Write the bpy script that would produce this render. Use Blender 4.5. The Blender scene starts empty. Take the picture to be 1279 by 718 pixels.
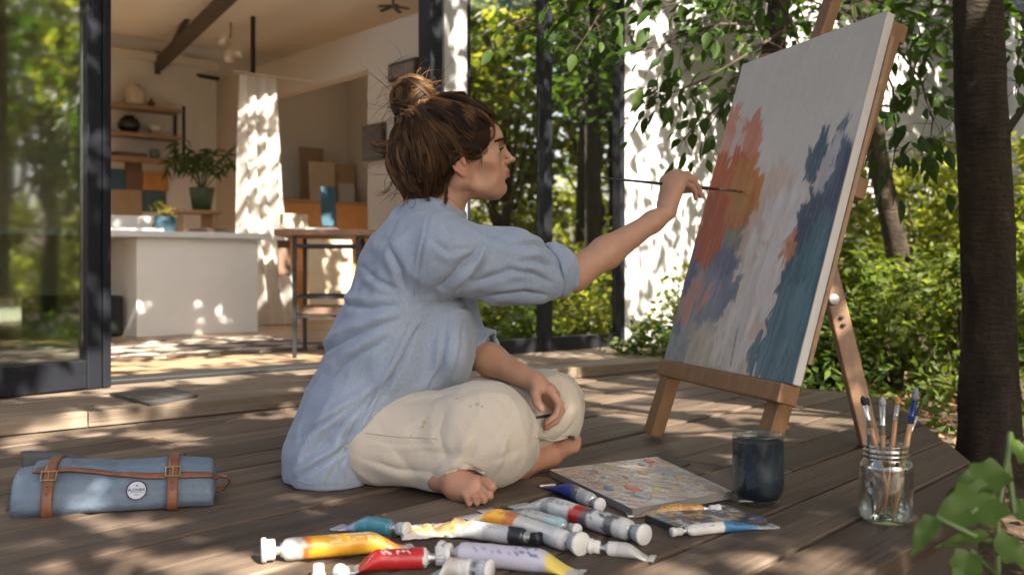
import bpy, bmesh, math, random
import numpy as np
from mathutils import Vector, Matrix, Euler
random.seed(7); RNG = np.random.default_rng(7)
scene = bpy.context.scene
COL = scene.collection
R = math.radians
# ---------------------------------------------------------------- camera model
IMW, IMH, FPX, HOR, CAMH = 1279.0, 718.0, 1243.0, 335.0, 0.48
def W(px, py, Y):
    return np.array([(px - 639.5) / FPX * Y, Y, CAMH - (py - HOR) / FPX * Y])
def G(px, py, z=0.0):
    Y = FPX * (CAMH - z) / (py - HOR)
    return W(px, py, Y)
def proj(P):
    P = np.asarray(P)
    return 639.5 + FPX * P[..., 0] / P[..., 1], HOR + FPX * (CAMH - P[..., 2]) / P[..., 1]
def unit(v):
    v = np.asarray(v, float); n = np.linalg.norm(v)
    return v / n if n > 0 else v
# ---------------------------------------------------------------- objects
def link(o, parent=None):
    COL.objects.link(o)
    if parent is not None: o.parent = parent
    return o
def tag(o, label=None, cat=None, group=None, kind=None):
    if label: o['label'] = label
    if cat: o['category'] = cat
    if group: o['group'] = group
    if kind: o['kind'] = kind
    return o
def thing(name, label, cat, loc=(0, 0, 0), rotz=0.0, group=None):
    o = bpy.data.objects.new(name, None); link(o)
    o.empty_display_size = 0.05
    o.location = loc; o.rotation_euler = (0, 0, rotz)
    return tag(o, label, cat, group)
def copy_tree(o, parent=None):
    c = o.copy(); COL.objects.link(c); c.parent = parent
    for ch in list(o.children): copy_tree(ch, c)
    return c
class MB:
    """collects geometry for ONE mesh object"""
    def __init__(s): s.v = []; s.f = []; s.m = []; s.mi = 0; s.sm = []; s.smooth = False
    def add(s, verts, faces):
        b = len(s.v); s.v.extend([tuple(map(float, p)) for p in verts])
        for f in faces: s.f.append(tuple(i + b for i in f)); s.m.append(s.mi); s.sm.append(s.smooth)
        return b
    def box(s, c, size, rot=None, bevel=0.0):
        hx, hy, hz = [x / 2 for x in size]
        if bevel > 0:
            b = min(bevel, hx * .9, hy * .9, hz * .9)
            bm = bmesh.new(); bmesh.ops.create_cube(bm, size=1)
            for v in bm.verts: v.co = Vector((v.co.x * size[0], v.co.y * size[1], v.co.z * size[2]))
            bmesh.ops.bevel(bm, geom=bm.edges[:], offset=b, segments=2, affect='EDGES', profile=.6)
            bm.verts.index_update()
            V = [np.array(v.co) for v in bm.verts]; F = [[v.index for v in f.verts] for f in bm.faces]; bm.free()
        else:
            V = [np.array([x, y, z]) for x in (-hx, hx) for y in (-hy, hy) for z in (-hz, hz)]
            F = [(0, 1, 3, 2), (4, 6, 7, 5), (0, 4, 5, 1), (2, 3, 7, 6), (0, 2, 6, 4), (1, 5, 7, 3)]
        if rot is not None:
            M = np.array(rot) if not isinstance(rot, (int, float)) else np.array(Matrix.Rotation(rot, 3, 'Z'))
            V = [M @ p for p in V]
        s.add([p + np.asarray(c, float) for p in V], F); return s
    def bar(s, p0, p1, w, h, up=(0, 0, 1), bevel=0.0):
        p0, p1 = np.asarray(p0, float), np.asarray(p1, float); d = p1 - p0; L = np.linalg.norm(d); x = d / L
        y = np.cross(up, x)
        if np.linalg.norm(y) < 1e-4: y = np.cross((0, 1, 0), x)
        y = unit(y); z = np.cross(x, y)
        return s.box((p0 + p1) / 2, (L, w, h), np.stack([x, y, z], 1), bevel)
    def tube(s, pts, rad, n=8, cap=True):
        pts = [np.asarray(p, float) for p in pts]; N = len(pts)
        rad = [rad] * N if np.isscalar(rad) else list(rad)
        t0 = unit(pts[1] - pts[0]); ref = np.array([0, 0, 1.]) if abs(t0[2]) < .9 else np.array([1., 0, 0])
        u = unit(np.cross(t0, ref)); V = []
        for i in range(N):
            t = unit(pts[min(i + 1, N - 1)] - pts[max(i - 1, 0)]); u = unit(u - t * np.dot(u, t)); w = np.cross(t, u)
            for k in range(n):
                a = 2 * math.pi * k / n; V.append(pts[i] + rad[i] * (math.cos(a) * u + math.sin(a) * w))
        F = [(i * n + k, i * n + (k + 1) % n, (i + 1) * n + (k + 1) % n, (i + 1) * n + k) for i in range(N - 1) for k in range(n)]
        if cap: F += [tuple(range(n - 1, -1, -1)), tuple((N - 1) * n + k for k in range(n))]
        s.add(V, F); return s
    def lathe(s, prof, n=24, c=(0, 0, 0), axis='Z', closed=False, rot=None):
        V = []; c = np.asarray(c, float)
        for r, z in prof:
            for k in range(n):
                a = 2 * math.pi * k / n
                p = np.array([r * math.cos(a), r * math.sin(a), z])
                if axis == 'X': p = np.array([z, r * math.cos(a), r * math.sin(a)])
                if rot is not None: p = np.asarray(rot) @ p
                V.append(p + c)
        N = len(prof)
        F = [(i * n + k, i * n + (k + 1) % n, (i + 1) * n + (k + 1) % n, (i + 1) * n + k) for i in range(N - 1) for k in range(n)]
        if closed: F += [((N - 1) * n + k, (N - 1) * n + (k + 1) % n, (k + 1) % n, k) for k in range(n)]
        else:
            if prof[0][0] > 1e-5: F.append(tuple(range(n - 1, -1, -1)))
            if prof[-1][0] > 1e-5: F.append(tuple((N - 1) * n + k for k in range(n)))
        s.add(V, F); return s
    def prism(s, poly, z0, z1):
        n = len(poly); V = [(x, y, z0) for x, y in poly] + [(x, y, z1) for x, y in poly]
        F = [tuple(range(n - 1, -1, -1)), tuple(range(n, 2 * n))] + [(i, (i + 1) % n, n + (i + 1) % n, n + i) for i in range(n)]
        s.add(V, F); return s
    def sheet(s, fn, nu, nv):
        V = [fn(i / nu, j / nv) for j in range(nv + 1) for i in range(nu + 1)]
        F = [(j * (nu + 1) + i, j * (nu + 1) + i + 1, (j + 1) * (nu + 1) + i + 1, (j + 1) * (nu + 1) + i) for j in range(nv) for i in range(nu)]
        s.add(V, F); return s
    def build(s, name, mats, parent=None, world=False, fixn=True, smooth=None, label=None):
        if not isinstance(mats, (list, tuple)): mats = [mats]
        me = bpy.data.meshes.new(name); V = s.v
        if world and parent is not None:
            q = parent; off = np.zeros(3)
            while q is not None: off = off + np.array(q.location); q = q.parent
            V = [tuple(np.asarray(p) - off) for p in V]
        me.from_pydata(V, [], s.f)
        for m in mats: me.materials.append(m)
        me.polygons.foreach_set('material_index', s.m)
        me.polygons.foreach_set('use_smooth', s.sm if smooth is None else [smooth] * len(s.f))
        if fixn:
            bm = bmesh.new(); bm.from_mesh(me); bmesh.ops.recalc_face_normals(bm, faces=bm.faces[:]); bm.to_mesh(me); bm.free()
        me.update()
        o = bpy.data.objects.new(name, me); link(o, parent)
        if label: o['label'] = label
        return o
def npmesh(name, V, F, mat, parent=None, smooth=True, colors=None, world=False, uv=None):
    """fast mesh from numpy arrays, F is (n,3) or (n,4)"""
    V = np.asarray(V, np.float32); F = np.asarray(F, np.int32); k = F.shape[1]
    if world and parent is not None:
        q = parent; off = np.zeros(3)
        while q is not None: off = off + np.array(q.location); q = q.parent
        V = V - off.astype(np.float32)
    me = bpy.data.meshes.new(name)
    me.vertices.add(len(V)); me.vertices.foreach_set('co', V.ravel())
    me.loops.add(F.size); me.loops.foreach_set('vertex_index', F.ravel())
    me.polygons.add(len(F)); me.polygons.foreach_set('loop_start', np.arange(0, F.size, k, dtype=np.int32))
    me.polygons.foreach_set('loop_total', np.full(len(F), k, np.int32))
    me.polygons.foreach_set('use_smooth', np.full(len(F), smooth))
    for m in (mat if isinstance(mat, (list, tuple)) else [mat]): me.materials.append(m)
    if colors is not None:
        a = me.color_attributes.new('Col', 'FLOAT_COLOR', 'POINT')
        c = np.ones((len(V), 4), np.float32); c[:, :colors.shape[1]] = colors
        a.data.foreach_set('color', c.ravel())
    if uv is not None:
        l = me.uv_layers.new(name='UVMap'); l.data.foreach_set('uv', np.asarray(uv, np.float32)[F.ravel()].ravel())
    me.update(calc_edges=True); me.validate()
    o = bpy.data.objects.new(name, me); link(o, parent); return o
def text_mesh(name, body, size, mat, parent, M, extrude=0.0004):
    c = bpy.data.curves.new(name, 'FONT'); c.body = body; c.size = size; c.extrude = extrude
    c.align_x = 'CENTER'; c.align_y = 'CENTER'; c.resolution_u = 3
    t = bpy.data.objects.new(name, c); COL.objects.link(t)
    dg = bpy.context.evaluated_depsgraph_get(); me = bpy.data.meshes.new_from_object(t.evaluated_get(dg))
    bpy.data.objects.remove(t); bpy.data.curves.remove(c)
    me.name = name; me.materials.clear(); me.materials.append(mat); me.transform(M)
    o = bpy.data.objects.new(name, me); link(o, parent); return o
# ---------------------------------------------------------------- numpy noise
def _hash(ix, iy, iz, seed):
    h = (ix * 374761393 + iy * 668265263 + iz * 2147483647 + seed * 974634777) & 0xFFFFFFFF
    h = ((h ^ (h >> 13)) * 1274126177) & 0xFFFFFFFF
    return ((h ^ (h >> 16)) & 0xFFFF) / 65535.0
def vnoise(P, seed=0):
    P = np.asarray(P, float); I = np.floor(P).astype(np.int64); f = P - I; f = f * f * (3 - 2 * f)
    out = 0
    for dx in (0, 1):
        for dy in (0, 1):
            for dz in (0, 1):
                w = (f[..., 0] if dx else 1 - f[..., 0]) * (f[..., 1] if dy else 1 - f[..., 1]) * (f[..., 2] if dz else 1 - f[..., 2])
                out = out + w * _hash(I[..., 0] + dx, I[..., 1] + dy, I[..., 2] + dz, seed)
    return out
def fbm(P, seed=0, oct=4):
    P = np.asarray(P, float); a, s, t = .5, 0, 0
    for i in range(oct): s = s + a * vnoise(P * 2 ** i, seed + i); t += a; a *= .5
    return s / t
def sstep(a, b, x):
    t = np.clip((x - a) / (b - a), 0, 1); return t * t * (3 - 2 * t)
# ---------------------------------------------------------------- SDF modelling
class SDF:
    def __init__(s): s.p = []
    def _add(s, f, c, r, k, op): s.p.append((f, np.asarray(c, np.float32), float(r), float(k), op)); return s
    def cap(s, a, b, ra, rb=None, k=.01, op='+'):
        a = np.asarray(a, np.float32); b = np.asarray(b, np.float32); rb = ra if rb is None else rb; ba = b - a; L2 = float(ba @ ba) + 1e-12
        def f(P):
            pa = P - a; h = np.clip(pa @ ba / L2, 0, 1)
            return np.linalg.norm(pa - h[:, None] * ba, axis=1) - (ra + (rb - ra) * h)
        return s._add(f, (a + b) / 2, math.sqrt(L2) / 2 + max(ra, rb), k, op)
    def ell(s, c, r, k=.01, rot=None, op='+'):
        c = np.asarray(c, np.float32); r = np.asarray(r, np.float32); M = None if rot is None else np.asarray(rot, np.float32)
        def f(P):
            q = P - c
            if M is not None: q = q @ M
            k0 = np.linalg.norm(q / r, axis=1); k1 = np.linalg.norm(q / (r * r), axis=1) + 1e-9
            return k0 * (k0 - 1) / k1
        return s._add(f, c, float(r.max()), k, op)
    def box(s, c, hs, rr=.01, k=.01, rot=None, op='+'):
        c = np.asarray(c, np.float32); hs = np.asarray(hs, np.float32) - rr; M = None if rot is None else np.asarray(rot, np.float32)
        def f(P):
            q = P - c
            if M is not None: q = q @ M
            q = np.abs(q) - hs
            return np.linalg.norm(np.maximum(q, 0), axis=1) + np.minimum(q.max(1), 0) - rr
        return s._add(f, c, float(np.linalg.norm(hs + rr)), k, op)
    def ring(s, c, ax, R1, r, k=.004, op='+', ry=None):
        c = np.asarray(c, np.float32); ax = np.asarray(unit(ax), np.float32)
        def f(P):
            q = P - c; h = q @ ax; rad = np.linalg.norm(q - h[:, None] * ax, axis=1)
            return np.sqrt((rad - R1) ** 2 + (h * (1 if ry is None else r / ry)) ** 2) - r
        return s._add(f, c, R1 + r * 2 + (ry or 0), k, op)
    def ev(s, P, idx=None):
        d = np.full(len(P), 1e3, np.float32)
        for i in (range(len(s.p)) if idx is None else idx):
            f, c, r, k, op = s.p[i]; e = f(P)
            if op == '-': e = -e
            h = np.clip(.5 + .5 * (d - e) / k, 0, 1) if op == '+' else np.clip(.5 - .5 * (d - e) / k, 0, 1)
            if op == '+': d = d + (e - d) * h - k * h * (1 - h)
            else: d = d + (e - d) * h + k * h * (1 - h)
        return d
    def grad(s, P, e=.0015):
        g = np.stack([s.ev(P + np.eye(3, dtype=np.float32)[i] * e) - s.ev(P - np.eye(3, dtype=np.float32)[i] * e) for i in range(3)], 1)
        return g / (np.linalg.norm(g, axis=1, keepdims=True) + 1e-9)
    def project(s, P, off=0.0, it=3):
        P = np.asarray(P, np.float32)
        for _ in range(it): P = P - (s.ev(P) - off)[:, None] * s.grad(P)
        return P
    def mesh(s, h, B=12):
        lo = np.min([c - r for f, c, r, k, op in s.p if op == '+'], axis=0) - 3 * h
        hi = np.max([c + r for f, c, r, k, op in s.p if op == '+'], axis=0) + 3 * h
        nb = np.ceil((hi - lo) / (B * h)).astype(int) + 1
        bi = np.stack(np.meshgrid(*[np.arange(n) for n in nb], indexing='ij'), -1).reshape(-1, 3)
        cen = (lo + (bi + .5) * B * h).astype(np.float32); half = B * h * .5 * 1.7321
        cd = s.ev(cen); keep = np.abs(cd) < half * 1.6 + .004
        bi, cen = bi[keep], cen[keep]
        PD = np.stack([f(cen) for f, c, r, k, op in s.p], 1); K = np.array([p[3] for p in s.p])
        NX = (nb * B + 2).astype(np.int64)
        loc = np.stack(np.meshgrid(*[np.arange(B + 1)] * 3, indexing='ij'), -1).reshape(-1, 3)
        co = [(0, 0, 0), (1, 0, 0), (0, 1, 0), (1, 1, 0), (0, 0, 1), (1, 0, 1), (0, 1, 1), (1, 1, 1)]
        ed = [(0, 1), (2, 3), (4, 5), (6, 7), (0, 2), (1, 3), (4, 6), (5, 7), (0, 4), (1, 5), (2, 6), (3, 7)]
        ids, pos, quads = [], [], []
        gid = lambda c: (c[..., 0] * NX[1] + c[..., 1]) * NX[2] + c[..., 2]
        for b in range(len(bi)):
            sel = np.nonzero(PD[b] < half * 1.25 + K + .003)[0]
            if len(sel) == 0: continue
            g = bi[b] * B + loc; P = (lo + g * h).astype(np.float32)
            D = s.ev(P, sel).reshape(B + 1, B + 1, B + 1); S = D < 0
            if S.all() or not S.any(): continue
            C = np.stack([D[x:x + B, y:y + B, z:z + B] for x, y, z in co], -1); neg = (C < 0).sum(-1)
            act = np.nonzero((neg > 0) & (neg < 8)); A = np.stack(act, 1)
            if len(A):
                c = C[act]; acc = np.zeros((len(A), 3)); n = np.zeros(len(A))
                for i, j in ed:
                    x = (c[:, i] < 0) != (c[:, j] < 0); t = np.where(x, c[:, i] / (c[:, i] - c[:, j] + 1e-12), 0)[:, None]
                    p = np.array(co[i]) + t * (np.array(co[j]) - np.array(co[i])); acc += p * x[:, None]; n += x
                ids.append(gid(A + bi[b] * B)); pos.append(lo + (A + bi[b] * B + acc / n[:, None]) * h)
            for ax in range(3):
                e = np.zeros(3, int); e[ax] = 1; u, v = [i for i in range(3) if i != ax]
                S0 = S[:B, :B, :B]; S1 = S[e[0]:B + e[0], e[1]:B + e[1], e[2]:B + e[2]]
                X = np.stack(np.nonzero(S0 != S1), 1)
                if not len(X): continue
                du = np.zeros(3, int); du[u] = 1; dv = np.zeros(3, int); dv[v] = 1; g0 = X + bi[b] * B
                q = np.stack([gid(g0 - du - dv), gid(g0 - dv), gid(g0), gid(g0 - du)], 1)
                fl = S0[tuple(X.T)] if ax != 1 else ~S0[tuple(X.T)]
                q[~fl] = q[~fl][:, ::-1]; quads.append(q)
        ids = np.concatenate(ids); pos = np.concatenate(pos); quads = np.concatenate(quads)
        o = np.argsort(ids); ids, pos = ids[o], pos[o]
        k = np.searchsorted(ids, quads); k = np.clip(k, 0, len(ids) - 1); ok = (ids[k] == quads).all(1)
        return pos, k[ok]
def vnormals(V, F):
    a = V[F[:, 2]] - V[F[:, 0]]; b = V[F[:, 3 % F.shape[1]]] - V[F[:, 1]]; n = np.cross(a, b); N = np.zeros_like(V)
    for i in range(F.shape[1]): np.add.at(N, F[:, i], n)
    return N / (np.linalg.norm(N, axis=1, keepdims=True) + 1e-12)
def relax(V, F, it=2, lam=.5):
    E = np.concatenate([F[:, [i, (i + 1) % F.shape[1]]] for i in range(F.shape[1])]); E = np.concatenate([E, E[:, ::-1]])
    cnt = np.bincount(E[:, 0], minlength=len(V)).astype(float)[:, None] + 1e-9
    for _ in range(it):
        S = np.stack([np.bincount(E[:, 0], weights=V[E[:, 1], i], minlength=len(V)) for i in range(3)], 1)
        V = V + lam * (S / cnt - V)
    return V
# ---------------------------------------------------------------- materials
def nmat(name):
    m = bpy.data.materials.new(name); m.use_nodes = True; nt = m.node_tree; nt.nodes.clear()
    return m, nt, nt.nodes.new('ShaderNodeOutputMaterial')
def nd(nt, typ, **kw):
    n = nt.nodes.new(typ)
    for k, v in kw.items():
        if k in n.inputs: n.inputs[k].default_value = v
        else: setattr(n, k, v)
    return n
def c4(c): return (c[0], c[1], c[2], 1.0)
def noise_node(nt, scale, detail=4, rough=.55, coord='Object', stretch=None, dist=0.0):
    tc = nt.nodes.new('ShaderNodeTexCoord'); out = tc.outputs[coord]
    if stretch is not None:
        mp = nt.nodes.new('ShaderNodeMapping'); mp.inputs['Scale'].default_value = stretch; nt.links.new(out, mp.inputs[0]); out = mp.outputs[0]
    n = nt.nodes.new('ShaderNodeTexNoise'); n.inputs['Scale'].default_value = scale; n.inputs['Detail'].default_value = detail
    n.inputs['Roughness'].default_value = rough; n.inputs['Distortion'].default_value = dist; nt.links.new(out, n.inputs['Vector']); return n
def ramp(nt, fac, stops):
    r = nt.nodes.new('ShaderNodeValToRGB'); e = r.color_ramp.elements
    while len(e) < len(stops): e.new(.5)
    for i, (p, c) in enumerate(stops): e[i].position = p; e[i].color = c4(c)
    nt.links.new(fac, r.inputs[0]); return r
def mix(nt, a, b, fac, mode='MIX'):
    m = nt.nodes.new('ShaderNodeMix'); m.data_type = 'RGBA'; m.blend_type = mode
    for sock, v in ((m.inputs[0], fac), (m.inputs[6], a), (m.inputs[7], b)):
        if hasattr(v, 'is_output'): nt.links.new(v, sock)
        else: sock.default_value = v if not isinstance(v, tuple) or len(v) == 4 else c4(v)
    return m.outputs[2]
def mat(name, col, rough=.5, metal=0.0, var=.15, vscale=8, bump=0.0, bscale=60, stretch=None, spec=.5, coat=0, sss=0, alpha=None, attr=False, sheen=0, vdetail=4):
    m, nt, out = nmat(name); b = nt.nodes.new('ShaderNodeBsdfPrincipled'); nt.links.new(b.outputs[0], out.inputs[0])
    b.inputs['Roughness'].default_value = rough; b.inputs['Metallic'].default_value = metal; b.inputs['Specular IOR Level'].default_value = spec
    b.inputs['Coat Weight'].default_value = coat; b.inputs['Sheen Weight'].default_value = sheen
    src = c4(col)
    if attr:
        a = nt.nodes.new('ShaderNodeVertexColor'); a.layer_name = 'Col'; src = a.outputs[0]
    if var > 0:
        n = noise_node(nt, vscale, vdetail, stretch=stretch)
        lo, hi = 1 - var, 1 + var * .6
        r = ramp(nt, n.outputs[0], [(.25, (lo, lo, lo)), (.75, (hi, hi, hi))]); src = mix(nt, src, r.outputs[0], 1.0, 'MULTIPLY')
    if hasattr(src, 'is_output'): nt.links.new(src, b.inputs['Base Color'])
    else: b.inputs['Base Color'].default_value = src
    if bump > 0:
        n2 = noise_node(nt, bscale, 5, stretch=stretch); bp = nt.nodes.new('ShaderNodeBump'); bp.inputs['Strength'].default_value = bump
        bp.inputs['Distance'].default_value = .004; nt.links.new(n2.outputs[0], bp.inputs['Height']); nt.links.new(bp.outputs[0], b.inputs['Normal'])
    if sss > 0:
        b.inputs['Subsurface Weight'].default_value = sss; b.inputs['Subsurface Radius'].default_value = (1.0, .35, .18); b.inputs['Subsurface Scale'].default_value = .006
    return m
def leafmat(name, c0, c1, trans=.5, rough=.45, tcol=None):
    m, nt, out = nmat(name)
    g = nt.nodes.new('ShaderNodeNewGeometry'); r = ramp(nt, g.outputs['Random Per Island'], [(0.0, c0), (1.0, c1)])
    n = noise_node(nt, 1.3, 3); r2 = ramp(nt, n.outputs[0], [(.3, (.72, .72, .72)), (.7, (1.2, 1.2, 1.1))]); col = mix(nt, r.outputs[0], r2.outputs[0], 1.0, 'MULTIPLY')
    b = nd(nt, 'ShaderNodeBsdfPrincipled', Roughness=rough + .1); b.inputs['Specular IOR Level'].default_value = .28; nt.links.new(col, b.inputs['Base Color'])
    t = nt.nodes.new('ShaderNodeBsdfTranslucent'); tc = mix(nt, col, (1.75, 1.75, .75, 1), 1.0, 'MULTIPLY'); nt.links.new(tc, t.inputs[0])
    mx = nt.nodes.new('ShaderNodeMixShader'); mx.inputs[0].default_value = trans
    nt.links.new(b.outputs[0], mx.inputs[1]); nt.links.new(t.outputs[0], mx.inputs[2]); nt.links.new(mx.outputs[0], out.inputs[0]); return m
def glassmat(name, tint=(.9, .95, .93), base=.06, edge=.8, rough=0.0, blend=.25):
    m, nt, out = nmat(name); tr = nd(nt, 'ShaderNodeBsdfTransparent'); tr.inputs[0].default_value = c4(tint)
    gl = nd(nt, 'ShaderNodeBsdfGlossy', Roughness=rough); gl.inputs[0].default_value = (1, 1, 1, 1)
    lw = nd(nt, 'ShaderNodeLayerWeight', Blend=blend); mr = nt.nodes.new('ShaderNodeMapRange'); mr.inputs[3].default_value = base; mr.inputs[4].default_value = edge
    nt.links.new(lw.outputs['Facing'], mr.inputs[0]); mx = nt.nodes.new('ShaderNodeMixShader'); nt.links.new(mr.outputs[0], mx.inputs[0])
    nt.links.new(tr.outputs[0], mx.inputs[1]); nt.links.new(gl.outputs[0], mx.inputs[2]); nt.links.new(mx.outputs[0], out.inputs[0]); return m
# ---------------------------------------------------------------- leaves
def leaf_geo(C, size, up=None, droop=.3, aspect=.5, spread=1.0, rng=RNG, fine=False, dirs=None):
    """leaf blades at C (N,3): returns verts, tri faces"""
    N = len(C); d = rng.normal(size=(N, 3)); d[:, 2] = d[:, 2] * .5 - droop
    if dirs is not None: d = d * spread * .5 + dirs
    d /= np.linalg.norm(d, axis=1, keepdims=True)
    n = rng.normal(size=(N, 3)) * spread + np.array([0, 0, 1.0 if up is None else up]); w = np.cross(n, d); w /= np.linalg.norm(w, axis=1, keepdims=True) + 1e-9
    nn = np.cross(d, w); L = (np.asarray(size) * np.ones(N))[:, None]; Wd = L * aspect * .5
    f = L * rng.uniform(.02, .12, (N, 1))
    if not fine:
        V = np.stack([C, C + d * L * .45 + w * Wd + nn * f, C + d * L, C + d * L * .45 - w * Wd + nn * f], 1).reshape(-1, 3)
        b = np.arange(N)[:, None] * 4; F = np.concatenate([b + np.array([0, 1, 2]), b + np.array([0, 2, 3])])
        return V, F
    prof = [(.0, 0.0), (.12, .55), (.32, .98), (.52, .95), (.74, .6), (.9, .22), (1.0, 0.0)]; bend = L * rng.uniform(.02, .22, (N, 1)); rows = []
    for t, wd in prof:
        mid = C + d * L * t - nn * bend * t * t
        rows += [mid + w * Wd * wd + nn * f * wd, mid, mid - w * Wd * wd + nn * f * wd]
    V = np.stack(rows, 1).reshape(-1, 3); k = 3 * len(prof); b = np.arange(N)[:, None] * k; T = []
    for i in range(len(prof) - 1):
        a = 3 * i
        for q in ((a, a + 3, a + 4), (a, a + 4, a + 1), (a + 1, a + 4, a + 5), (a + 1, a + 5, a + 2)): T.append(b + np.array(q))
    return V, np.concatenate(T)
# ================================================================ camera, sky, sun
cam = bpy.data.cameras.new('camera'); camo = bpy.data.objects.new('camera', cam); link(camo)
camo.location = (0, 0, CAMH); camo.rotation_euler = (R(90), 0, 0)
cam.sensor_width = 36; cam.lens = 36 * FPX / IMW; cam.shift_y = -(IMH / 2 - HOR) / IMW; cam.shift_x = 0
cam.clip_start = .05; cam.clip_end = 500
cam.dof.use_dof = True; cam.dof.focus_distance = 2.15; cam.dof.aperture_fstop = 4.0
scene.camera = camo
SUN_H = unit([.60, -.80, 0]); SUN_EL = 42.0
SUN = np.array([SUN_H[0] * math.cos(R(SUN_EL)), SUN_H[1] * math.cos(R(SUN_EL)), math.sin(R(SUN_EL))])
sl = bpy.data.lights.new('sun', 'SUN'); sl.energy = 5.0; sl.angle = R(.53); sl.color = (1, .92, .80)
so = bpy.data.objects.new('sun', sl); link(so); so.rotation_euler = Vector(SUN).to_track_quat('Z', 'Y').to_euler(); so.location = (6, -5, 9)
world = bpy.data.worlds.new('World'); scene.world = world; world.use_nodes = True
wn = world.node_tree; bg = wn.nodes['Background']; sky = wn.nodes.new('ShaderNodeTexSky'); sky.sky_type = 'NISHITA'; sky.sun_disc = False
sky.sun_elevation = R(SUN_EL); sky.sun_rotation = math.atan2(SUN[0], SUN[1]); sky.dust_density = 5.0; sky.air_density = .75; sky.ozone_density = .3
wn.links.new(sky.outputs[0], bg.inputs[0]); bg.inputs[1].default_value = .09
scene.view_settings.view_transform = 'Standard'; scene.view_settings.look = 'None'; scene.view_settings.exposure = 2.33; scene.view_settings.gamma = 1.0
cy = scene.cycles; cy.use_denoising = True
try: cy.denoiser = 'OPENIMAGEDENOISE'; cy.denoising_input_passes = 'RGB_ALBEDO_NORMAL'
except Exception: pass
cy.max_bounces = 8; cy.diffuse_bounces = 4; cy.glossy_bounces = 4; cy.transmission_bounces = 6; cy.transparent_max_bounces = 12
cy.caustics_reflective = False; cy.caustics_refractive = False; cy.sample_clamp_indirect = 6.0; cy.use_adaptive_sampling = True; cy.adaptive_threshold = .015
# ================================================================ house axes
F0 = G(130, 480, .05); F0 = np.array([F0[0], F0[1], 0.0]); HA = np.array([.757, .653, 0]); HA /= np.linalg.norm(HA); HB = np.array([-HA[1], HA[0], 0])
HANG = math.atan2(HA[1], HA[0])
def H(s, q, z): return F0 + HA * s + HB * q + np.array([0, 0, z])
def onfac(px, q=0.0):
    """s on the house line at depth q that the pixel column sees"""
    k = (px - 639.5) / FPX; b = F0 + HB * q
    return (k * b[1] - b[0]) / (HA[0] - k * HA[1])
# ================================================================ ground
def soil_mat():
    m, nt, out = nmat('soil'); b = nd(nt, 'ShaderNodeBsdfPrincipled', Roughness=.95); n = noise_node(nt, 3.0, 8, .7)
    r = ramp(nt, n.outputs[0], [(.3, (.030, .019, .011)), (.5, (.075, .047, .026)), (.72, (.14, .095, .05))]); nt.links.new(r.outputs[0], b.inputs[0])
    n2 = noise_node(nt, 22, 6, .7); bp = nd(nt, 'ShaderNodeBump', Strength=.8, Distance=.03); nt.links.new(n2.outputs[0], bp.inputs['Height']); nt.links.new(bp.outputs[0], b.inputs['Normal'])
    nt.links.new(b.outputs[0], out.inputs[0]); return m
M_soil = soil_mat()
g = np.linspace(-1, 1, 121); gx, gy = np.meshgrid(np.sign(g) * np.abs(g) ** 2.2 * 120, np.sign(g) * np.abs(g) ** 2.2 * 120, indexing='ij')
P = np.stack([gx + 1.5, gy + 3.5, 0 * gx], -1).reshape(-1, 3)
P[:, 2] = -.145 + .05 * (fbm(P * np.array([1.3, 1.3, 0]) + 5, 3) - .55)
idx = np.arange(121 * 121).reshape(121, 121); F = np.stack([idx[:-1, :-1], idx[1:, :-1], idx[1:, 1:], idx[:-1, 1:]], -1).reshape(-1, 4)
tag(npmesh('ground', P, F, M_soil), kind='structure')
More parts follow.
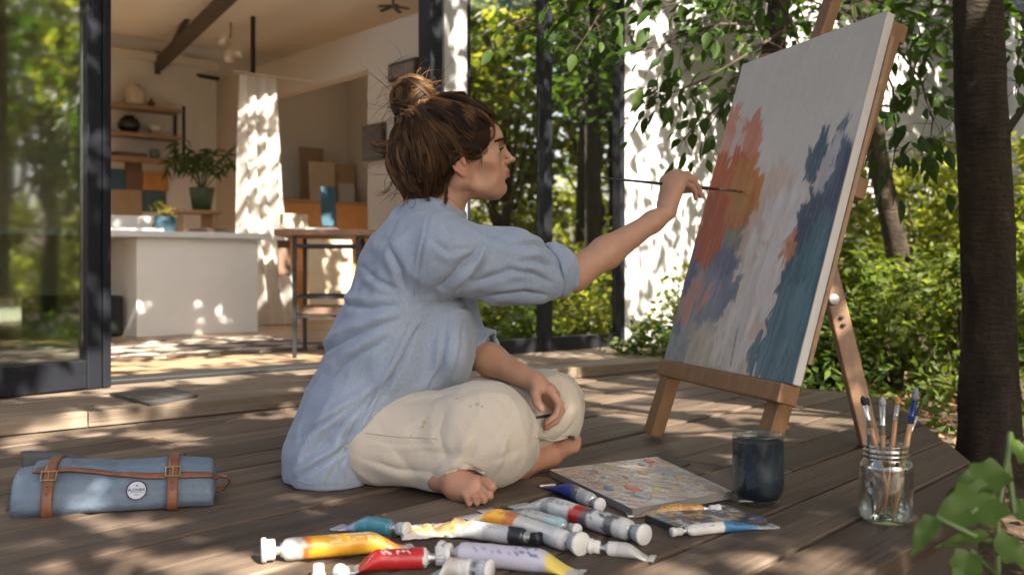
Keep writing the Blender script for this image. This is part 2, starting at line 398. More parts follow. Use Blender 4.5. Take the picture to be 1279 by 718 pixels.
# ================================================================ deck
def wood_mat(name, cols, gloss=.62, scale=1.0, bump=.35, wear=True, spec=.3):
    """weathered boards: colour per board from Col.r, grain along UV u"""
    m, nt, out = nmat(name); b = nd(nt, 'ShaderNodeBsdfPrincipled', Roughness=gloss); b.inputs['Specular IOR Level'].default_value = spec
    uv = nt.nodes.new('ShaderNodeUVMap'); uv.uv_map = 'UVMap'; vc = nt.nodes.new('ShaderNodeVertexColor'); vc.layer_name = 'Col'
    sp = nt.nodes.new('ShaderNodeSeparateColor'); nt.links.new(vc.outputs[0], sp.inputs[0])
    def nz(st, sc, det=5, ro=.6, dist=0.):
        mp = nt.nodes.new('ShaderNodeMapping'); mp.inputs['Scale'].default_value = st; nt.links.new(uv.outputs[0], mp.inputs[0])
        n = nd(nt, 'ShaderNodeTexNoise', Scale=sc, Detail=det, Roughness=ro, Distortion=dist); nt.links.new(mp.outputs[0], n.inputs['Vector']); return n
    fine = nz((3 * scale, 90 * scale, 1), 1.0, 6, .7); mid = nz((1.2 * scale, 22 * scale, 1), 1.0, 5, .6, .8); big = nz((1.6 * scale, 5 * scale, 1), 1.0, 5, .65)
    base = ramp(nt, sp.outputs[0], [(0, cols[0]), (.5, cols[1]), (1, cols[2])])
    r1 = ramp(nt, fine.outputs[0], [(.3, (.55, .54, .53)), (.5, (.95, .94, .93)), (.75, (1.25, 1.24, 1.22))]); c = mix(nt, base.outputs[0], r1.outputs[0], .85, 'MULTIPLY')
    r2 = ramp(nt, mid.outputs[0], [(.32, (.5, .47, .45)), (.55, (1, 1, 1)), (.8, (1.25, 1.2, 1.15))]); c = mix(nt, c, r2.outputs[0], .8, 'MULTIPLY')
    r3 = ramp(nt, big.outputs[0], [(.3, (.6, .58, .57)), (.6, (1.05, 1.03, 1.0)), (.78, (1.35, 1.28, 1.18))]); c = mix(nt, c, r3.outputs[0], .9 if wear else .4, 'MULTIPLY')
    nt.links.new(c, b.inputs['Base Color'])
    rr = nd(nt, 'ShaderNodeMapRange'); rr.inputs[3].default_value = gloss - .17; rr.inputs[4].default_value = gloss + .18; nt.links.new(big.outputs[0], rr.inputs[0]); nt.links.new(rr.outputs[0], b.inputs['Roughness'])
    h = nd(nt, 'ShaderNodeMath', operation='ADD'); nt.links.new(fine.outputs[0], h.inputs[0]); nt.links.new(mid.outputs[0], h.inputs[1])
    bp = nd(nt, 'ShaderNodeBump', Strength=bump, Distance=.004); nt.links.new(h.outputs[0], bp.inputs['Height']); nt.links.new(bp.outputs[0], b.inputs['Normal'])
    nt.links.new(b.outputs[0], out.inputs[0]); return m
def clip_poly(poly, n, c):
    """keep points with n.p <= c"""
    out = []
    for i in range(len(poly)):
        a, b = poly[i], poly[(i + 1) % len(poly)]; da, db = np.dot(n, a) - c, np.dot(n, b) - c
        if da <= 0: out.append(a)
        if da * db < 0: out.append(a + (b - a) * da / (da - db))
    return out
def boards(name, org, d, n, w0, w1, t0, t1, pitch, gap, ztop, thick, clips, material, kind, lens=(1.6, 3.0), parent=None, seed=1, bev=.004):
    rng = np.random.default_rng(seed); V = []; F = []; UV = []; C = []
    w = w0; row = 0
    while w < w1:
        t = t0 + (-rng.uniform(0, 1.2)); 
        while t < t1:
            L = rng.uniform(*lens); poly = [org + d * (t + .002) + n * (w + gap / 2), org + d * (t + L - .002) + n * (w + gap / 2), org + d * (t + L - .002) + n * (w + pitch - gap / 2), org + d * (t + .002) + n * (w + pitch - gap / 2)]
            poly = [p[:2] for p in poly]
            for cn, cc in clips: poly = clip_poly(poly, cn, cc) if len(poly) > 2 else poly
            if len(poly) > 2:
                k = len(poly); cx = np.mean(poly, 0); col = rng.random(); off = rng.uniform(0, 50, 2); dz = rng.normal() * .0012; b0 = len(V)
                ar = sum(poly[i][0] * poly[(i + 1) % k][1] - poly[(i + 1) % k][0] * poly[i][1] for i in range(k))
                if ar < 0: poly = poly[::-1]
                ins = []
                for p in poly:                                  # worn, rounded board edges
                    v = cx - p; a, b = np.dot(v, d[:2]), np.dot(v, n[:2]); ins.append(p + d[:2] * np.sign(a) * min(abs(a), bev) + n[:2] * np.sign(b) * min(abs(b), bev))
                for ring, z in ((poly, ztop - thick), (poly, ztop - bev * .8 + dz), (ins, ztop + dz)):
                    for p in ring: V.append((p[0], p[1], z)); q = p - org[:2]; UV.append((np.dot(q, d[:2]) + off[0], np.dot(q, n[:2]) + off[1] + (z - ztop))); C.append((col, rng.random(), 0))
                for r_ in (0, 1):
                    for i in range(k): F.append((b0 + r_ * k + i, b0 + r_ * k + (i + 1) % k, b0 + (r_ + 1) * k + (i + 1) % k, b0 + (r_ + 1) * k + i))
                F.append(tuple(b0 + 2 * k + i for i in range(k))); F.append(tuple(b0 + k - 1 - i for i in range(k)))
            t += L
        w += pitch; row += 1
    me = bpy.data.meshes.new(name); me.from_pydata(V, [], F); me.materials.append(material)
    l = me.uv_layers.new(name='UVMap'); vi = np.zeros(len(me.loops), np.int32); me.loops.foreach_get('vertex_index', vi); l.data.foreach_set('uv', np.asarray(UV, np.float32)[vi].ravel())
    a = me.color_attributes.new('Col', 'FLOAT_COLOR', 'POINT'); c = np.ones((len(V), 4), np.float32); c[:, :3] = C; a.data.foreach_set('color', c.ravel()); me.update()
    o = bpy.data.objects.new(name, me); link(o, parent); return tag(o, kind=kind) if kind else o
M_deck = wood_mat('weathered_deck_wood', [(.062, .043, .031), (.102, .074, .054), (.16, .122, .092)])
M_step = wood_mat('pale_step_wood', [(.165, .128, .094), (.20, .158, .117), (.235, .188, .14)], wear=False)
M_floor = wood_mat('interior_floor_wood', [(.33, .22, .13), (.38, .26, .16), (.42, .30, .19)], gloss=.4, wear=False, bump=.1)
DD = np.array([.649, .761, 0]); DD /= np.linalg.norm(DD); DN = np.array([-DD[1], DD[0], 0])      # boards run along DD, DN leads into the deck
D0 = G(1085, 718)
def half(a, b, inside):
    a, b, i = a[:2], b[:2], inside[:2]; e = b - a; n = np.array([e[1], -e[0]]); c = np.dot(n, a)
    return (n, c) if np.dot(n, i) <= c else (-n, -c)
INS = np.array([-.3, 2.5])
clips = [half(G(1262, 615), G(1150, 528), INS), half(G(1072, 493), G(792, 459), INS), half(H(0, .6, 0), H(1, .6, 0), INS)]
boards('deck', D0, DD, DN, 0, 6.2, -3.5, 6, .146, .0095, 0.0, .038, clips, M_deck, 'structure', seed=3)
mb = MB()                                                              # joists and rim board seen in the gaps and at the edge
M_joist = mat('dark_joist_wood', (.05, .036, .026), .8, var=.3, bump=.4)
P0 = D0 - DD * 3.4; mb.bar(P0 + DN * .03 + [0, 0, -.085], D0 + DD * .62 + DN * .03 + [0, 0, -.085], .04, .088)
for k in range(8): a = D0 + DD * (-3.0 + .55 * k) + DN * .08; mb.bar(a + [0, 0, -.1], a + DN * 3.2 + [0, 0, -.1], .045, .09)
tag(mb.build('deck_frame', M_joist), kind='structure')
boards('step_platform', F0, HA, HB, -.69, .0, -4, 4.0, .1725, .003, .05, .045, [], M_step, 'structure', lens=(.9, 1.4), seed=5, bev=.003)
mb = MB(); a = H(-4, -.683, .0025); mb.bar(H(-4, -.672, .0), H(4.0, -.672, .0), .02, .03); tag(mb.build('step_riser', M_joist), kind='structure')
# ================================================================ house
house = thing('house', 'low modern house with white plaster walls and tall dark framed glass doors behind the deck', 'house', tuple(F0))
M_plaster = mat('warm_plaster', (.76, .73, .67), .9, var=.06, vscale=1.5, bump=.05, bscale=40)
M_white = mat('white_render', (.45, .445, .43), .9, var=.08, vscale=2.5, bump=.18, bscale=30)
M_ceil = mat('ceiling_plaster', (.76, .70, .60), .9, var=.06, vscale=1)
M_grey = mat('grey_column_paint', (.36, .355, .34), .7, var=.05)
M_dark = mat('dark_door_metal', (.010, .011, .015), .5, var=.2, vscale=30, bump=.05, spec=.25)
M_black = mat('black_metal', (.012, .012, .013), .45, var=.2)
def hbox(mb, s0, s1, q0, q1, z0, z1, bevel=0.0):
    mb.box(H((s0 + s1) / 2, (q0 + q1) / 2, (z0 + z1) / 2), (abs(s1 - s0), abs(q1 - q0), abs(z1 - z0)), HANG, bevel); return mb
CZ = 2.5; PS = 2.69; SR = 4.1; QB = 5.0; sW = onfac(780); sC0 = onfac(552); sC1 = onfac(580); sP = onfac(541); sM = onfac(684)
mb = MB(); hbox(mb, -3, sW, 0, QB, .0, .046); fl = boards('floor', F0, HA, HB, .0, QB, -3, SR, .12, .002, .05, .03, [], M_floor, None, lens=(.8, 1.8), parent=house, seed=9, bev=.001)
fl.location = -Vector(F0)
mb = MB(); hbox(mb, -3.1, SR, QB, QB + .12, 0, CZ); mb.build('back_wall', M_plaster, house, world=True)
mb = MB(); hbox(mb, -3.12, -3.0, 0, QB, 0, CZ); mb.build('side_wall', M_plaster, house, world=True)
mb = MB(); hbox(mb, SR, SR + .12, 0.10, QB, 0, CZ); mb.build('side_wall', M_plaster, house, world=True)
mb = MB(); hbox(mb, sW, 9.0, 0.0, .10, -.12, 2.75); mb.build('garden_wall_face', M_white, house, world=True, label='sunlit white rendered wall right of the glass')
mb = MB()                                                                 # ceiling with unseen openings added to let sun and sky into both rooms
def slab_with_holes(mb, S, Q, holes, z0, z1):
    ss = sorted(set([S[0], S[1]] + [h[0] for h in holes] + [h[1] for h in holes])); qs = sorted(set([Q[0], Q[1]] + [h[2] for h in holes] + [h[3] for h in holes]))
    for i in range(len(ss) - 1):
        for j in range(len(qs) - 1):
            cs, cq = (ss[i] + ss[i + 1]) / 2, (qs[j] + qs[j + 1]) / 2
            if any(h[0] < cs < h[1] and h[2] < cq < h[3] for h in holes): continue
            hbox(mb, ss[i], ss[i + 1], qs[j], qs[j + 1], z0, z1)
slab_with_holes(mb, (-3.1, SR + .1), (-.05, QB + .1), [(-1.2, 2.5, .45, 2.4), (2.85, 3.95, .5, 2.25)], CZ, CZ + .05); mb.build('ceiling', M_ceil, house, world=True)
mb = MB(); hbox(mb, -3.1, 9.1, -.06, .10, 2.75, 2.95); mb.build('roof_edge', M_dark, house, world=True)
# partition with wide opening, standing across the room
qA, qB2 = 2.42, 4.62
mb = MB(); hbox(mb, PS, PS + .12, 1.72, qA, .05, 2.22); hbox(mb, PS, PS + .12, qB2, QB - .003, .05, 2.22); hbox(mb, PS, PS + .12, qA + .002, qB2 - .002, 1.93, 2.218)
mb.build('partition_wall', mat('partition_plaster', (.50, .44, .36), .9, var=.06, vscale=1.5), house, world=True, label='free standing inner wall with a wide opening')
# facade posts and the fixed glass right of the opening
mb = MB(); hbox(mb, sC0, sC1, -.02, .14, .05, 2.75); mb.build('column', M_grey, house, world=True)
mb = MB(); hbox(mb, sP - .02, sC0 - .003, -.005, .09, .05, 2.75); mb.build('door_jamb', M_dark, house, world=True)
gf = MB()
for a, b in ((sC1 + .002, sC1 + .035), (sM - .028, sM + .028), (sW - .04, sW - .002)): hbox(gf, a, b, -.005, .07, .05, 2.75)
for a, b in ((sC1 + .035, sM - .028), (sM + .028, sW - .04)): hbox(gf, a, b, .0, .06, .05, .12); hbox(gf, a, b, .0, .06, 2.62, 2.75)
gfo = gf.build('window_frame', M_dark, house, world=True)
M_pane = glassmat('reflective_window_glass', (.42, .46, .42), .50, .95, rough=.012)
for a, b in ((sC1 + .035, sM - .028), (sM + .028, sW - .04)):
    mb = MB(); hbox(mb, a, b, .026, .034, .12, 2.62); o = mb.build('pane', M_pane, gfo); o.data.transform(Matrix.Translation(-Vector(F0)))
# threshold track
mb = MB(); hbox(mb, -.01, sP - .02, -.03, .06, .0505, .068, .004); hbox(mb, .0, sP - .02, .0, .012, .066, .078); mb.build('threshold', M_black, house, world=True)
# sliding door leaf at the left
s0 = onfac(131, -.09); sd = thing('glass_door', 'tall dark metal framed glass door leaf standing slightly ajar, garden reflected in it', 'door', tuple(H(s0, -.09, .05)), R(15.5))
mb = MB()
hbox(mb, s0 - .085, s0 - .028, -.115, -.055, .052, 2.72, .004); hbox(mb, s0 - .026, s0 + .006, -.12, -.04, .052, 2.72, .004)
hbox(mb, -2.2, s0 - .086, -.113, -.057, .056, .155, .004); hbox(mb, -2.2, s0 - .086, -.113, -.057, 2.62, 2.72)
hbox(mb, -2.26, -2.2, -.115, -.055, .056, 2.72); hbox(mb, -2.25, s0 - .03, -.105, -.065, .0515, .0555)
mb.build('frame', M_dark, sd, world=True)
mb = MB(); hbox(mb, -2.2, s0 - .086, -.09, -.082, .155, 2.62); mb.build('pane', glassmat('door_glass', (.50, .56, .50), .34, .95, rough=.04), sd, world=True)
# roof truss, rods and pendant
mb = MB(); a, b = W(197, 82, 8.9), W(318, -35, 6.6); mb.bar(a, b, .065, .10); mb.bar(W(193, 66, 8.9), W(193, 94, 8.9), .12, .10); c0 = W(214, 64, 8.7); mb.bar(c0, W(252, -18, 7.6), .045, .05)
M_beam = mat('dark_brown_steel', (.075, .055, .042), .6, var=.2)
mb.build('ceiling_beam', M_beam, house, world=True, label='dark roof truss beam crossing the white ceiling')
mb = MB(); c1 = W(186, 50, 8.95); mb.tube([c1, W(186, 84, 8.95), W(274, 99, 9.2)], .018, 6); mb.build('conduit', M_black, house, world=True)
mb = MB(); t_ = W(316, 92, 8.0); mb.tube([t_, t_ + [0, 0, CZ - t_[2]]], .02, 6); mb.build('hanging_rod', M_black, house, world=True)
mb = MB(); c2 = W(135, 44, 8.9); hbox(mb, -2.9, PS, QB - .06, QB - .004, CZ - .19, CZ - .12); mb.build('cornice', M_ceil, house, world=True)
# ================================================================ things inside the house
def hp(px, py, q):
    s = onfac(px, q); p = H(s, q, 0); return s, CAMH - (py - HOR) / FPX * p[1]
M_oak = mat('oak_shelf', (.33, .21, .12), .5, var=.25, vscale=6, stretch=(1, 8, 8))
M_orangewood = mat('orange_plywood', (.50, .25, .09), .5, var=.2, vscale=4, stretch=(1, 6, 6))
M_walnut = mat('walnut_top', (.20, .11, .06), .45, var=.3, vscale=6, stretch=(1, 8, 8))
M_ceramic = mat('cream_ceramic', (.62, .54, .42), .4, var=.1)
M_counter = mat('white_counter', (.74, .74, .72), .45, var=.04)
M_linen = mat('raw_canvas_cloth', (.56, .47, .34), .9, var=.12)
M_blackpot = mat('black_glaze', (.012, .012, .014), .25, var=.2)
M_terra = mat('grey_green_pot', (.17, .20, .17), .6, var=.2)
M_blue = mat('petrol_blue_paint', (.035, .095, .13), .55, var=.35, vscale=7)
M_tan = mat('tan_board', (.36, .25, .15), .8, var=.15)
M_ochre = mat('ochre_paint', (.52, .25, .06), .7, var=.3, vscale=9)
M_brownp = mat('brown_paint', (.16, .095, .06), .7, var=.3, vscale=9)
# wall shelf: three boards with side rail
QW = QB - .004
def wallshelf():
    sa, _ = hp(128, 130, QB); sb, z1 = hp(219, 141, QB); _, z2 = hp(219, 174, QB); _, z3 = hp(219, 203, QB)
    t = thing('wall_shelf', 'three board open wooden shelf on the back wall of the studio', 'shelf', tuple(H((sa + sb) / 2, QB - .12, z3)))
    for z in (z1, z2, z3):
        mb = MB(); hbox(mb, sa, sb - .02, QW - .22, QW, z - .03, z, .003); mb.build('shelf_board', M_oak, t, world=True)
    mb = MB(); hbox(mb, sb - .018, sb, QW - .22, QW - .19, z3 - .06, z1 + .03); hbox(mb, sb - .018, sb, QW - .03, QW, z3 - .06, z1 + .03); mb.build('side_rail', M_black, t, world=True)
    return z1, z2, z3
Z1, Z2, Z3 = wallshelf()
def pot(name, px, q, zb, prof, m, label, cat, group=None, n=24):
    t = MB(); t.smooth = True; s = onfac(px, q); t.lathe(prof, n); o = t.build(name, m); o.location = Vector(H(s, q, zb + .001)); return tag(o, label, cat, group)
qs = QB - .12
pot('jar', 168, qs, Z1, [(.0, 0), (.075, 0), (.085, .03), (.085, .15), (.05, .175), (.052, .19), (.0, .19)], M_ceramic, 'cream ceramic jar on the top wall shelf', 'jar')
pot('small_bottle', 189, qs, Z1, [(0, 0), (.03, 0), (.032, .04), (.012, .06), (.012, .08), (0, .08)], M_brownp, 'small dark bottle at the right of the top wall shelf', 'bottle')
pot('vase', 161, qs, Z2, [(0, 0), (.05, 0), (.09, .04), (.095, .08), (.07, .125), (.04, .14), (.042, .15), (0, .15)], M_blackpot, 'round black vase on the middle wall shelf', 'vase')
pot('bowl', 194, qs, Z2, [(0, 0), (.03, 0), (.055, .05), (.06, .085), (.052, .085), (.03, .02), (0, .015)], M_ceramic, 'small beige bowl at the right of the middle wall shelf', 'bowl')
pot('cup', 193, qs, Z3, [(0, 0), (.04, 0), (.045, .085), (.04, .085), (.035, .01), (0, .01)], M_terra, 'small grey cup on the lowest wall shelf', 'cup')
mb = MB(); s_, _ = hp(160, 190, qs); hbox(mb, s_ - .17, s_ + .14, qs - .08, qs + .07, Z3 + .001, Z3 + .022, .004); hbox(mb, s_ - .14, s_ + .15, qs - .07, qs + .08, Z3 + .023, Z3 + .04, .004)
tag(mb.build('book_stack', M_brownp), 'two flat dark books on the lowest wall shelf', 'books')
# painted studies pinned below the shelf
for i, (x0, x1, y0, y1, m, lab, ca) in enumerate([(137, 156, 212, 237, M_blue, 'small petrol blue study pinned under the wall shelf', 'painting'), (157, 177, 203, 237, M_brownp, 'tall brown study pinned under the wall shelf', 'painting'), (178, 210, 216, 237, M_ochre, 'ochre orange study pinned under the wall shelf', 'painting'), (140, 177, 238, 268, M_tan, 'wide tan study low on the wall beside the blue one', 'painting'), (178, 207, 239, 264, mat('slate_paint', (.06, .10, .12), .7, var=.3), 'slate blue study below the ochre one', 'painting')]):
    mb = MB(); s0, z0 = hp(x0, y1, QB - .02); s1, z1 = hp(x1, y0, QB - .02); hbox(mb, s0, s1, QW - .024, QW, z0, z1); tag(mb.build('painted_study', m), lab, ca, 'small painted studies on the studio wall')
# counter
qc = 2.42; s0 = onfac(171, qc); s1 = onfac(322, qc); s00 = onfac(60, qc + .6); _, zt = hp(171, 288, qc)
ct = thing('counter', 'long white studio counter with plain white front panel', 'counter', tuple(H((s0 + s1) / 2, qc, .05)))
mb = MB(); hbox(mb, s0, s1, qc, qc + .62, .052, zt - .043, .003); mb.build('cabinet', M_counter, ct, world=True)
mb = MB(); hbox(mb, s0 - .9, onfac(340, qc - .03), qc - .03, qc + .7, zt - .04, zt, .004); mb.build('counter_top', mat('pale_grey_top', (.66, .68, .69), .35, var=.04), ct, world=True)
mb = MB(); hbox(mb, s0 - .9, s0 - .003, qc + .50, qc + .56, .30, zt - .045); mb.build('modesty_panel', M_plaster, ct, world=True)
mb = MB(); hbox(mb, s0 - .55, s0 - .03, qc + .14, qc + .46, .052, .31, .02); tag(mb.build('storage_box', mat('black_box', (.006, .006, .007), .7)), 'black storage box under the open end of the counter', 'box')
def on_counter(px, q): return onfac(px, q), zt
plo = pot('planter', 207, qc + .35, zt, [(0, 0), (.06, 0), (.075, .11), (.068, .11), (.055, .02), (0, .02)], M_blue, 'small dark blue planter with loose yellow and green flower stems on the counter', 'planter')
sb_ = onfac(207, qc + .35); C = np.array([H(sb_, qc + .35, zt + .12)]) + RNG.normal(size=(60, 3)) * np.array([.035, .035, .05]); V, F = leaf_geo(C, .06, droop=-.4)
npmesh('foliage', V, F, leafmat('flower_leaf', (.05, .09, .03), (.30, .22, .05)), plo, smooth=False, world=True)
mb = MB(); s_ = onfac(163, qc + .3); hbox(mb, s_ - .2, s_ + .18, qc + .2, qc + .45, zt + .001, zt + .025, .004); tag(mb.build('sketchbook', M_counter), 'white sketchbook lying on the left of the counter', 'book')
mb = MB(); s_ = onfac(168, qc + .55); hbox(mb, s_ - .22, s_ + .14, qc + .56, qc + .58, zt + .001, zt + .12, .003); tag(mb.build('white_panel', M_white), 'low white panel standing at the back of the counter', 'panel')
mb = MB(); s_ = onfac(262, qc + .25); hbox(mb, s_ - .12, s_ + .12, qc + .15, qc + .37, zt + .001, zt + .018, .003); hbox(mb, s_ - .1, s_ + .11, qc + .17, qc + .36, zt + .019, zt + .035, .003)
tag(mb.build('notebook_stack', M_brownp), 'two dark notebooks beside the plant on the counter', 'books')
# side board with potted fern
qf = 4.3; s_, zf = hp(268, 264, qf); s0_, _ = hp(212, 264, qf)
st = thing('plant_stand', 'pale wooden plant ledge standing behind the counter', 'stand', tuple(H(s_, qf, .05)))
mb = MB(); hbox(mb, s0_, s_, qf - .15, qf + .15, zf - .03, zf, .004); mb.build('ledge_top', M_oak, st, world=True)
for k in (s0_ + .05, s_ - .05): mb = MB(); hbox(mb, k - .02, k + .02, qf - .12, qf + .12, .052, zf - .031); mb.build('leg', M_oak, st, world=True)
fern = thing('potted_palm', 'arching green potted palm behind the white counter', 'plant', tuple(H(onfac(252, qf), qf, zf + .001)))
mb = MB(); mb.smooth = True; mb.lathe([(0, 0), (.075, 0), (.10, .17), (.105, .19), (.09, .19), (.085, .15), (0, .15)], 20); mb.build('pot', mat('dark_green_pot', (.05, .09, .06), .45), fern)
Vs, Fs, nb_ = [], [], 0
mbs = MB()
for k in range(12):
    a = RNG.uniform(0, 6.28); L = RNG.uniform(.36, .62); r = L * RNG.uniform(.55, .8); h0 = RNG.uniform(.25, .42)
    pts = [np.array([math.cos(a) * r * t * 1.1, math.sin(a) * r * t * 1.1, .15 + h0 * math.sin(min(t * 2.3, 2.6)) * 1.0]) for t in np.linspace(0, 1, 9)]
    mbs.tube(pts, [.006 - .0005 * i for i in range(9)], 5)
    C = np.concatenate([np.array(pts[3:])] * 3) + RNG.normal(size=(18, 3)) * .015; V, F = leaf_geo(C, .15, droop=.5, aspect=.16); Vs.append(V); Fs.append(F + nb_); nb_ += len(V)
mbs.build('stem', mat('palm_stem', (.08, .12, .04), .6), fern)
npmesh('frond', np.concatenate(Vs), np.concatenate(Fs), leafmat('palm_leaf', (.035, .07, .025), (.07, .12, .04)), fern, smooth=False)
# white drop cloth hung like a curtain
qd = 3.2; sA, zT = hp(298, 122, qd); sB, _ = hp(347, 122, qd); sC, _ = hp(368, 400, qd); zT = 1.93
def drape(u, v):
    sl_ = sA + .10 * (1 - v) * 0; sr = sB + (sC - sB) * max(0, (.55 - v) / .55) ** 1.3
    s = sl_ + (sr - sl_) * u; q = qd + .035 * math.sin(u * 26 + 1.5 * math.sin(v * 3)) * (.5 + .5 * (1 - v)) + .02 * math.sin(u * 9 + v * 4) - .14 * u * (1 - v)
    return H(s, q, .052 + (zT - .05) * v)
cu = thing('curtain', 'white drop cloth hanging as a curtain in dappled sun inside the room', 'curtain', tuple(H(sA, qd, .05)))
mb = MB(); mb.smooth = True; mb.sheet(drape, 60, 30)
def cloth_mat():
    m, nt, out = nmat('white_curtain_cloth'); d = nd(nt, 'ShaderNodeBsdfDiffuse'); d.inputs[0].default_value = (.60, .58, .54, 1); t = nd(nt, 'ShaderNodeBsdfTranslucent'); t.inputs[0].default_value = (.8, .74, .62, 1)
    x = nd(nt, 'ShaderNodeMixShader'); x.inputs[0].default_value = .4; nt.links.new(d.outputs[0], x.inputs[1]); nt.links.new(t.outputs[0], x.inputs[2]); nt.links.new(x.outputs[0], out.inputs[0]); return m
mb.build('cloth', cloth_mat(), cu, world=True, fixn=False)
mb = MB(); mb.tube([H(sA - .04, qd, zT + .020), H(PS - .002, qd, zT + .020)], .005, 8); mb.build('rail', M_ceil, cu, world=True)
# high work table with dark metal frame, turned a little against the house
p0 = G(368, 447, .05); tw = unit(np.array([.995, .10, 0])); td_ = unit(np.array([-.10, .995, 0])); tA = math.atan2(tw[1], tw[0]); zt2 = CAMH - (287 - HOR) / FPX * p0[1]; TWD, TDP = .30, .46
def tp(a, b, z): return p0 * np.array([1, 1, 0]) + tw * a + td_ * b + np.array([0, 0, z])
tb = thing('work_table', 'tall narrow work table with wooden top and thin black frame', 'table', tuple(tp(TWD / 2, TDP / 2, .05)))
mb = MB(); mb.box(tp(TWD / 2 + .01, TDP / 2, zt2 - .014), (.50, TDP + .12, .028), tA, .004); mb.build('table_top', M_walnut, tb, world=True)
for a, b in ((0, 0), (TWD, 0), (0, TDP), (TWD, TDP)): mb = MB(); mb.box(tp(a, b, (zt2 - .03 + .052) / 2), (.02, .02, zt2 - .03 - .052), tA); mb.build('leg', M_black, tb, world=True)
for z in (zt2 - .075, .34, .25):
    for b in (0, TDP): mb = MB(); mb.bar(tp(.011, b, z), tp(TWD - .011, b, z), .014, .014); mb.build('stretcher', M_black, tb, world=True)
    for a in (0, TWD): mb = MB(); mb.bar(tp(a, .011, z), tp(a, TDP - .011, z), .014, .014); mb.build('stretcher', M_black, tb, world=True)
mb = MB(); mb.box(tp(TWD / 2, TDP / 2, .275), (TWD - .03, TDP - .06, .03), tA, .003); tag(mb.build('storage_tray', M_brownp), 'flat brown tray on the lower rails of the work table', 'tray')
mb = MB(); mb.box(tp(.08, .2, zt2 + .008), (.22, .26, .012), tA, .002); tag(mb.build('drawing_pad', M_counter), 'grey drawing pad lying on the work table', 'pad')
# back room: orange bench and leaning boards
qk = 4.45; s0, zb = hp(338, 247, qk); s1, _ = hp(500, 247, qk)
bn = thing('wooden_bench', 'long orange plywood bench cabinet against the far wall', 'cabinet', tuple(H((s0 + s1) / 2, qk, .05)))
mb = MB(); hbox(mb, s0, s1, qk, QB - .06, .055, zb - .03); mb.build('carcass', M_orangewood, bn, world=True)
mb = MB(); hbox(mb, s0 - .02, s1, qk - .02, QB - .05, zb - .028, zb, .004); mb.build('bench_top', M_oak, bn, world=True)
def lean(x0, x1, y0, y1, q, m, lab, zb=None, cat='board'):
    sa, za = hp(x0, y1, q); sb, zz = hp(x1, y0, q); za = za if zb is None else zb + .001; mb = MB(); tilt = .05
    c = H((sa + sb) / 2, q, (za + zz) / 2); hgt = zz - za
    M = np.array((Matrix.Rotation(HANG, 3, 'Z') @ Matrix.Rotation(-tilt, 3, 'X'))); mb.box(c, (sb - sa, .014, hgt), M, .001); tag(mb.build('leaning_' + cat, m), lab, cat)
lean(375, 404, 186, 248, 4.84, M_tan, 'tall tan board leaning at the left on the orange bench', zb)
lean(386, 418, 204, 248, 4.70, M_linen, 'raw linen canvas leaning in front of the tan board', zb)
lean(401, 443, 206, 248, 4.78, mat('ochre_linen', (.42, .31, .18), .9, var=.1), 'wide ochre canvas leaning behind the white carton', zb)
lean(423, 442, 230, 248, 4.60, M_white, 'small white carton sheet on the orange bench', zb, 'card')
lean(401, 419, 234, 282, 2.62, M_blue, 'narrow petrol blue board propped behind the work table', None, 'board')
lean(350, 384, 268, 285, 2.75, M_linen, 'low beige board lying behind the work table', None)
lean(347, 362, 300, 345, 2.9, M_brownp, 'dark brown board propped behind the table leg', None, 'board')
lean(385, 440, 300, 395, 3.6, M_linen, 'large pale stretched canvas standing on the floor', .051, 'canvas')
lean(358, 384, 330, 400, 3.9, M_orangewood, 'orange plywood offcut standing beside the pale canvas', .051, 'offcut')
# dark pictures on the pillar, hung on the face that looks into the room
for (x0, x1, y0, y1, m, lab) in ((456, 483, 153, 203, mat('dark_picture', (.045, .032, .026), .5, var=.4, vscale=20), 'small dark picture hung on the pillar behind her head'), (489, 524, 72, 104, mat('grey_picture', (.16, .14, .12), .5, var=.3, vscale=10), 'grey picture hung high on the pillar')):
    def on_p(px, py):
        k = (px - 639.5) / FPX; b = F0 + HA * PS; q = (k * b[1] - b[0]) / (HB[0] - k * HB[1]); p = b + HB * q; return q, CAMH - (py - HOR) / FPX * p[1]
    qa, za = on_p(x0, y1); qb, zb_ = on_p(x1, y0); pc = thing('framed_picture', lab, 'picture', tuple(H(PS - .01, (qa + qb) / 2, (za + zb_) / 2)))
    mb = MB(); hbox(mb, PS - .03, PS - .002, min(qa, qb), max(qa, qb), za, zb_, .003); mb.build('frame', M_black, pc, world=True)
    mb = MB(); hbox(mb, PS - .034, PS - .031, min(qa, qb) + .02, max(qa, qb) - .02, za + .02, zb_ - .02); mb.build('picture_panel', m, pc, world=True)
# pendant cluster of clear globes
t = thing('pendant_lamp', 'cluster of clear glass globes hanging from the studio ceiling', 'lamp', tuple(W(286, 70, 8.2)))
c0 = W(288, 60, 8.2)
for d in ((-.06, 0, .07), (.02, .03, .0), (.0, -.04, -.08), (.07, .02, -.03)):
    mb = MB(); mb.smooth = True; mb.lathe([(.055 * math.sin(a), -.055 * math.cos(a)) for a in np.linspace(0, math.pi, 12)], 16, c0 + np.array(d)); mb.build('globe', glassmat('globe_glass', (.97, .95, .9), .25, .95), t, world=True)
mb = MB(); mb.tube([c0 + [0, 0, .08], [c0[0], c0[1], CZ]], .006, 5); mb.build('cord', M_black, t, world=True)
# fan like spot at the top of the pillar
mb = MB(); c0 = W(491, 8, 7.2); mb.tube([c0 + [0, 0, .0], [c0[0], c0[1], CZ]], .008, 6)
for k in range(5): a = k * 1.257; mb.bar(c0, c0 + np.array([math.cos(a) * .12, math.sin(a) * .12, -.02]), .03, .01)
tag(mb.build('ceiling_fan', M_black), 'small black ceiling fan above the pillar', 'fan')
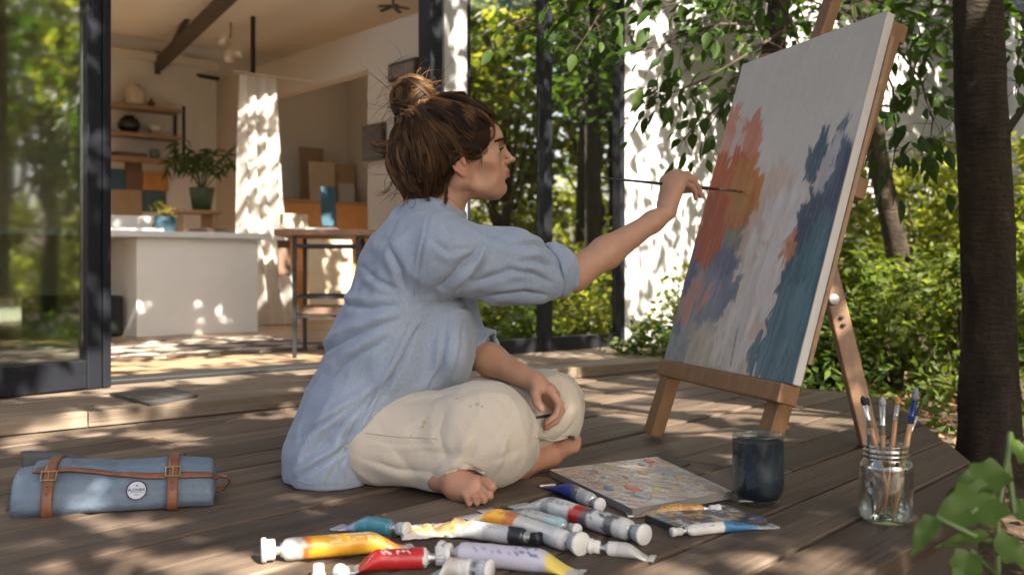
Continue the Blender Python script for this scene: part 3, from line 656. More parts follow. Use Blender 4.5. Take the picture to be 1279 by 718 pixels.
# rug with lattice pattern
def rug_mat():
    m, nt, out = nmat('lattice_rug'); b = nd(nt, 'ShaderNodeBsdfPrincipled', Roughness=.95); tc = nt.nodes.new('ShaderNodeTexCoord'); mp = nt.nodes.new('ShaderNodeMapping'); mp.inputs['Rotation'].default_value = (0, 0, R(45)); mp.inputs['Scale'].default_value = (5.2, 5.2, 1)
    nt.links.new(tc.outputs['Object'], mp.inputs[0]); ck = nd(nt, 'ShaderNodeTexChecker', Scale=1.0); ck.inputs[1].default_value = (.50, .43, .34, 1); ck.inputs[2].default_value = (.12, .085, .06, 1); nt.links.new(mp.outputs[0], ck.inputs[0])
    n = noise_node(nt, 9, 4); r = ramp(nt, n.outputs[0], [(.3, (.7, .7, .7)), (.7, (1.2, 1.2, 1.2))]); c = mix(nt, ck.outputs[0], r.outputs[0], 1.0, 'MULTIPLY'); nt.links.new(c, b.inputs[0]); nt.links.new(b.outputs[0], out.inputs[0]); return m
rg = MB(); rg.box((0, 0, .006), (2.1, 1.15, .010), None, .003); o = rg.build('rug', rug_mat()); o.location = Vector(H(.55, 1.45, .0505)); o.rotation_euler = (0, 0, HANG); tag(o, 'flat woven rug with brown and cream lattice inside the doorway', 'rug')
# doormat of dark sheet lying on the step
a, b, c, d = G(137, 492, .055), G(214, 485, .055), G(247, 494, .055), G(186, 505, .055)
mb = MB(); mb.prism([tuple(p[:2]) for p in (a, d, c, b)], .0508, .060); tag(mb.build('door_mat', mat('dark_mat', (.055, .053, .05), .55, var=.2, bump=.2)), 'thin dark grey mat lying askew on the pale step', 'mat')
# ================================================================ canvas and easel
DR, DL = 2.20, 2.80
BR = W(990, 478, DR); BL = W(830, 450, DL); zb = (BR[2] + BL[2]) / 2; BR[2] = BL[2] = zb
CU = unit(BR - BL); CWID = np.linalg.norm(BR - BL); CM = unit(np.array([-CU[1], CU[0], 0])); CM = CM if CM[0] > 0 else -CM     # CM points away from her
best = None
for phi in np.linspace(.05, .5, 181):
    for h in np.linspace(.6, 1.2, 121):
        T = BR + h * np.array([CM[0] * math.sin(phi), CM[1] * math.sin(phi), math.cos(phi)]); x, y = proj(T); e = (x - 1108) ** 2 + (y - 15) ** 2
        if best is None or e < best[0]: best = (e, phi, h)
PHI, CH = best[1], best[2]; CV = np.array([CM[0] * math.sin(PHI), CM[1] * math.sin(PHI), math.cos(PHI)]); CN = np.cross(CU, CV); CN = CN if CN[0] < 0 else -CN   # CN: out of the painted face
print('canvas', CWID, CH, math.degrees(PHI), proj(BL + CV * CH), proj(BR + CV * CH), CN)
def cpt(u, v, off=0.0): return BL + CU * u * CWID + CV * v * CH + CN * off
CT = .022
easel = thing('easel', 'wooden A frame studio easel holding a large abstract canvas', 'easel', tuple(np.array([*(cpt(.5, 0)[:2] + CM[:2] * .1), 0.0])))
M_easel = mat('oiled_easel_wood', (.25, .128, .055), .45, var=.35, vscale=5, bump=.25, bscale=40, stretch=(6, 6, 1))
def on_plane(px, py, off):
    """point of the plane lying off metres behind the painted face"""
    d = np.array([(px - 639.5) / FPX, 1, -(py - HOR) / FPX]); o = np.array([0, 0, CAMH]); q = cpt(0, 0, -off)
    return o + d * np.dot(q - o, CN) / np.dot(d, CN)
def foot(p, dirv, z=0.0): return p + dirv * (z - p[2]) / dirv[2]
def eleg(a, b, name, w=.05, h=.032, label=None):
    mb = MB(); mb.bar(a, b, w, h, up=CN, bevel=.004); return mb.build(name, M_easel, easel, world=True, label=label)
OFF = CT + .024
la = on_plane(961, 70, OFF); lb = on_plane(838, 470, OFF); d = unit(lb - la); lf = foot(lb, d + np.array([.0, .02, 0]), .006)
eleg(la, lf, 'leg', .052, .04)
ra = on_plane(1113, 30, OFF); rb = on_plane(975, 500, OFF); d = unit(rb - ra); rf = foot(rb, d, .006); eleg(ra, rf, 'leg', .052, .04)
ma = on_plane(1050, -30, OFF + .036); mbt = on_plane(900, 420, OFF + .036); eleg(ma, mbt, 'mast', .05, .03)
# rear prop leg
pf = G(1087, 556, .006); pt = on_plane(978, 110, OFF + .07); pf = np.array(pf)
mb = MB(); mb.bar(pt, pf, .05, .035, up=(0, 1, 0), bevel=.004); mb.build('rear_leg', M_easel, easel, world=True)
# tray, cross bars
def cbar(u0, u1, v, off, w, h, name, z=0):
    mb = MB(); a = cpt(u0, v, off); b = cpt(u1, v, off); mb.bar(a, b, w, h, up=CV, bevel=.004); return mb.build(name, M_easel, easel, world=True)
cbar(.02, .98, -.028, -CT / 2 + .004, CT + .03, .045, 'tray')
cbar(.06, .93, .55, -OFF - .035, .03, .05, 'cross_bar'); cbar(.06, .93, .985, -OFF - .036, .03, .045, 'cross_bar')
mb = MB(); p = on_plane(1031, 381, OFF + .02); pk = pt + (pf - pt) * ((381 - 110) / (556 - 110)) + np.array([-.012, -.03, .0])
mb.smooth = True; rot = np.array(Vector((0, -1, .1)).to_track_quat('Z', 'Y').to_matrix()); mb.lathe([(0, 0), (.013, 0), (.0155, .003), (.013, .007), (.0, .008)], 18, pk, rot=rot)
mb.build('wing_knob', mat('white_knob', (.50, .50, .48), .4), easel, world=True)
mb = MB()
for (px, py) in ((1038, 403), (1041, 412)): mb.lathe([(0, 0), (.006, 0), (.006, .004), (0, .005)], 8, pt + (pf - pt) * ((py - 110) / 446.) + np.array([.0, -.021, 0]), rot=rot)
mb.build('bolt', M_black, easel, world=True)
# canvas: painted sheet in numpy
def painting(px, py, seed=0):
    n = len(px); Z = np.zeros(n)
    base = np.tile(np.array([.68, .63, .55]), (n, 1))
    ax, ay = -.30, .954                                                    # stroke direction in the picture
    al = px * ax + py * ay; ac = px * ay - py * ax
    S = lambda sc_a, sc_c, sd: fbm(np.stack([al * sc_a, ac * sc_c, Z + sd], -1), sd, 4)
    st = S(.012, .14, 1); st2 = S(.03, .35, 2); blot = S(.02, .03, 3); wob = S(.015, .05, 4)
    base *= (1 + .10 * (st - .5) + .06 * (st2 - .5) + .12 * (blot - .5))[:, None]
    def lay(col, mask, jitter=.25, sd=5):
        m = np.clip(mask, 0, 1)[:, None]; c = np.asarray(col)[None] * (1 + jitter * (st - .5) * 1.6 + jitter * (S(.02, .2, sd) - .5) * 1.6)[:, None]
        base[:] = base * (1 - m) + c * m
    rs = np.random.default_rng(77)
    def region(cx, cy, rx, ry, ang=0, soft=.35, ragged=.9, sd=7):
        """mask made of many bristly strokes inside a tilted ellipse"""
        M = np.zeros(n); ca, sa = math.cos(R(ang)), math.sin(R(ang)); N = int(12 + rx * ry / 17); spread = 1.0 + .18 * (soft > .6)
        for k in range(N):
            r, a = math.sqrt(rs.random()) * spread, rs.uniform(0, 6.283); u, v = rx * r * math.cos(a), ry * r * math.sin(a); x0 = cx + u * ca - v * sa; y0 = cy + u * sa + v * ca
            L = rs.uniform(.35, .75) * min(34, max(ry, rx) * .9 + 4); w = rs.uniform(1.6, 5.2) * (1.2 if rx > 20 else .8); th = math.atan2(.954, -.30) + rs.normal() * .26
            dx, dy = px - x0, py - y0; sel = np.nonzero((np.abs(dx) < L + w) & (np.abs(dy) < L + w))[0]
            if not len(sel): continue
            c_, s_ = math.cos(th), math.sin(th); t = dx[sel] * c_ + dy[sel] * s_; q = -dx[sel] * s_ + dy[sel] * c_ + .06 * t * t / L
            br = vnoise(np.stack([q * 1.1 + k * 7.1, t * .02, 0 * q + sd], 1), sd + k % 13); tip = L * (.72 + .5 * (br - .3))
            m = sstep(1, .82, np.abs(t) / tip) * sstep(1, .8, np.abs(q) / w) * sstep(.16 + .3 * (soft > .6), .34 + .3 * (soft > .6), br + .25 * (1 - np.abs(t) / tip)); M[sel] = np.maximum(M[sel], m)
        return M
    # soft beiges and creams in the middle
    lay((.47, .42, .33), region(900, 405, 55, 95, 20, .9, 1.0, 11) * .8); lay((.55, .49, .40), region(935, 430, 60, 70, 15, .9, 1, 12) * .8)
    lay((.42, .40, .30), region(905, 440, 30, 40, 15, .8, 1, 13) * .6); lay((.62, .44, .34), region(945, 290, 26, 75, 20, .8, 1.1, 14) * .75)
    lay((.66, .47, .37), region(968, 375, 20, 110, 14, .7, 1.1, 15) * .85); lay((.70, .66, .60), region(945, 350, 22, 110, 22, .8, 1.2, 16) * .9)
    lay((.66, .62, .57), region(930, 400, 12, 70, 18, .8, 1.0, 17) * .8)
    # slate blue left
    lay((.17, .20, .27), region(872, 345, 48, 50, -35, .5, .9, 21)); lay((.12, .14, .22), region(895, 315, 24, 26, -30, .5, .9, 22)); lay((.24, .28, .34), region(862, 365, 30, 34, -20, .8, 1, 23) * .7)
    lay((.10, .13, .20), region(853, 362, 9, 60, 15, .5, .8, 24)); lay((.30, .36, .38), region(843, 425, 16, 40, 15, .8, 1, 25) * .8); lay((.22, .27, .31), region(838, 445, 14, 22, 10, .7, .9, 26) * .8)
    lay((.55, .29, .22), region(872, 372, 12, 26, 30, .7, .9, 27) * .85)
    # olive bridge under the orange
    lay((.22, .24, .19), region(908, 285, 20, 24, -25, .6, .9, 31))
    # oranges
    lay((.60, .24, .15), region(906, 215, 30, 60, 14, .35, .8, 41)); lay((.66, .25, .15), region(936, 180, 12, 32, 14, .35, .9, 42)); lay((.64, .26, .17), region(913, 165, 11, 26, 14, .35, .9, 43))
    lay((.60, .38, .30), region(897, 205, 10, 45, 12, .7, 1.1, 44) * .6); lay((.66, .60, .54), region(922, 178, 5, 30, 14, .6, 1.2, 45) * .7)
    lay((.50, .115, .03), region(908, 240, 34, 42, 10, .35, .7, 46)); lay((.42, .09, .035), region(886, 285, 20, 40, 14, .4, .7, 47)); lay((.52, .18, .03), region(932, 232, 16, 34, 8, .35, .8, 48)); lay((.46, .22, .06), region(922, 258, 14, 22, 0, .7, .9, 49) * .8)
    # petrol blue right, with dry brush edges
    dry = (S(.01, .28, 61) > .42).astype(float)
    lay((.032, .072, .115), region(1040, 245, 22, 66, 10, .25, .8, 51)); lay((.025, .06, .10), region(1018, 305, 28, 66, 14, .25, .6, 52)); lay((.035, .10, .135), region(1000, 370, 28, 70, 14, .3, .6, 53)); lay((.06, .14, .17), region(983, 430, 32, 62, 10, .35, .7, 54))
    lay((.085, .16, .20), region(970, 450, 34, 34, 0, .5, .9, 55) * dry); lay((.035, .055, .12), region(1046, 240, 7, 66, 10, .5, .8, 56)); lay((.07, .19, .22), region(1012, 345, 9, 70, 14, .7, 1, 57) * .7)
    lay((.05, .10, .14), region(1022, 195, 10, 30, 22, .4, .9, 58)); lay((.06, .10, .15), region(1048, 185, 6, 34, 12, .4, 1.2, 59) * dry); lay((.12, .21, .24), region(985, 420, 6, 60, 14, .8, 1.2, 60) * .7)
    lay((.62, .58, .54), region(1035, 205, 5, 34, 24, .6, 1.3, 62) * .8); lay((.52, .20, .09), region(985, 312, 5, 17, 14, .8, .6, 63) * .9); lay((.05, .05, .06), (np.abs(px - (916 + (440 - py) * .20)) < .7) * (py > 410) * (py < 458) * .8)
    return np.clip(base, .01, .8), st, st2
NU, NV = 280, 390
uu, vv = np.meshgrid(np.linspace(0, 1, NU), np.linspace(0, 1, NV), indexing='ij'); U_, V_ = uu.ravel(), vv.ravel()
P = BL + np.outer(U_ * CWID, CU) + np.outer(V_ * CH, CV); qx, qy = proj(P)
colr, s1_, s2_ = painting(qx, qy)
# drag the wet paint along the stroke direction, bristle by bristle
G3 = colr.reshape(NU, NV, 3); q00 = np.array(proj(cpt(.5, .5))); du_ = np.array(proj(cpt(.51, .5))) - q00; dv_ = np.array(proj(cpt(.5, .51))) - q00; gd = np.linalg.solve(np.stack([du_, dv_], 1) , np.array([-.30, .954])) * .01 * np.array([NU, NV]); gd /= np.linalg.norm(gd)
iu, iv = np.meshgrid(np.arange(NU), np.arange(NV), indexing='ij'); acr = iu * gd[1] - iv * gd[0]; alg = iu * gd[0] + iv * gd[1]; ln_ = 1 + 11 * vnoise(np.stack([acr * .45, alg * .010, 0 * acr], -1), 81) ** 2; wgt = 0; out_ = 0
for k in range(-8, 9):
    o_ = k / 8 * ln_ + 4 * (vnoise(np.stack([acr * .9, alg * .02, 0 * acr + 5], -1), 82) - .5); a_ = np.clip(iu + gd[0] * o_, 0, NU - 1).astype(int); b_ = np.clip(iv + gd[1] * o_, 0, NV - 1).astype(int); out_ = out_ + G3[a_, b_]; wgt += 1
mixm = (.25 + .45 * vnoise(np.stack([acr * .3, alg * .02, 0 * acr + 9], -1), 83))[..., None]; colr = (G3 * (1 - mixm) + out_ / wgt * mixm).reshape(-1, 3)
dryb = sstep(.60, .72, vnoise(np.stack([acr * .8, alg * .035, 0 * acr + 3], -1), 84).ravel())[:, None] * .10; colr = colr * (1 - dryb) + np.array([.60, .56, .50]) * dryb
lum = colr.mean(1); thick = sstep(.0, .35, np.abs(lum - .6)) * .0012
P = P + np.outer(.0006 * s2_ + .0008 * s1_ + thick, CN); ix = np.arange(NU * NV).reshape(NU, NV)
F = np.stack([ix[:-1, :-1], ix[1:, :-1], ix[1:, 1:], ix[:-1, 1:]], -1).reshape(-1, 4)
canvas = thing('canvas', 'large off white canvas with orange and petrol blue brushwork on the easel', 'painting', tuple(cpt(.5, 0)))
M_paint = mat('dried_oil_paint', (1, 1, 1), .5, var=.05, vscale=60, bump=.25, bscale=500, attr=True)
npmesh('painted_face', P, F, M_paint, canvas, True, colr, world=True)
M_canvas = mat('canvas_edge_cloth', (.60, .58, .54), .85, var=.08, bump=.2, bscale=600)
mb = MB(); c = (cpt(.5, .5, -CT / 2 - .0008)); mb.box(c, (CWID, CH, CT), np.stack([CU, CV, np.cross(CU, CV)], 1), .002); mb.build('stretched_cloth', M_canvas, canvas, world=True)
mb = MB(); e = .04
for a, b in (((.02, .03), (.98, .03)), ((.02, .97), (.98, .97)), ((.025, .06), (.025, .94)), ((.975, .06), (.975, .94))): mb.bar(cpt(*a, -CT - .006), cpt(*b, -CT - .006), .04, .01, up=CN)
mb.build('stretcher_frame', M_oak, canvas, world=True)
# ================================================================ paint tubes and the other things on the deck
M_tube = mat('painted_tube_foil', (1, 1, 1), .36, var=.12, vscale=40, bump=.3, bscale=70, attr=True, spec=.5)
M_alu = mat('tube_aluminium', (.62, .62, .62), .32, metal=.8, var=.15, vscale=60, bump=.25, bscale=90)
M_cap = mat('white_plastic_cap', (.66, .65, .62), .4, var=.06, vscale=40)
M_capb = mat('black_plastic_cap', (.015, .015, .016), .35)
def paint_tube(name, label, head, tail, rad, bands, capm=M_cap, group='paint tubes scattered on the deck', cap_r=.95, cap_l=.022, squash=1.0, marks=(), seed=0, neck=.012, dent=.12, flat=.10, roll=0.0):
    """head: (px,py) of the cap end, tail: (px,py) of the crimped end; bands: [(t, colour)] from shoulder to crimp"""
    rng = np.random.default_rng(seed); a = G(*head, rad * .9); b = G(*tail, rad * .6); a[2] = 0; b[2] = 0; d = b - a; L = np.linalg.norm(d[:2]); ang = math.atan2(d[1], d[0])
    t = thing(name, label, 'paint tube', (a[0], a[1], .0015), ang, group)
    n1, n2 = 44, 28; x0 = cap_l + neck; Lb = L - x0; V = []; C = []; ph = rng.uniform(0, 6)
    gi, gk = np.meshgrid(np.arange(n1 + 1) / n1, 2 * np.pi * np.arange(n2) / n2, indexing='ij'); NZ = fbm(np.stack([gi * 7 + ph, np.cos(gk) * 1.1, np.sin(gk) * 1.1 + ph], -1), seed, 3) - .5
    for i in range(n1 + 1):
        s = i / n1; f = sstep(.42, 1.0, s) if flat < .3 else sstep(.66, 1.0, s); fl_ = flat if flat < .3 else .10
        rz = rad * squash * (1 - (1 - fl_) * f); ry = rad * (1 + .30 * f)
        sh = 1.0 if s > .06 else .62 + .38 * math.sqrt(max(0, 1 - (1 - s / .06) ** 2))
        for k in range(n2):
            an = 2 * math.pi * k / n2; nz = NZ[i, k]
            q = 1 + dent * nz * (1 if s > .05 else .2); y = ry * sh * math.cos(an) * q; z = rz * sh * math.sin(an) * q
            V.append((x0 + s * Lb, y, max(z + rz * .97 * (1 - .0 * f), .0))); u = an / (2 * math.pi); col = bands[0][1]
            for (tt, cc) in bands:
                if s >= tt + .012 * math.sin(an * 2 + ph): col = cc
            for (m0, m1, a0, a1, cc, dens) in marks:
                if m0 <= s <= m1 and a0 <= u <= a1 and (int(k) % 3 != 0) and rng.random() < dens: col = cc
            C.append(col)
    V = np.array(V); F = [(i * n2 + k, i * n2 + (k + 1) % n2, (i + 1) * n2 + (k + 1) % n2, (i + 1) * n2 + k) for i in range(n1) for k in range(n2)]
    npmesh('tube_body', V, np.array(F), M_tube, t, True, np.array(C))
    mb = MB(); z0 = rad * squash * .97; mb.lathe([(rad * .62, x0), (rad * .62, x0 - .003), (rad * .40, x0 - .004), (rad * .40, cap_l - .002)], 20, (0, 0, z0), 'X'); e = x0 + Lb
    mb.smooth = True; mb.build('neck', M_alu, t)
    mb = MB(); mb.box((e + .003, 0, max(.0022, rad * fl_ * squash)), (.011, rad * 2.56, .0036), None, .0008); mb.build('crimp', M_alu, t)
    R_ = rad * cap_r; zc = max(z0, R_ * 1.0); mb = MB(); mb.smooth = True; prof = [(0, 0), (R_ * .90, 0), (R_, .002), (R_ * .98, cap_l * .35), (R_ * .80, cap_l * .42), (R_ * .78, cap_l), (0, cap_l)]
    mb.lathe(prof, 28, (0, 0, zc), 'X')
    for k in range(18): an = 2 * math.pi * k / 18; mb.tube([(cap_l * .45, R_ * .79 * math.cos(an), zc + R_ * .79 * math.sin(an)), (cap_l * .97, R_ * .77 * math.cos(an), zc + R_ * .77 * math.sin(an))], R_ * .05, 5)
    mb.build('cap', capm, t); return t
WH = (.62, .60, .56); YE = (.72, .36, .03); OR = (.60, .17, .03); RE = (.42, .02, .02); LV = (.50, .48, .56); YL = (.72, .55, .12); GY = (.30, .30, .31); BK = (.02, .02, .025); BL_ = (.02, .05, .28); TE = (.05, .20, .26); SV = (.45, .45, .45); DG = (.10, .10, .11)
paint_tube('paint_tube', 'amber orange paint tube with a flat white cap, lying leftmost', (326, 691), (512, 679), .0185, [(0, WH), (.10, (.55, .52, .46)), (.15, OR), (.20, YE), (.78, OR), (.95, WH)], cap_r=1.1, marks=[(.35, .75, .05, .40, (.78, .62, .30), .45), (.5, .7, .12, .3, (.8, .75, .6), .5)], seed=1, flat=.35)
paint_tube('paint_tube', 'bright red paint tube with a white cap at its right end', (561, 697), (440, 706), .0165, [(0, WH), (.06, RE), (.92, WH)], marks=[(.25, .62, .12, .34, (.75, .6, .58), .5)], seed=2, cap_r=1.15, flat=.30)
paint_tube('paint_tube', 'lavender paint tube with a yellow band and a silver crimped end', (548, 690), (722, 711), .0185, [(0, LV), (.62, LV), (.76, YL), (.94, SV)], marks=[(.5, .70, .1, .4, (.12, .10, .22), .45), (.15, .5, .3, .45, (.35, .25, .38), .3)], seed=3, flat=.35)
paint_tube('paint_tube', 'short clear paint tube with a white cap at the front edge', (614, 716), (548, 712), .0155, [(0, WH), (.3, (.55, .50, .42)), (.7, WH)], seed=4, cap_r=1.1, flat=.4, marks=[(.2, .6, .1, .4, (.45, .2, .08), .25)])
paint_tube('paint_tube', 'silver paint tube with a black screw cap', (676, 675), (566, 663), .0155, [(0, BK), (.20, SV), (.55, WH), (.85, SV)], capm=M_capb, seed=5, cap_r=.8, cap_l=.018, flat=.4, marks=[(.3, .5, .1, .4, GY, .4)])
paint_tube('paint_tube', 'white tube with yellow and orange bands and a wide white cap', (727, 684), (588, 640), .0175, [(0, WH), (.10, (.5, .53, .55)), (.20, WH), (.48, OR), (.58, YE), (.80, WH)], seed=6, cap_r=1.15, flat=.45, marks=[(.6, .8, .1, .4, (.45, .22, .05), .4)])
paint_tube('paint_tube', 'small pale silver tube with a white cap lying beside the deck gap', (735, 684), (812, 694), .0125, [(0, WH), (.25, (.5, .48, .44)), (.9, SV)], seed=7, cap_r=1.05, cap_l=.02)
paint_tube('paint_tube', 'big white paint tube with red and black bands and a round white cap', (806, 670), (648, 626), .0195, [(0, WH), (.10, DG), (.17, WH), (.30, DG), (.36, RE), (.46, WH), (.64, GY), (.71, WH)], seed=8, cap_r=.95, flat=.45, marks=[(.12, .32, .05, .45, DG, .35), (.48, .62, .1, .4, (.35, .35, .4), .45), (.74, .8, .05, .2, GY, .5)])
paint_tube('paint_tube', 'cobalt blue paint tube lying against the palette board', (750, 632), (684, 603), .0150, [(0, SV), (.22, DG), (.34, BL_), (.95, WH)], seed=9, cap_r=.9, marks=[(.05, .3, .1, .4, WH, .4), (.5, .7, .1, .4, (.05, .08, .4), .4)])
paint_tube('paint_tube', 'crumpled teal tube with a lavender crimped end', (510, 663), (424, 655), .0150, [(0, TE), (.45, TE), (.62, (.25, .30, .42)), (.78, LV)], seed=10, cap_r=.9, dent=.4)
paint_tube('paint_tube', 'worn grey tube lying behind the yellow banded one', (722, 664), (608, 634), .0140, [(0, (.35, .5, .52)), (.18, (.45, .45, .42)), (.5, GY), (.8, WH)], seed=11, cap_r=.85, dent=.3, marks=[(.3, .9, .05, .45, (.15, .14, .13), .35)])
paint_tube('paint_tube', 'flattened ochre smeared tube beside the paint tin', (900, 637), (788, 641), .0105, [(0, (.45, .22, .06)), (.3, (.55, .30, .07)), (.6, (.40, .30, .16)), (.85, (.30, .25, .2))], seed=12, dent=.5, marks=[(.1, .9, .05, .45, (.12, .10, .09), .25)])
paint_tube('paint_tube', 'slim white and blue tube lying along the front of the paint tin', (838, 666), (964, 655), .0105, [(0, WH), (.40, (.05, .18, .36)), (.72, (.10, .25, .40)), (.80, SV)], seed=13, cap_r=.8, marks=[(.05, .42, .05, .45, (.3, .33, .4), .35), (.45, .7, .1, .4, (.02, .04, .1), .3)])
for i, (px, py, r, tl, lab) in enumerate([(398, 712, .011, 0, 'loose white cap standing left of the other loose cap'), (424, 716, .012, .9, 'loose white cap tipped on its side at the front')]):
    p = G(px, py, .01); mb = MB(); mb.smooth = True; rot = np.array(Euler((tl * 1.5, 0, .6)).to_matrix()); mb.lathe([(0, 0), (r, 0), (r, .004), (r * .8, .006), (r * .75, .018), (r * .6, .018), (r * .55, .004), (0, .004)], 20, rot=rot)
    o = mb.build('tube_cap', M_cap); zs = min(v.co.z for v in o.data.vertices); o.location = (p[0], p[1], .0015 - zs); tag(o, lab, 'cap', 'loose tube caps')
# crumpled rag
c = G(548, 664); n_ = 36; gu, gv = np.meshgrid(np.linspace(-1, 1, n_), np.linspace(-1, 1, n_), indexing='ij'); Pq = np.stack([gu.ravel() * .075, gv.ravel() * .05, 0 * gu.ravel()], 1)
hgt = np.abs(fbm(Pq * 28 + 3, 5, 3) - .5) * .055 * np.clip(1.25 - np.maximum(np.abs(gu.ravel()), np.abs(gv.ravel())) ** 4, .15, 1) + .0025
Pq[:, 2] = hgt; Pq[:, :2] += .012 * (np.stack([fbm(Pq * 20 + 9, 6, 2), fbm(Pq * 20 + 19, 7, 2)], 1) - .5); ix = np.arange(n_ * n_).reshape(n_, n_); Fq = np.stack([ix[:-1, :-1], ix[1:, :-1], ix[1:, 1:], ix[:-1, 1:]], -1).reshape(-1, 4)
stn = sstep(.52, .62, fbm(Pq * 22 + 40, 9, 3))[:, None]; cq = np.array([.70, .62, .52]) * (1 - stn) + np.array([.55, .30, .12]) * stn
o = npmesh('paint_rag', Pq, Fq, mat('rag_paper', (1, 1, 1), .85, var=.1, attr=True), None, True, cq); o.location = tuple(c); o.rotation_euler = (0, 0, .2); tag(o, 'crumpled paper rag with ochre stains among the tubes', 'rag')
so_ = o.modifiers.new('thickness', 'SOLIDIFY'); so_.thickness = .001
# palette board
pa, pb, pc_, pd = G(686, 585, .02), G(790, 634, .02), G(915, 612, .02), G(820, 569, .02)
pal = thing('palette_board', 'square grey palette board covered in dried paint splatters', 'palette', tuple((pa + pb + pc_ + pd) / 4 * np.array([1, 1, 0])))
def pq(u, v, z): p = pa * (1 - u) * (1 - v) + pb * u * (1 - v) + pc_ * u * v + pd * (1 - u) * v; return np.array([p[0], p[1], z])
mb = MB(); mb.prism([tuple(pq(u, v, 0)[:2]) for u, v in ((0, 0), (1, 0), (1, 1), (0, 1))], .003, .0178); mb.build('board', mat('grey_board_edge', (.22, .20, .18), .7, var=.25, bump=.2), pal, world=True)
N = 210; u, v = np.meshgrid(np.linspace(.001, .999, N), np.linspace(.001, .999, N), indexing='ij'); u, v = u.ravel(), v.ravel(); Pp = np.stack([pq(a, b, .0182) for a, b in zip(u, v)])
cc = np.tile(np.array([.42, .41, .385]), (N * N, 1)) * (.8 + .4 * fbm(np.stack([u * 9, v * 9, 0 * u], 1), 3))[:, None]
for q_, (cl, th_) in enumerate((((.46, .40, .30), .50), ((.20, .25, .32), .55), ((.50, .28, .18), .57), ((.55, .54, .51), .53), ((.22, .17, .15), .60), ((.42, .14, .08), .62), ((.50, .40, .14), .61))):
    m = sstep(th_, th_ + .05, fbm(np.stack([(u + v) * 5, (u - v) * 16, 0 * u + q_ * 3.3], 1), 50 + q_, 4))[:, None] * .75; cc = cc * (1 - m) + np.array(cl) * m
rp = np.random.default_rng(21); hz = np.zeros(N * N); pal_c = [(.50, .10, .03), (.05, .12, .28), (.62, .42, .06), (.10, .10, .12), (.60, .34, .30), (.72, .70, .66), (.20, .30, .36), (.40, .06, .05), (.55, .38, .25), (.15, .2, .12)]
for k in range(620):
    cu_, cv_ = rp.random(), rp.random(); r = rp.uniform(.002, .0085) * (2.4 if k % 31 == 0 else 1); an = rp.uniform(0, 3.1); el = rp.uniform(.10, .6); x = (u - cu_) * math.cos(an) + (v - cv_) * math.sin(an); y = -(u - cu_) * math.sin(an) + (v - cv_) * math.cos(an)
    near = (np.abs(x) < 3 * r / el) & (np.abs(y) < 3 * r); 
    if not near.any(): continue
    d = np.sqrt((x[near] * el) ** 2 + y[near] ** 2) / r + .9 * (vnoise(np.stack([u[near] * 90, v[near] * 90, 0 * u[near] + k], 1), k) - .5); m = sstep(1.15, .75, d)[:, None] * rp.uniform(.35, .9); cl = np.array(pal_c[rp.integers(len(pal_c))]); cc[near] = cc[near] * (1 - m) + cl * m; hz[near] = np.maximum(hz[near], m[:, 0] * rp.uniform(.0003, .0014))
for (bx, by, r, cl) in ((.66, .30, .075, (.58, .09, .02)), (.45, .80, .09, (.34, .38, .40)), (.25, .35, .10, (.50, .42, .34)), (.80, .25, .08, (.26, .30, .36)), (.90, .90, .09, (.30, .22, .20)), (.10, .86, .06, (.52, .10, .05)), (.36, .62, .04, (.62, .30, .08)), (.60, .12, .05, (.04, .14, .30)), (.16, .74, .04, (.06, .14, .24)), (.75, .45, .05, (.60, .48, .12)), (.12, .12, .05, (.55, .30, .2)), (.86, .72, .06, (.50, .34, .36)), (.40, .42, .035, (.55, .14, .06))):
    d = np.hypot(u - bx, (v - by) * 1.6) / r + 1.5 * (fbm(np.stack([u * 25, v * 25, 0 * u], 1), 17) - .5); m = sstep(1.15, .8, d)[:, None]; cc = cc * (1 - m) + np.array(cl) * m; hz = np.maximum(hz, m[:, 0] * .0022)
Pp[:, 2] += hz; ix = np.arange(N * N).reshape(N, N); npmesh('paint_layer', Pp, np.stack([ix[:-1, :-1], ix[:-1, 1:], ix[1:, 1:], ix[1:, :-1]], -1).reshape(-1, 4), mat('palette_paint', (1, 1, 1), .4, var=0, attr=True), pal, True, cc, world=True)
# second thinner dark board under the palette
mb = MB(); k0 = G(800, 566, .0), G(845, 572, .0), G(1, 1, -1); 
pts = [G(770, 580), G(826, 566.5), G(862, 580), G(806, 596)]; mb.prism([tuple(p[:2]) for p in pts], .0005, .0028); tag(mb.build('dark_card', mat('dark_card', (.035, .032, .03), .6)), 'thin dark card slipped under the far edge of the palette', 'card')
# flat paint tin
ta, tb_, tc_, td = G(806, 651), G(848, 668), G(958, 656), G(905, 638)
tin = thing('paint_tin', 'flat dark paint tin smeared with white and blue', 'paint tin', tuple((ta + tb_ + tc_ + td) / 4))
mb = MB(); mb.prism([tuple(p[:2]) for p in (ta, tb_, tc_, td)], .0012, .013); mb.build('tin_base', mat('dark_tin', (.05, .05, .055), .4, var=.4, vscale=30), tin, world=True)
def tq(u, v, z): p = ta * (1 - u) * (1 - v) + tb_ * u * (1 - v) + tc_ * u * v + td * (1 - u) * v; return np.array([p[0], p[1], z])
N = 90; u, v = np.meshgrid(np.linspace(.02, .98, N), np.linspace(.02, .98, N), indexing='ij'); u, v = u.ravel(), v.ravel(); Pp = np.stack([tq(a, b, .0133) for a, b in zip(u, v)])
f1 = fbm(np.stack([u * 5, v * 14, 0 * u], 1), 31); f2 = fbm(np.stack([u * 12, v * 5, 0 * u + 7], 1), 32); cc = np.tile(np.array([.06, .06, .07]), (N * N, 1))
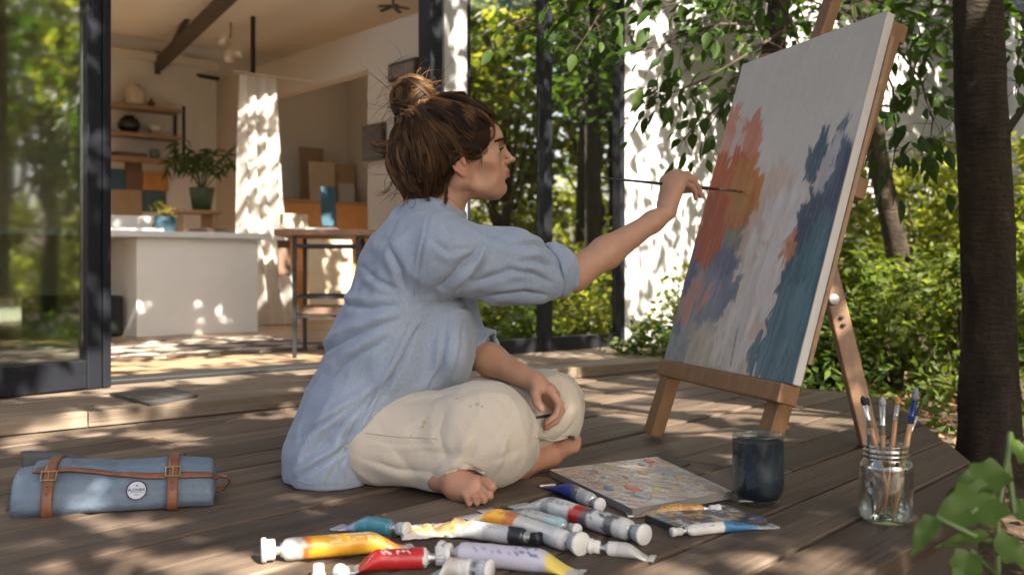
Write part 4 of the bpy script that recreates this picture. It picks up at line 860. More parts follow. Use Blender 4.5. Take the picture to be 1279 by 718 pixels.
for m, cl in ((sstep(.52, .6, f1), (.5, .5, .5)), (sstep(.55, .6, f2), (.03, .12, .30)), (sstep(.6, .66, f1 * f2 * 2.1), (.42, .25, .08)), (sstep(.62, .66, fbm(np.stack([u * 9, v * 9, 0 * u], 1), 35)), (.02, .02, .02))): cc = cc * (1 - m[:, None]) + np.array(cl) * m[:, None]
ix = np.arange(N * N).reshape(N, N); npmesh('smeared_paint', Pp, np.stack([ix[:-1, :-1], ix[:-1, 1:], ix[1:, 1:], ix[1:, :-1]], -1).reshape(-1, 4), mat('tin_paint', (1, 1, 1), .35, var=0, attr=True), tin, True, cc, world=True)
# ---------------------------------------------------------------- water glass and brush jar
def profile_glass(name, parent, prof, m, n=40): mb = MB(); mb.smooth = True; mb.lathe(prof, n); return mb.build(name, m, parent, fixn=True)
M_jar = glassmat('clear_jar_glass', (.90, .94, .93), .07, .85, blend=.35)
p = G(947, 636); gs = (p[1] / FPX); rg_ = 32.5 * gs; hg = 90 * gs; p[1] += rg_ * .9; p[0] = (947 - 639.5) / FPX * p[1]
wg = thing('water_glass', 'thick glass jar of dark navy paint water on the deck', 'glass', tuple(p))
M_cup = glassmat('thick_dark_glass', (.80, .85, .86), .035, .55, blend=.2)
profile_glass('glass_wall', wg, [(0, .002), (rg_ * .76, .002), (rg_ * .84, .004), (rg_ * .86, .012), (rg_ * .98, .03), (rg_, .045), (rg_, hg * .93), (rg_ * 1.0, hg * .97), (rg_ * 1.02, hg * .985), (rg_ * .99, hg), (rg_ * .95, hg), (rg_ * .94, hg * .97)], M_cup)
M_navy = mat('navy_paint_water', (.022, .030, .042), .5, var=.4, vscale=6, spec=.3, stretch=(6, 6, 1))
profile_glass('paint_water', wg, [(0, .014), (rg_ * .78, .014), (rg_ * .955, .032), (rg_ * .985, .046), (rg_ * .985, hg * .9), (rg_ * .93, hg * .885), (0, hg * .885)], M_navy)
p = G(1107, 657); gs = p[1] / FPX; rj = 33.0 * gs; hj = 98 * gs; p[1] += rj * .9; p[0] = (1107 - 639.5) / FPX * p[1]; JP = p.copy()
jar = thing('brush_jar', 'clear glass jar holding seven paintbrushes at the deck edge', 'jar', tuple(p))
wl = .0028; outp = [(rj * .88, .001), (rj * .97, .008), (rj, .018), (rj, hj * .70), (rj * .96, hj * .76), (rj * .84, hj * .81), (rj * .83, hj * .84), (rj * .88, hj * .855), (rj * .83, hj * .87), (rj * .83, hj * .90), (rj * .88, hj * .915), (rj * .83, hj * .93), (rj * .83, hj * .97), (rj * .87, hj), (rj * .82, hj)]
inn = [(max(r - wl, 0), z) for r, z in outp[::-1][1:]]; inn[-1] = (inn[-1][0], .009)
profile_glass('glass_wall', jar, [(0, .001)] + outp + inn + [(0, .007)], M_jar, 44)
def brush(label, a, b, hc, fl, bl, bc, hr=.0042, group=None, fmet=(.62, .6, .56), fr=None, taper=.6, cat='paintbrush'):
    """a: end of the handle, b: tip of the bristles"""
    a, b = np.asarray(a, float), np.asarray(b, float); d = unit(b - a); L = np.linalg.norm(b - a); t = thing('paintbrush', label, cat, tuple(a), 0, group); e0 = L - bl - fl; fr = hr * .9 if fr is None else fr
    mb = MB(); mb.smooth = True; ts = [0, .01, .3, .62, .8, 1.0]; rs = [hr * taper * .5, hr * taper * .8, hr * .8 * (taper + .2), hr * .95, hr * 1.0, fr * .92]; mb.tube([a + d * e0 * x for x in ts], rs, 12); mb.build('handle', mat('handle_paint', hc, .35, var=.15, vscale=40, coat=.3), t, world=True)
    mb = MB(); mb.smooth = True; mb.tube([a + d * e0, a + d * (e0 + .002), a + d * (e0 + fl * .3), a + d * (e0 + fl * .33), a + d * (e0 + fl * .36), a + d * (e0 + fl)], [fr, fr * 1.1, fr, fr * 1.15, fr, fr * 1.05], 12); mb.build('ferrule', mat('ferrule_metal', fmet, .3, metal=.9, var=.1), t, world=True)
    mb = MB(); mb.smooth = True; mb.tube([a + d * (e0 + fl + bl * x) for x in (0, .25, .6, .85, 1.0)], [fr * 1.0, fr * 1.25, fr * 1.15, fr * .75, fr * .15], 10); mb.build('bristles', mat('bristle', bc, .8, var=.35, vscale=300), t, world=True); return t
gb = 'brushes standing in the glass jar'; Yj = JP[1]; B0 = lambda dx, dy: JP + np.array([dx, dy, .012])
brush('black tipped paintbrush with a worn wooden handle, leaning furthest left', B0(.016, .004), W(1077, 494, Yj - .02), (.36, .19, .09), .045, .018, (.015, .015, .018), .0052, gb)
brush('black tipped paintbrush with a silver ferrule beside the leftmost one', B0(-.022, .010), W(1083, 496, Yj + .03), (.05, .05, .055), .055, .016, (.02, .022, .03), .0046, gb)
brush('paintbrush with a pale grey rounded tip in the jar', B0(.004, .02), W(1102, 495, Yj + .02), (.42, .25, .13), .055, .018, (.36, .35, .33), .0050, gb, fr=.0056)
brush('paintbrush with an orange stained tip in the jar', B0(-.006, -.006), W(1122, 495, Yj + .01), (.45, .22, .09), .030, .016, (.50, .23, .06), .0050, gb)
brush('tallest paintbrush in the jar with a blue ferrule and grey tip', B0(.006, -.022), W(1145, 483, Yj - .005), (.47, .27, .12), .045, .026, (.20, .22, .24), .0058, gb, fmet=(.05, .09, .28), taper=.8)
brush('dark red handled paintbrush with a thin tip, rightmost in the jar', B0(-.018, -.004), W(1151, 505, Yj + .02), (.22, .045, .03), .045, .024, (.06, .05, .04), .0042, gb, fr=.0034)
brush('thin brown paintbrush leaning low among the others in the jar', B0(-.02, .0), W(1116, 545, Yj + .03), (.30, .14, .07), .03, .014, (.1, .07, .05), .0042, gb)
# ---------------------------------------------------------------- blue bag with leather straps
bA = G(10, 648); bB = G(266, 633); bd = unit(bB - bA); bl_ = np.linalg.norm(bB - bA); bn_ = np.array([-bd[1], bd[0], 0])
bag = thing('art_bag', 'slate blue rolled canvas art bag with two brown leather straps', 'bag', tuple(bA), math.atan2(bd[1], bd[0]))
HB_ = .088
BGS, BGT = np.meshgrid(np.linspace(-.2, 1.2, 60), np.linspace(-.2, 1.2, 60), indexing='ij'); BW = .0085 * (fbm(np.stack([BGS * 5, BGT * 3.2, 0 * BGS + 1.7], -1), 44, 3) - .5) + .0035 * (fbm(np.stack([BGS * 16, BGT * 5, 0 * BGS + 4.7], -1), 45, 2) - .5)
def bwob(s, t):
    a, b = (min(max(s, -.19), 1.19) + .2) / 1.4 * 59, (min(max(t, -.19), 1.19) + .2) / 1.4 * 59; i, j = int(a), int(b); a -= i; b -= j; return BW[i, j] * (1 - a) * (1 - b) + BW[i + 1, j] * a * (1 - b) + BW[i, j + 1] * (1 - a) * b + BW[i + 1, j + 1] * a * b
def bsec(t, s, off=0.0, k=0):
    """bag cross section: t runs 0..1 from lower front over the top to lower back"""
    pts = np.array([(.012, .0), (.002, .012), (.004, .035), (.020, .062), (.042, .078), (.075, .086), (.11, .078), (.135, .055), (.142, .03), (.135, .004), (.12, .0)])
    seg = np.linalg.norm(np.diff(pts, axis=0), axis=1); cum = np.concatenate([[0], np.cumsum(seg)]) / seg.sum(); y = np.interp(t, cum, pts[:, 0]); z = np.interp(t, cum, pts[:, 1])
    y2 = np.interp(min(t + .01, 1), cum, pts[:, 0]) - np.interp(max(t - .01, 0), cum, pts[:, 0]); z2 = np.interp(min(t + .01, 1), cum, pts[:, 1]) - np.interp(max(t - .01, 0), cum, pts[:, 1]); n = unit((-z2, y2))
    hsc = .96 + .07 * math.sin(s * 3.4 + .4) + .03 * math.sin(s * 9); e = min(1, max(0, min(s, 1 - s) / .05)); rnd = .90 + .10 * math.sqrt(max(0, 1 - (1 - e) ** 2))
    slant = .010 * (1 - z / .086) * 0
    w = bwob(s, t)
    yc = .075 + (y - .075) * rnd; return np.array([s * bl_, yc + n[0] * (off + w), max(.0005, z * hsc * rnd + n[1] * (off + w))])
M_bag = mat('slate_blue_waxed_cloth', (.115, .155, .205), .55, var=.2, vscale=14, bump=.4, bscale=160, spec=.35)
M_leather = mat('brown_strap_leather', (.17, .062, .026), .45, var=.3, vscale=40, bump=.25, bscale=150)
M_brass = mat('aged_brass', (.55, .45, .28), .3, metal=1.0, var=.15)
M_bagd = mat('charcoal_bag_cloth', (.055, .06, .065), .7, var=.2, bump=.2, bscale=200)
mb = MB(); mb.smooth = True; mb.sheet(lambda u, v: bsec(u, v), 44, 70)
n_ = 45; base = 0
for sgn, row in ((0, 0), (1, 70)):
    c_ = len(mb.v); ring = [row * 45 + i for i in range(45)]; cen = np.mean([mb.v[i] for i in ring], 0); cen[0] += -.006 if sgn == 0 else .006; mb.v.append(tuple(cen))
    for i in range(44): mb.f.append((ring[i], ring[i + 1], c_)); mb.m.append(0); mb.sm.append(True)
    mb.f.append((ring[44], ring[0], c_)); mb.m.append(0); mb.sm.append(True)
mb.build('body', M_bag, bag)
mb = MB(); mb.smooth = True; edge = lambda s: .30 + .035 * math.sin(s * 5.2 + .6) - .02 * s
mb.sheet(lambda u, v: bsec(edge(.10 + v * .9) + (.78 - edge(.10 + v * .9)) * u, .10 + v * .9, .0045 + .003 * (1 - u)), 24, 60); fo = mb.build('flap', M_bag, bag); fm = fo.modifiers.new('thickness', 'SOLIDIFY'); fm.thickness = .0025; fm.offset = 0
mb = MB(); mb.smooth = True; mb.sheet(lambda u, v: bsec(edge(.10 + v * .9) - .012 + .034 * u, .10 + v * .9, .0090), 4, 60); fo = mb.build('leather_trim', M_leather, bag); fm = fo.modifiers.new('thickness', 'SOLIDIFY'); fm.thickness = .0028; fm.offset = 0
for sc in (.185, .795):
    mb = MB(); mb.smooth = True; mb.sheet(lambda u, v: bsec(.015 + .60 * v, sc - .028 + .056 * u + (.03 * max(0, v - .45) if sc < .5 else 0), .0125 + .002 * math.sin(v * 14)), 4, 50); st_ = mb.build('strap', M_leather, bag); fm = st_.modifiers.new('thickness', 'SOLIDIFY'); fm.thickness = .003; fm.offset = 0
    mb = MB(); ts = (.245, .30); hw = .036
    for tt in ts: mb.tube([bsec(tt, sc - hw, .016), bsec(tt, sc + hw, .016)], .0018, 6)
    for ss in (sc - hw, sc + hw): mb.tube([bsec(ts[0], ss, .016), bsec(ts[1], ss, .016)], .0018, 6)
    mb.tube([bsec(ts[0], sc, .0165), bsec(ts[1], sc, .0185)], .0014, 6)
    bo = mb.build('buckle', M_brass, st_)
    mb = MB()
    for tt in (.09, .15, .20): q = bsec(tt, sc, .0145); mb.lathe([(0, 0), (.0016, 0), (.0016, .0012), (0, .0014)], 8, q, rot=np.array(Vector((0, -1, .2)).to_track_quat('Z', 'Y').to_matrix()))
    mb.build('rivet', M_black, st_)
# side handle loop and back pocket
mb = MB(); hp_ = [(bl_ - .005, .05, .045), (bl_ + .012, .045, .055), (bl_ + .028, .05, .05), (bl_ + .034, .065, .035), (bl_ + .016, .075, .014), (bl_ - .004, .08, .010)]; w = .011
V = []; 
for q in hp_: V += [(q[0], q[1] - .012, q[2] + w * .4), (q[0], q[1] + .012, q[2] - w * .2)]
mb.add(V, [(2 * i, 2 * i + 1, 2 * i + 3, 2 * i + 2) for i in range(len(hp_) - 1)]); o = mb.build('loop_handle', M_leather, bag); fm = o.modifiers.new('thickness', 'SOLIDIFY'); fm.thickness = .004
mb = MB(); mb.smooth = True
mb.sheet(lambda u, v: np.array([.0 + u * .30 * bl_ * 1.5 - .004, .135 + .018 * math.sin(u * 3.1), .002 + v * (.105 - .035 * u ** 1.5)]), 20, 8); o = mb.build('back_pocket', M_bagd, bag); fm = o.modifiers.new('thickness', 'SOLIDIFY'); fm.thickness = .018
mb = MB(); mb.smooth = True; mb.sheet(lambda u, v: np.array([.0 + u * .30 * bl_ * 1.5 - .004, .135 + .018 * math.sin(u * 3.1) - .0115, (.105 - .035 * u ** 1.5) - .012 + .014 * v]), 20, 3); o = mb.build('pocket_trim', M_leather, bag); fm = o.modifiers.new('thickness', 'SOLIDIFY'); fm.thickness = .004
# round emblem on the front
q = bsec(.165, .615, .0035); qt = bsec(.20, .615, .0035) - bsec(.13, .615, .0035); ez = unit(qt); ex = np.array([1., 0, 0]); en = np.cross(ex, ez)
mb = MB(); 
def er(r0, r1, n=40):
    V = [q + ex * r * math.cos(a) + ez * r * math.sin(a) + en * .0022 for r in (r0, r1) for a in np.linspace(0, 2 * math.pi, n, endpoint=False)]; mb.add(V, [(i, (i + 1) % n, n + (i + 1) % n, n + i) for i in range(n)])
er(.0175, .0198); M_ink = mat('navy_ink', (.008, .012, .03), .5, var=0); em = mb.build('emblem', M_ink, bag, fixn=False)
mb = MB(); V = [q + ex * .0174 * math.cos(a) + ez * .0174 * math.sin(a) + en * .0012 for a in np.linspace(0, 2 * math.pi, 40, endpoint=False)]; mb.add(V, [tuple(range(40))]); mb.build('emblem_ground', mat('emblem_white', (.42, .45, .50), .6, var=.15), em, fixn=False)
M4 = Matrix(((ex[0], ez[0], en[0], q[0] + en[0] * .0022), (ex[1], ez[1], en[1], q[1] + en[1] * .0022), (ex[2], ez[2], en[2], q[2] + en[2] * .0022), (0, 0, 0, 1)))
text_mesh('lettering', 'PLONEK', .0088, M_ink, em, M4 @ Matrix.Translation((0, .0005, 0)), .0002)
mb = MB(); 
for pts in ([(-.001, .0075), (.0035, .0095), (-.001, .0115)], [(-.0035, -.0095), (.0035, -.0095), (.0035, -.0085), (-.0035, -.0085)], [(-.011, -.0048), (.011, -.0048), (.011, -.0042), (-.011, -.0042)]): mb.add([q + ex * a + ez * b + en * .0023 for a, b in pts], [tuple(range(len(pts)))])
mb.build('emblem_mark', M_ink, em, fixn=False)
# ================================================================ the woman
woman = thing('person', 'woman in blue shirt and cream trousers sitting cross legged, painting with raised brush', 'person', (-.40, 2.33, 0))
YAW, PIT = R(5), R(12); f0 = np.array([math.cos(YAW), math.sin(YAW), 0]); HR = np.array([math.sin(YAW), -math.cos(YAW), 0]); zz = np.array([0, 0, 1.])
HF = math.cos(PIT) * f0 + math.sin(PIT) * zz; HU = -math.sin(PIT) * f0 + math.cos(PIT) * zz; HM = np.stack([HF, HR, HU], 1)
HO = W(573, 203, 2.246) - .074 * HR
def L(f, r, u): return HO + HF * f + HR * r + HU * u
RShd, RElb, RWri = W(552, 312, 2.19), W(716, 343, 2.29), W(832, 266, 2.405)
LShd, LElb, LWri = W(545, 302, 2.47), W(578, 432, 2.46), W(667, 476, 2.305)
NeckB = W(545, 262, 2.325); Chest = W(500, 340, 2.33); Pel = W(428, 545, 2.33)
B = SDF()
# torso and limbs (mostly under the clothes)
B.cap(Pel, W(470, 430, 2.33), .075, .075, k=.05).cap(W(470, 430, 2.33), Chest, .075, .085, k=.05).cap(RShd, LShd, .042, .042, k=.05).cap(Chest, NeckB, .07, .055, k=.05)
B.cap(RShd, RElb, .044, .038, k=.03).cap(LShd, LElb, .044, .036, k=.03)
mid = RElb + (RWri - RElb) * .35; B.cap(RElb, mid, .0365, .0365, k=.02).cap(mid, RElb + (RWri - RElb) * .85, .0365, .0235, k=.02).cap(RElb + (RWri - RElb) * .85, RWri, .0235, .0215, k=.02)
midl = LElb + (LWri - LElb) * .4; B.cap(LElb, midl, .036, .037, k=.02).cap(midl, LWri, .037, .0225, k=.02)
HipR, HipL = W(448, 545, 2.25), W(462, 540, 2.42); KneeR, KneeL = W(628, 538, 2.13), W(690, 508, 2.42)
B.cap(HipR, KneeR, .07, .05, k=.04).cap(HipL, KneeL, .07, .05, k=.04)
AnkL, AnkR = W(552, 594, 2.11), W(648, 580, 2.28)
B.cap(KneeL, AnkL, .045, .030, k=.03).cap(KneeR, AnkR, .045, .032, k=.03)
# right foot (tucked under the far knee)
B.cap(AnkR, W(684, 568, 2.36), .032, .030, k=.02).cap(W(684, 568, 2.36), W(709, 557, 2.41), .028, .021, k=.02)
for i, (a, b, r) in enumerate((((704, 549, 2.405), (719, 544, 2.43), .0105), ((708, 554, 2.40), (722, 550, 2.42), .0085), ((709, 559, 2.395), (722, 556, 2.41), .008), ((708, 563, 2.39), (720, 561, 2.40), .0075))): B.cap(W(*a), W(*b), r * 1.05, r, k=.008)
# left foot, toes towards the viewer
B.cap(AnkL, W(572, 603, 2.065), .031, .030, k=.02).cap(W(572, 603, 2.065), W(592, 606, 2.035), .028, .022, k=.02).cap(W(574, 610, 2.06), W(585, 617, 2.03), .024, .016, k=.02)
for a, m_, b, r in (((598, 600, 2.035), (606, 601, 2.022), (614, 608, 2.008), .0128), ((597, 608, 2.03), (605, 611, 2.015), (612, 619, 2.002), .0098), ((593, 613, 2.025), (600, 617, 2.01), (605, 625, 1.998), .0090), ((587, 616, 2.022), (592, 620, 2.008), (596, 628, 1.998), .0085), ((580, 617, 2.02), (583, 622, 2.008), (586, 628.5, 2.0), .0082)):
    B.cap(W(*a), W(*m_), r * .78, r * .74, k=.005).cap(W(*m_), W(*b), r * .74, r * .84, k=.0015)
# hands: palm from wrist to knuckles, then each finger as a bent chain
def hand(wr, mcp, pip, dip, tip, thumb, fr=.0088, pr=.0135):
    wr = np.asarray(wr)
    for m_ in mcp: B.cap(wr + (W(*m_) - wr) * .12, W(*m_), .0165, pr, k=.014)
    B.cap(W(*mcp[0]), W(*mcp[-1]), pr * .92, pr * .8, k=.008)
    for i in range(4):
        s = (1.0, 1.03, .97, .86)[i]; a, b, c, d = W(*mcp[i]), W(*pip[i]), W(*dip[i]), W(*tip[i])
        B.cap(a, b, fr * 1.18 * s, fr * 1.0 * s, k=.0045).cap(b, c, fr * 1.03 * s, fr * .9 * s, k=.003).cap(c, d, fr * .92 * s, fr * .74 * s, k=.003)
    t0, t1, t2, t3 = [W(*q) for q in thumb]; B.cap(t0, t1, .0165, .0125, k=.012).cap(t1, t2, .0115, .0105, k=.004).cap(t2, t3, .0108, .0085, k=.003)
hand(RWri, [(831, 226, 2.475), (839, 220, 2.465), (847, 221, 2.455), (852, 228, 2.445)], [(848, 215.5, 2.512), (858, 218, 2.503), (864, 225, 2.49), (864, 233, 2.468)],
     [(860, 221, 2.53), (867.5, 225, 2.52), (872, 234, 2.502), (868.5, 241, 2.48)], [(867, 230, 2.533), (872, 236, 2.53), (875, 245, 2.508), (869, 248, 2.484)], [(829, 256, 2.43), (834, 243, 2.485), (850, 237, 2.525), (866, 237, 2.535)])
hand(LWri, [(687, 487, 2.280), (692, 492, 2.295), (691, 498, 2.310), (686, 502, 2.323)], [(699, 505, 2.270), (701, 512, 2.285), (697, 517, 2.303), (689, 519, 2.315)],
     [(694, 519, 2.262), (694, 525, 2.277), (689, 528, 2.295), (682, 528, 2.310)], [(683, 528, 2.257), (683, 533, 2.272), (679, 534, 2.289), (674, 531, 2.305)], [(671, 481, 2.290), (669, 492, 2.265), (671, 503, 2.253), (677, 511, 2.250)], .0090)
# neck
B.cap(L(-.028, 0, -.045), NeckB, .050, .056, k=.03).cap(L(-.055, 0, -.02), NeckB + np.array([-.03, 0, 0]), .045, .05, k=.03)
for s in (1, -1): B.cap(L(-.012, .052 * s, -.045), NeckB + np.array([.045, -.015 * s, .005]), .012, .011, k=.02)      # neck cords
# skull and face
def E(f, r, u, rf, rr, ru, k=.015, op='+', tilt=0):
    M = HM if tilt == 0 else HM @ np.array(Matrix.Rotation(R(tilt), 3, 'Y')); B.ell(L(f, r, u), (rf, rr, ru), k, M, op)
E(-.004, 0, .047, .100, .074, .083); E(.048, 0, .036, .064, .060, .062, .02)
E(.048, 0, -.016, .050, .049, .064, .025)
E(.076, 0, .050, .038, .048, .043, .02)
for s in (1, -1):
    B.cap(L(.004, .051 * s, -.036), L(.068, .019 * s, -.074), .0155, .0115, k=.022)          # jaw line
    B.cap(L(.004, .053 * s, -.033), L(.0, .057 * s, .005), .017, .014, k=.02)
    B.ell(L(.070, .040 * s, -.013), (.024, .019, .020), .02, HM)                          # cheek bone
    B.ell(L(.066, .029 * s, -.042), (.026, .022, .026), .02, HM)
for s in (1, -1): B.ell(L(.050, .062 * s, -.044), (.026, .012, .022), .022, HM, '-')
B.cap(L(.087, 0, -.0725), L(.076, 0, -.0755), .0130, .0140, k=.014)                           # chin
B.cap(L(.040, 0, -.062), L(.070, 0, -.072), .020, .014, k=.03)                               # under the chin
E(.091, 0, -.044, .019, .025, .024, .016)                                                    # muzzle
B.cap(L(.1065, -.024, .031), L(.1065, .024, .031), .0080, k=.014)                            # brow ridge
for s in (1, -1): B.ell(L(.109, .031 * s, .0125), (.011, .017, .0105), .012, HM, '-')         # eye sockets
for s in (1, -1): B.ell(L(.0905, .031 * s, .0125), (.0140, .0148, .0132), .004, HM)           # lids over the eye ball
for s in (1, -1): B.box(L(.1060, .032 * s, .0112), (.012, .0135, .0048), .003, .0015, HM @ np.array(Matrix.Rotation(R(6 * s), 3, 'X')), '-')
for s in (1, -1): B.cap(L(.1035, .022 * s, .0215), L(.0985, .044 * s, .0195), .0016, k=.002, op='-')
B.cap(L(.1065, 0, .028), L(.1255, 0, -.0090), .0062, .0066, k=.012).ell(L(.1280, 0, -.0118), (.0082, .0076, .0064), .006, HM)  # nose
B.cap(L(.0985, 0, .006), L(.0985, 0, -.030), .0105, .0105, k=.012)
for s in (1, -1): B.ell(L(.1150, .0100 * s, -.0145), (.0090, .0058, .0062), .005, HM); B.ell(L(.1185, .0060 * s, -.0205), (.0040, .0026, .0026), .003, HM, '-')
B.cap(L(.107, 0, -.020), L(.1045, 0, -.030), .0050, .0052, k=.008)
for s in (1, -1):
    B.cap(L(.1110, .003 * s, -.0355), L(.0970, .020 * s, -.0400), .0056, .0028, k=.0035)       # upper lip
    B.cap(L(.1080, 0, -.0465), L(.0955, .018 * s, -.0425), .0062, .0026, k=.0035)              # lower lip
B.cap(L(.1155, -.016, -.0410), L(.1155, .016, -.0410), .0014, k=.003, op='-')
B.cap(L(.1055, -.012, -.0580), L(.1055, .012, -.0580), .0050, k=.01, op='-')
# ears
for s in (1, -1):
    ex = HM @ np.array(Matrix.Rotation(R(-14), 3, 'Y')) @ np.array(Matrix.Rotation(R(-16 * s), 3, 'Z')); c = L(-.002, .073 * s, -.002); q = lambda a, b, n: c + ex @ np.array([a, n * s, b])
    B.ell(q(0, 0, .001), (.0155, .005, .026), .006, ex)
    rim = [(.013, -.006), (.0155, .010), (.010, .025), (-.003, .0295), (-.0145, .022), (-.0175, .006), (-.0135, -.012), (-.006, -.024)]
    for a, b in zip(rim[:-1], rim[1:]): B.cap(q(*a, .006), q(*b, .006), .0036, k=.003)
    B.ell(q(-.001, -.027, .003), (.0075, .0045, .0085), .005, ex)
    B.ell(q(.003, -.004, .0085), (.0085, .0055, .0110), .004, ex, '-'); B.cap(q(-.008, .012, .008), q(.004, .019, .008), .0032, k=.004, op='-')
    B.cap(q(.0115, -.008, .0045), q(.0105, -.001, .005), .0045, k=.004)
V, F = B.mesh(.0021)
V = relax(V, F, 1, .4)
lf = (V - HO) @ HM; col = np.tile(np.array([.47, .262, .168]), (len(V), 1))
blush = np.exp(-((lf[:, 0] - .078) ** 2 / .0006 + (np.abs(lf[:, 1]) - .042) ** 2 / .0006 + (lf[:, 2] + .018) ** 2 / .0008)); col = col * (1 - blush[:, None] * np.array([.0, .12, .12]))
lipd = ((lf[:, 0] > .092) & (np.abs(lf[:, 1]) < .022) & (lf[:, 2] < -.0315 - .008 * (np.abs(lf[:, 1]) / .02) ** 2) & (lf[:, 2] > -.0530 + .012 * (np.abs(lf[:, 1]) / .02) ** 2)).astype(float)
col = col * (1 - lipd[:, None]) + np.array([.40, .145, .115]) * lipd[:, None]
ear = (np.abs(lf[:, 1]) > .070) & (np.abs(lf[:, 0]) < .03) & (np.abs(lf[:, 2]) < .04); col[ear] *= np.array([1.04, .86, .82])
for tps in ([(867, 230, 2.533), (872, 236, 2.53), (875, 245, 2.508), (869, 248, 2.484)], [(683, 528, 2.257), (683, 533, 2.272), (679, 534, 2.289), (674, 531, 2.305), (677, 511, 2.250)]):
    for q in tps: d = np.linalg.norm(V - W(*q), axis=1); w = np.exp(-(d / .012) ** 2)[:, None]; col = col * (1 - w * np.array([0, .16, .16]))
for q in ((831, 226, 2.475), (839, 220, 2.465), (847, 221, 2.455), (852, 228, 2.445), (848, 215.5, 2.512), (858, 218, 2.503), (864, 225, 2.49), (687, 487, 2.280), (692, 492, 2.295)): d = np.linalg.norm(V - W(*q), axis=1); w = np.exp(-(d / .008) ** 2)[:, None]; col = col * (1 - w * np.array([.02, .10, .10]))
d = np.linalg.norm(V - W(676, 509, 2.243), axis=1); nl = np.exp(-(d / .006) ** 2)[:, None]; col = col * (1 - nl) + np.array([.62, .42, .34]) * nl
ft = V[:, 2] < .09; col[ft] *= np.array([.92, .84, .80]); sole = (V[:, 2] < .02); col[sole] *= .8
col *= (1 + .10 * (fbm(V * 35, 3, 3) - .5))[:, None]
M_skin = mat('skin', (1, 1, 1), .50, var=.05, vscale=80, bump=.10, bscale=420, attr=True, sss=.16, spec=.42)
body = npmesh('body', V, F, M_skin, woman, True, col, world=True)
# eyes
M_eye = mat('eye_white', (.42, .39, .37), .15, var=0, coat=.6); M_iris = mat('iris_brown', (.045, .022, .012), .12, var=0, coat=1)
for s in (1, -1):
    mb = MB(); mb.smooth = True; c = L(.0902, .031 * s, .0120); gz = unit(HF * .98 + HR * .02 * s - HU * .06); rot = np.array(Vector(gz).to_track_quat('Z', 'Y').to_matrix())
    pr = [(.0122 * math.sin(a), .0122 * math.cos(a)) for a in np.linspace(.0, math.pi, 18)]; mb.lathe(pr, 24, c, rot=rot); e = mb.build('eye', M_eye, woman, world=True)
    mb = MB(); mb.smooth = True; mb.lathe([(0, .0128), (.0035, .0126), (.0062, .0112), (.0068, .0104)], 20, c, rot=rot); mb.build('iris', M_iris, e, world=False).data.transform(Matrix.Translation(Vector((.40, -2.33, 0))))
HAIRC = lambda: None
def strands(paths, radii, n=3):
    """thin tapered tubes; paths (S,K,3)"""
    S, K, _ = paths.shape; T = np.gradient(paths, axis=1); T /= np.linalg.norm(T, axis=2, keepdims=True) + 1e-9
    ref = np.array([.3, -.8, .5]); U = np.cross(T, ref); U /= np.linalg.norm(U, axis=2, keepdims=True) + 1e-9; Wv = np.cross(T, U)
    tp = np.interp(np.linspace(0, 1, K), [0, .12, .8, 1], [.6, 1, 1, .35]); rr = radii[:, None] * tp[None]
    ring = [paths + rr[..., None] * (math.cos(a) * U + math.sin(a) * Wv) for a in np.arange(n) * 2 * math.pi / n]
    V = np.stack(ring, 2).reshape(-1, 3); b = (np.arange(S)[:, None, None] * K + np.arange(K - 1)[None, :, None]) * n; k = np.arange(n)[None, None]
    F = np.stack([b + k, b + (k + 1) % n, b + n + (k + 1) % n, b + n + k], -1).reshape(-1, 4); return V, F
def hair_mat(name='brown_hair'):
    m, nt, out = nmat(name); b = nd(nt, 'ShaderNodeBsdfPrincipled', Roughness=.42); b.inputs['Specular IOR Level'].default_value = .32; a = nt.nodes.new('ShaderNodeVertexColor'); a.layer_name = 'Col'; nt.links.new(a.outputs[0], b.inputs[0])
    t = nt.nodes.new('ShaderNodeBsdfTranslucent'); c = mix(nt, a.outputs[0], (2.4, 1.9, 1.4, 1), 1.0, 'MULTIPLY'); nt.links.new(c, t.inputs[0]); x = nd(nt, 'ShaderNodeMixShader'); x.inputs[0].default_value = .22
    nt.links.new(b.outputs[0], x.inputs[1]); nt.links.new(t.outputs[0], x.inputs[2]); nt.links.new(x.outputs[0], out.inputs[0]); return m
M_hair = hair_mat()
# ---------------------------------------------------------------- hair
Hs = SDF(); 
def He(f, r, u, rf, rr, ru, k=.02, tilt=0, op='+'): Hs.ell(L(f, r, u), (rf, rr, ru), k, HM @ np.array(Matrix.Rotation(R(tilt), 3, 'Y')), op)
He(-.010, 0, .062, .106, .088, .090, tilt=0); He(-.070, 0, .025, .078, .082, .090, .03); He(-.074, 0, -.037, .053, .060, .050, .03); He(.054, 0, .093, .049, .060, .029, .02, 18)
for s in (1, -1): He(.044, .058 * s, .050, .036, .022, .038, .015, 20)
for s in (1, -1): Hs.ell(L(-.001, .080 * s, -.003), (.020, .014, .028), .008, HM, '-')
BUN = W(517, 124, 2.33); bdir = unit(BUN - L(-.05, 0, .06)); BB = BUN - bdir * .042
Hs.ell(BUN, (.049, .047, .052), .012, HM); Hs.cap(BB, BUN, .036, .03, k=.02)
Vh, Fh = Hs.mesh(.003); rh = np.random.default_rng(5)
fr = fbm(Vh * np.array([60, 60, 60]), 8, 3); ch = np.array([.030, .017, .010]) * (.6 + .8 * fr)[:, None]
M_hairb = mat('hair_mass', (1, 1, 1), .75, var=.3, vscale=60, spec=.1, attr=True)
hair = npmesh('hair', Vh + vnormals(Vh, Fh) * (.010 * (fbm(Vh * 22, 61, 3) - .52) + .006 * (fbm(Vh * 60, 62, 2) - .5))[:, None], Fh, M_hairb, woman, True, ch, world=True)
dB = np.linalg.norm(Vh - BUN, axis=1); cand = Vh[(dB > .062)]; hl = (cand - HO) @ HM
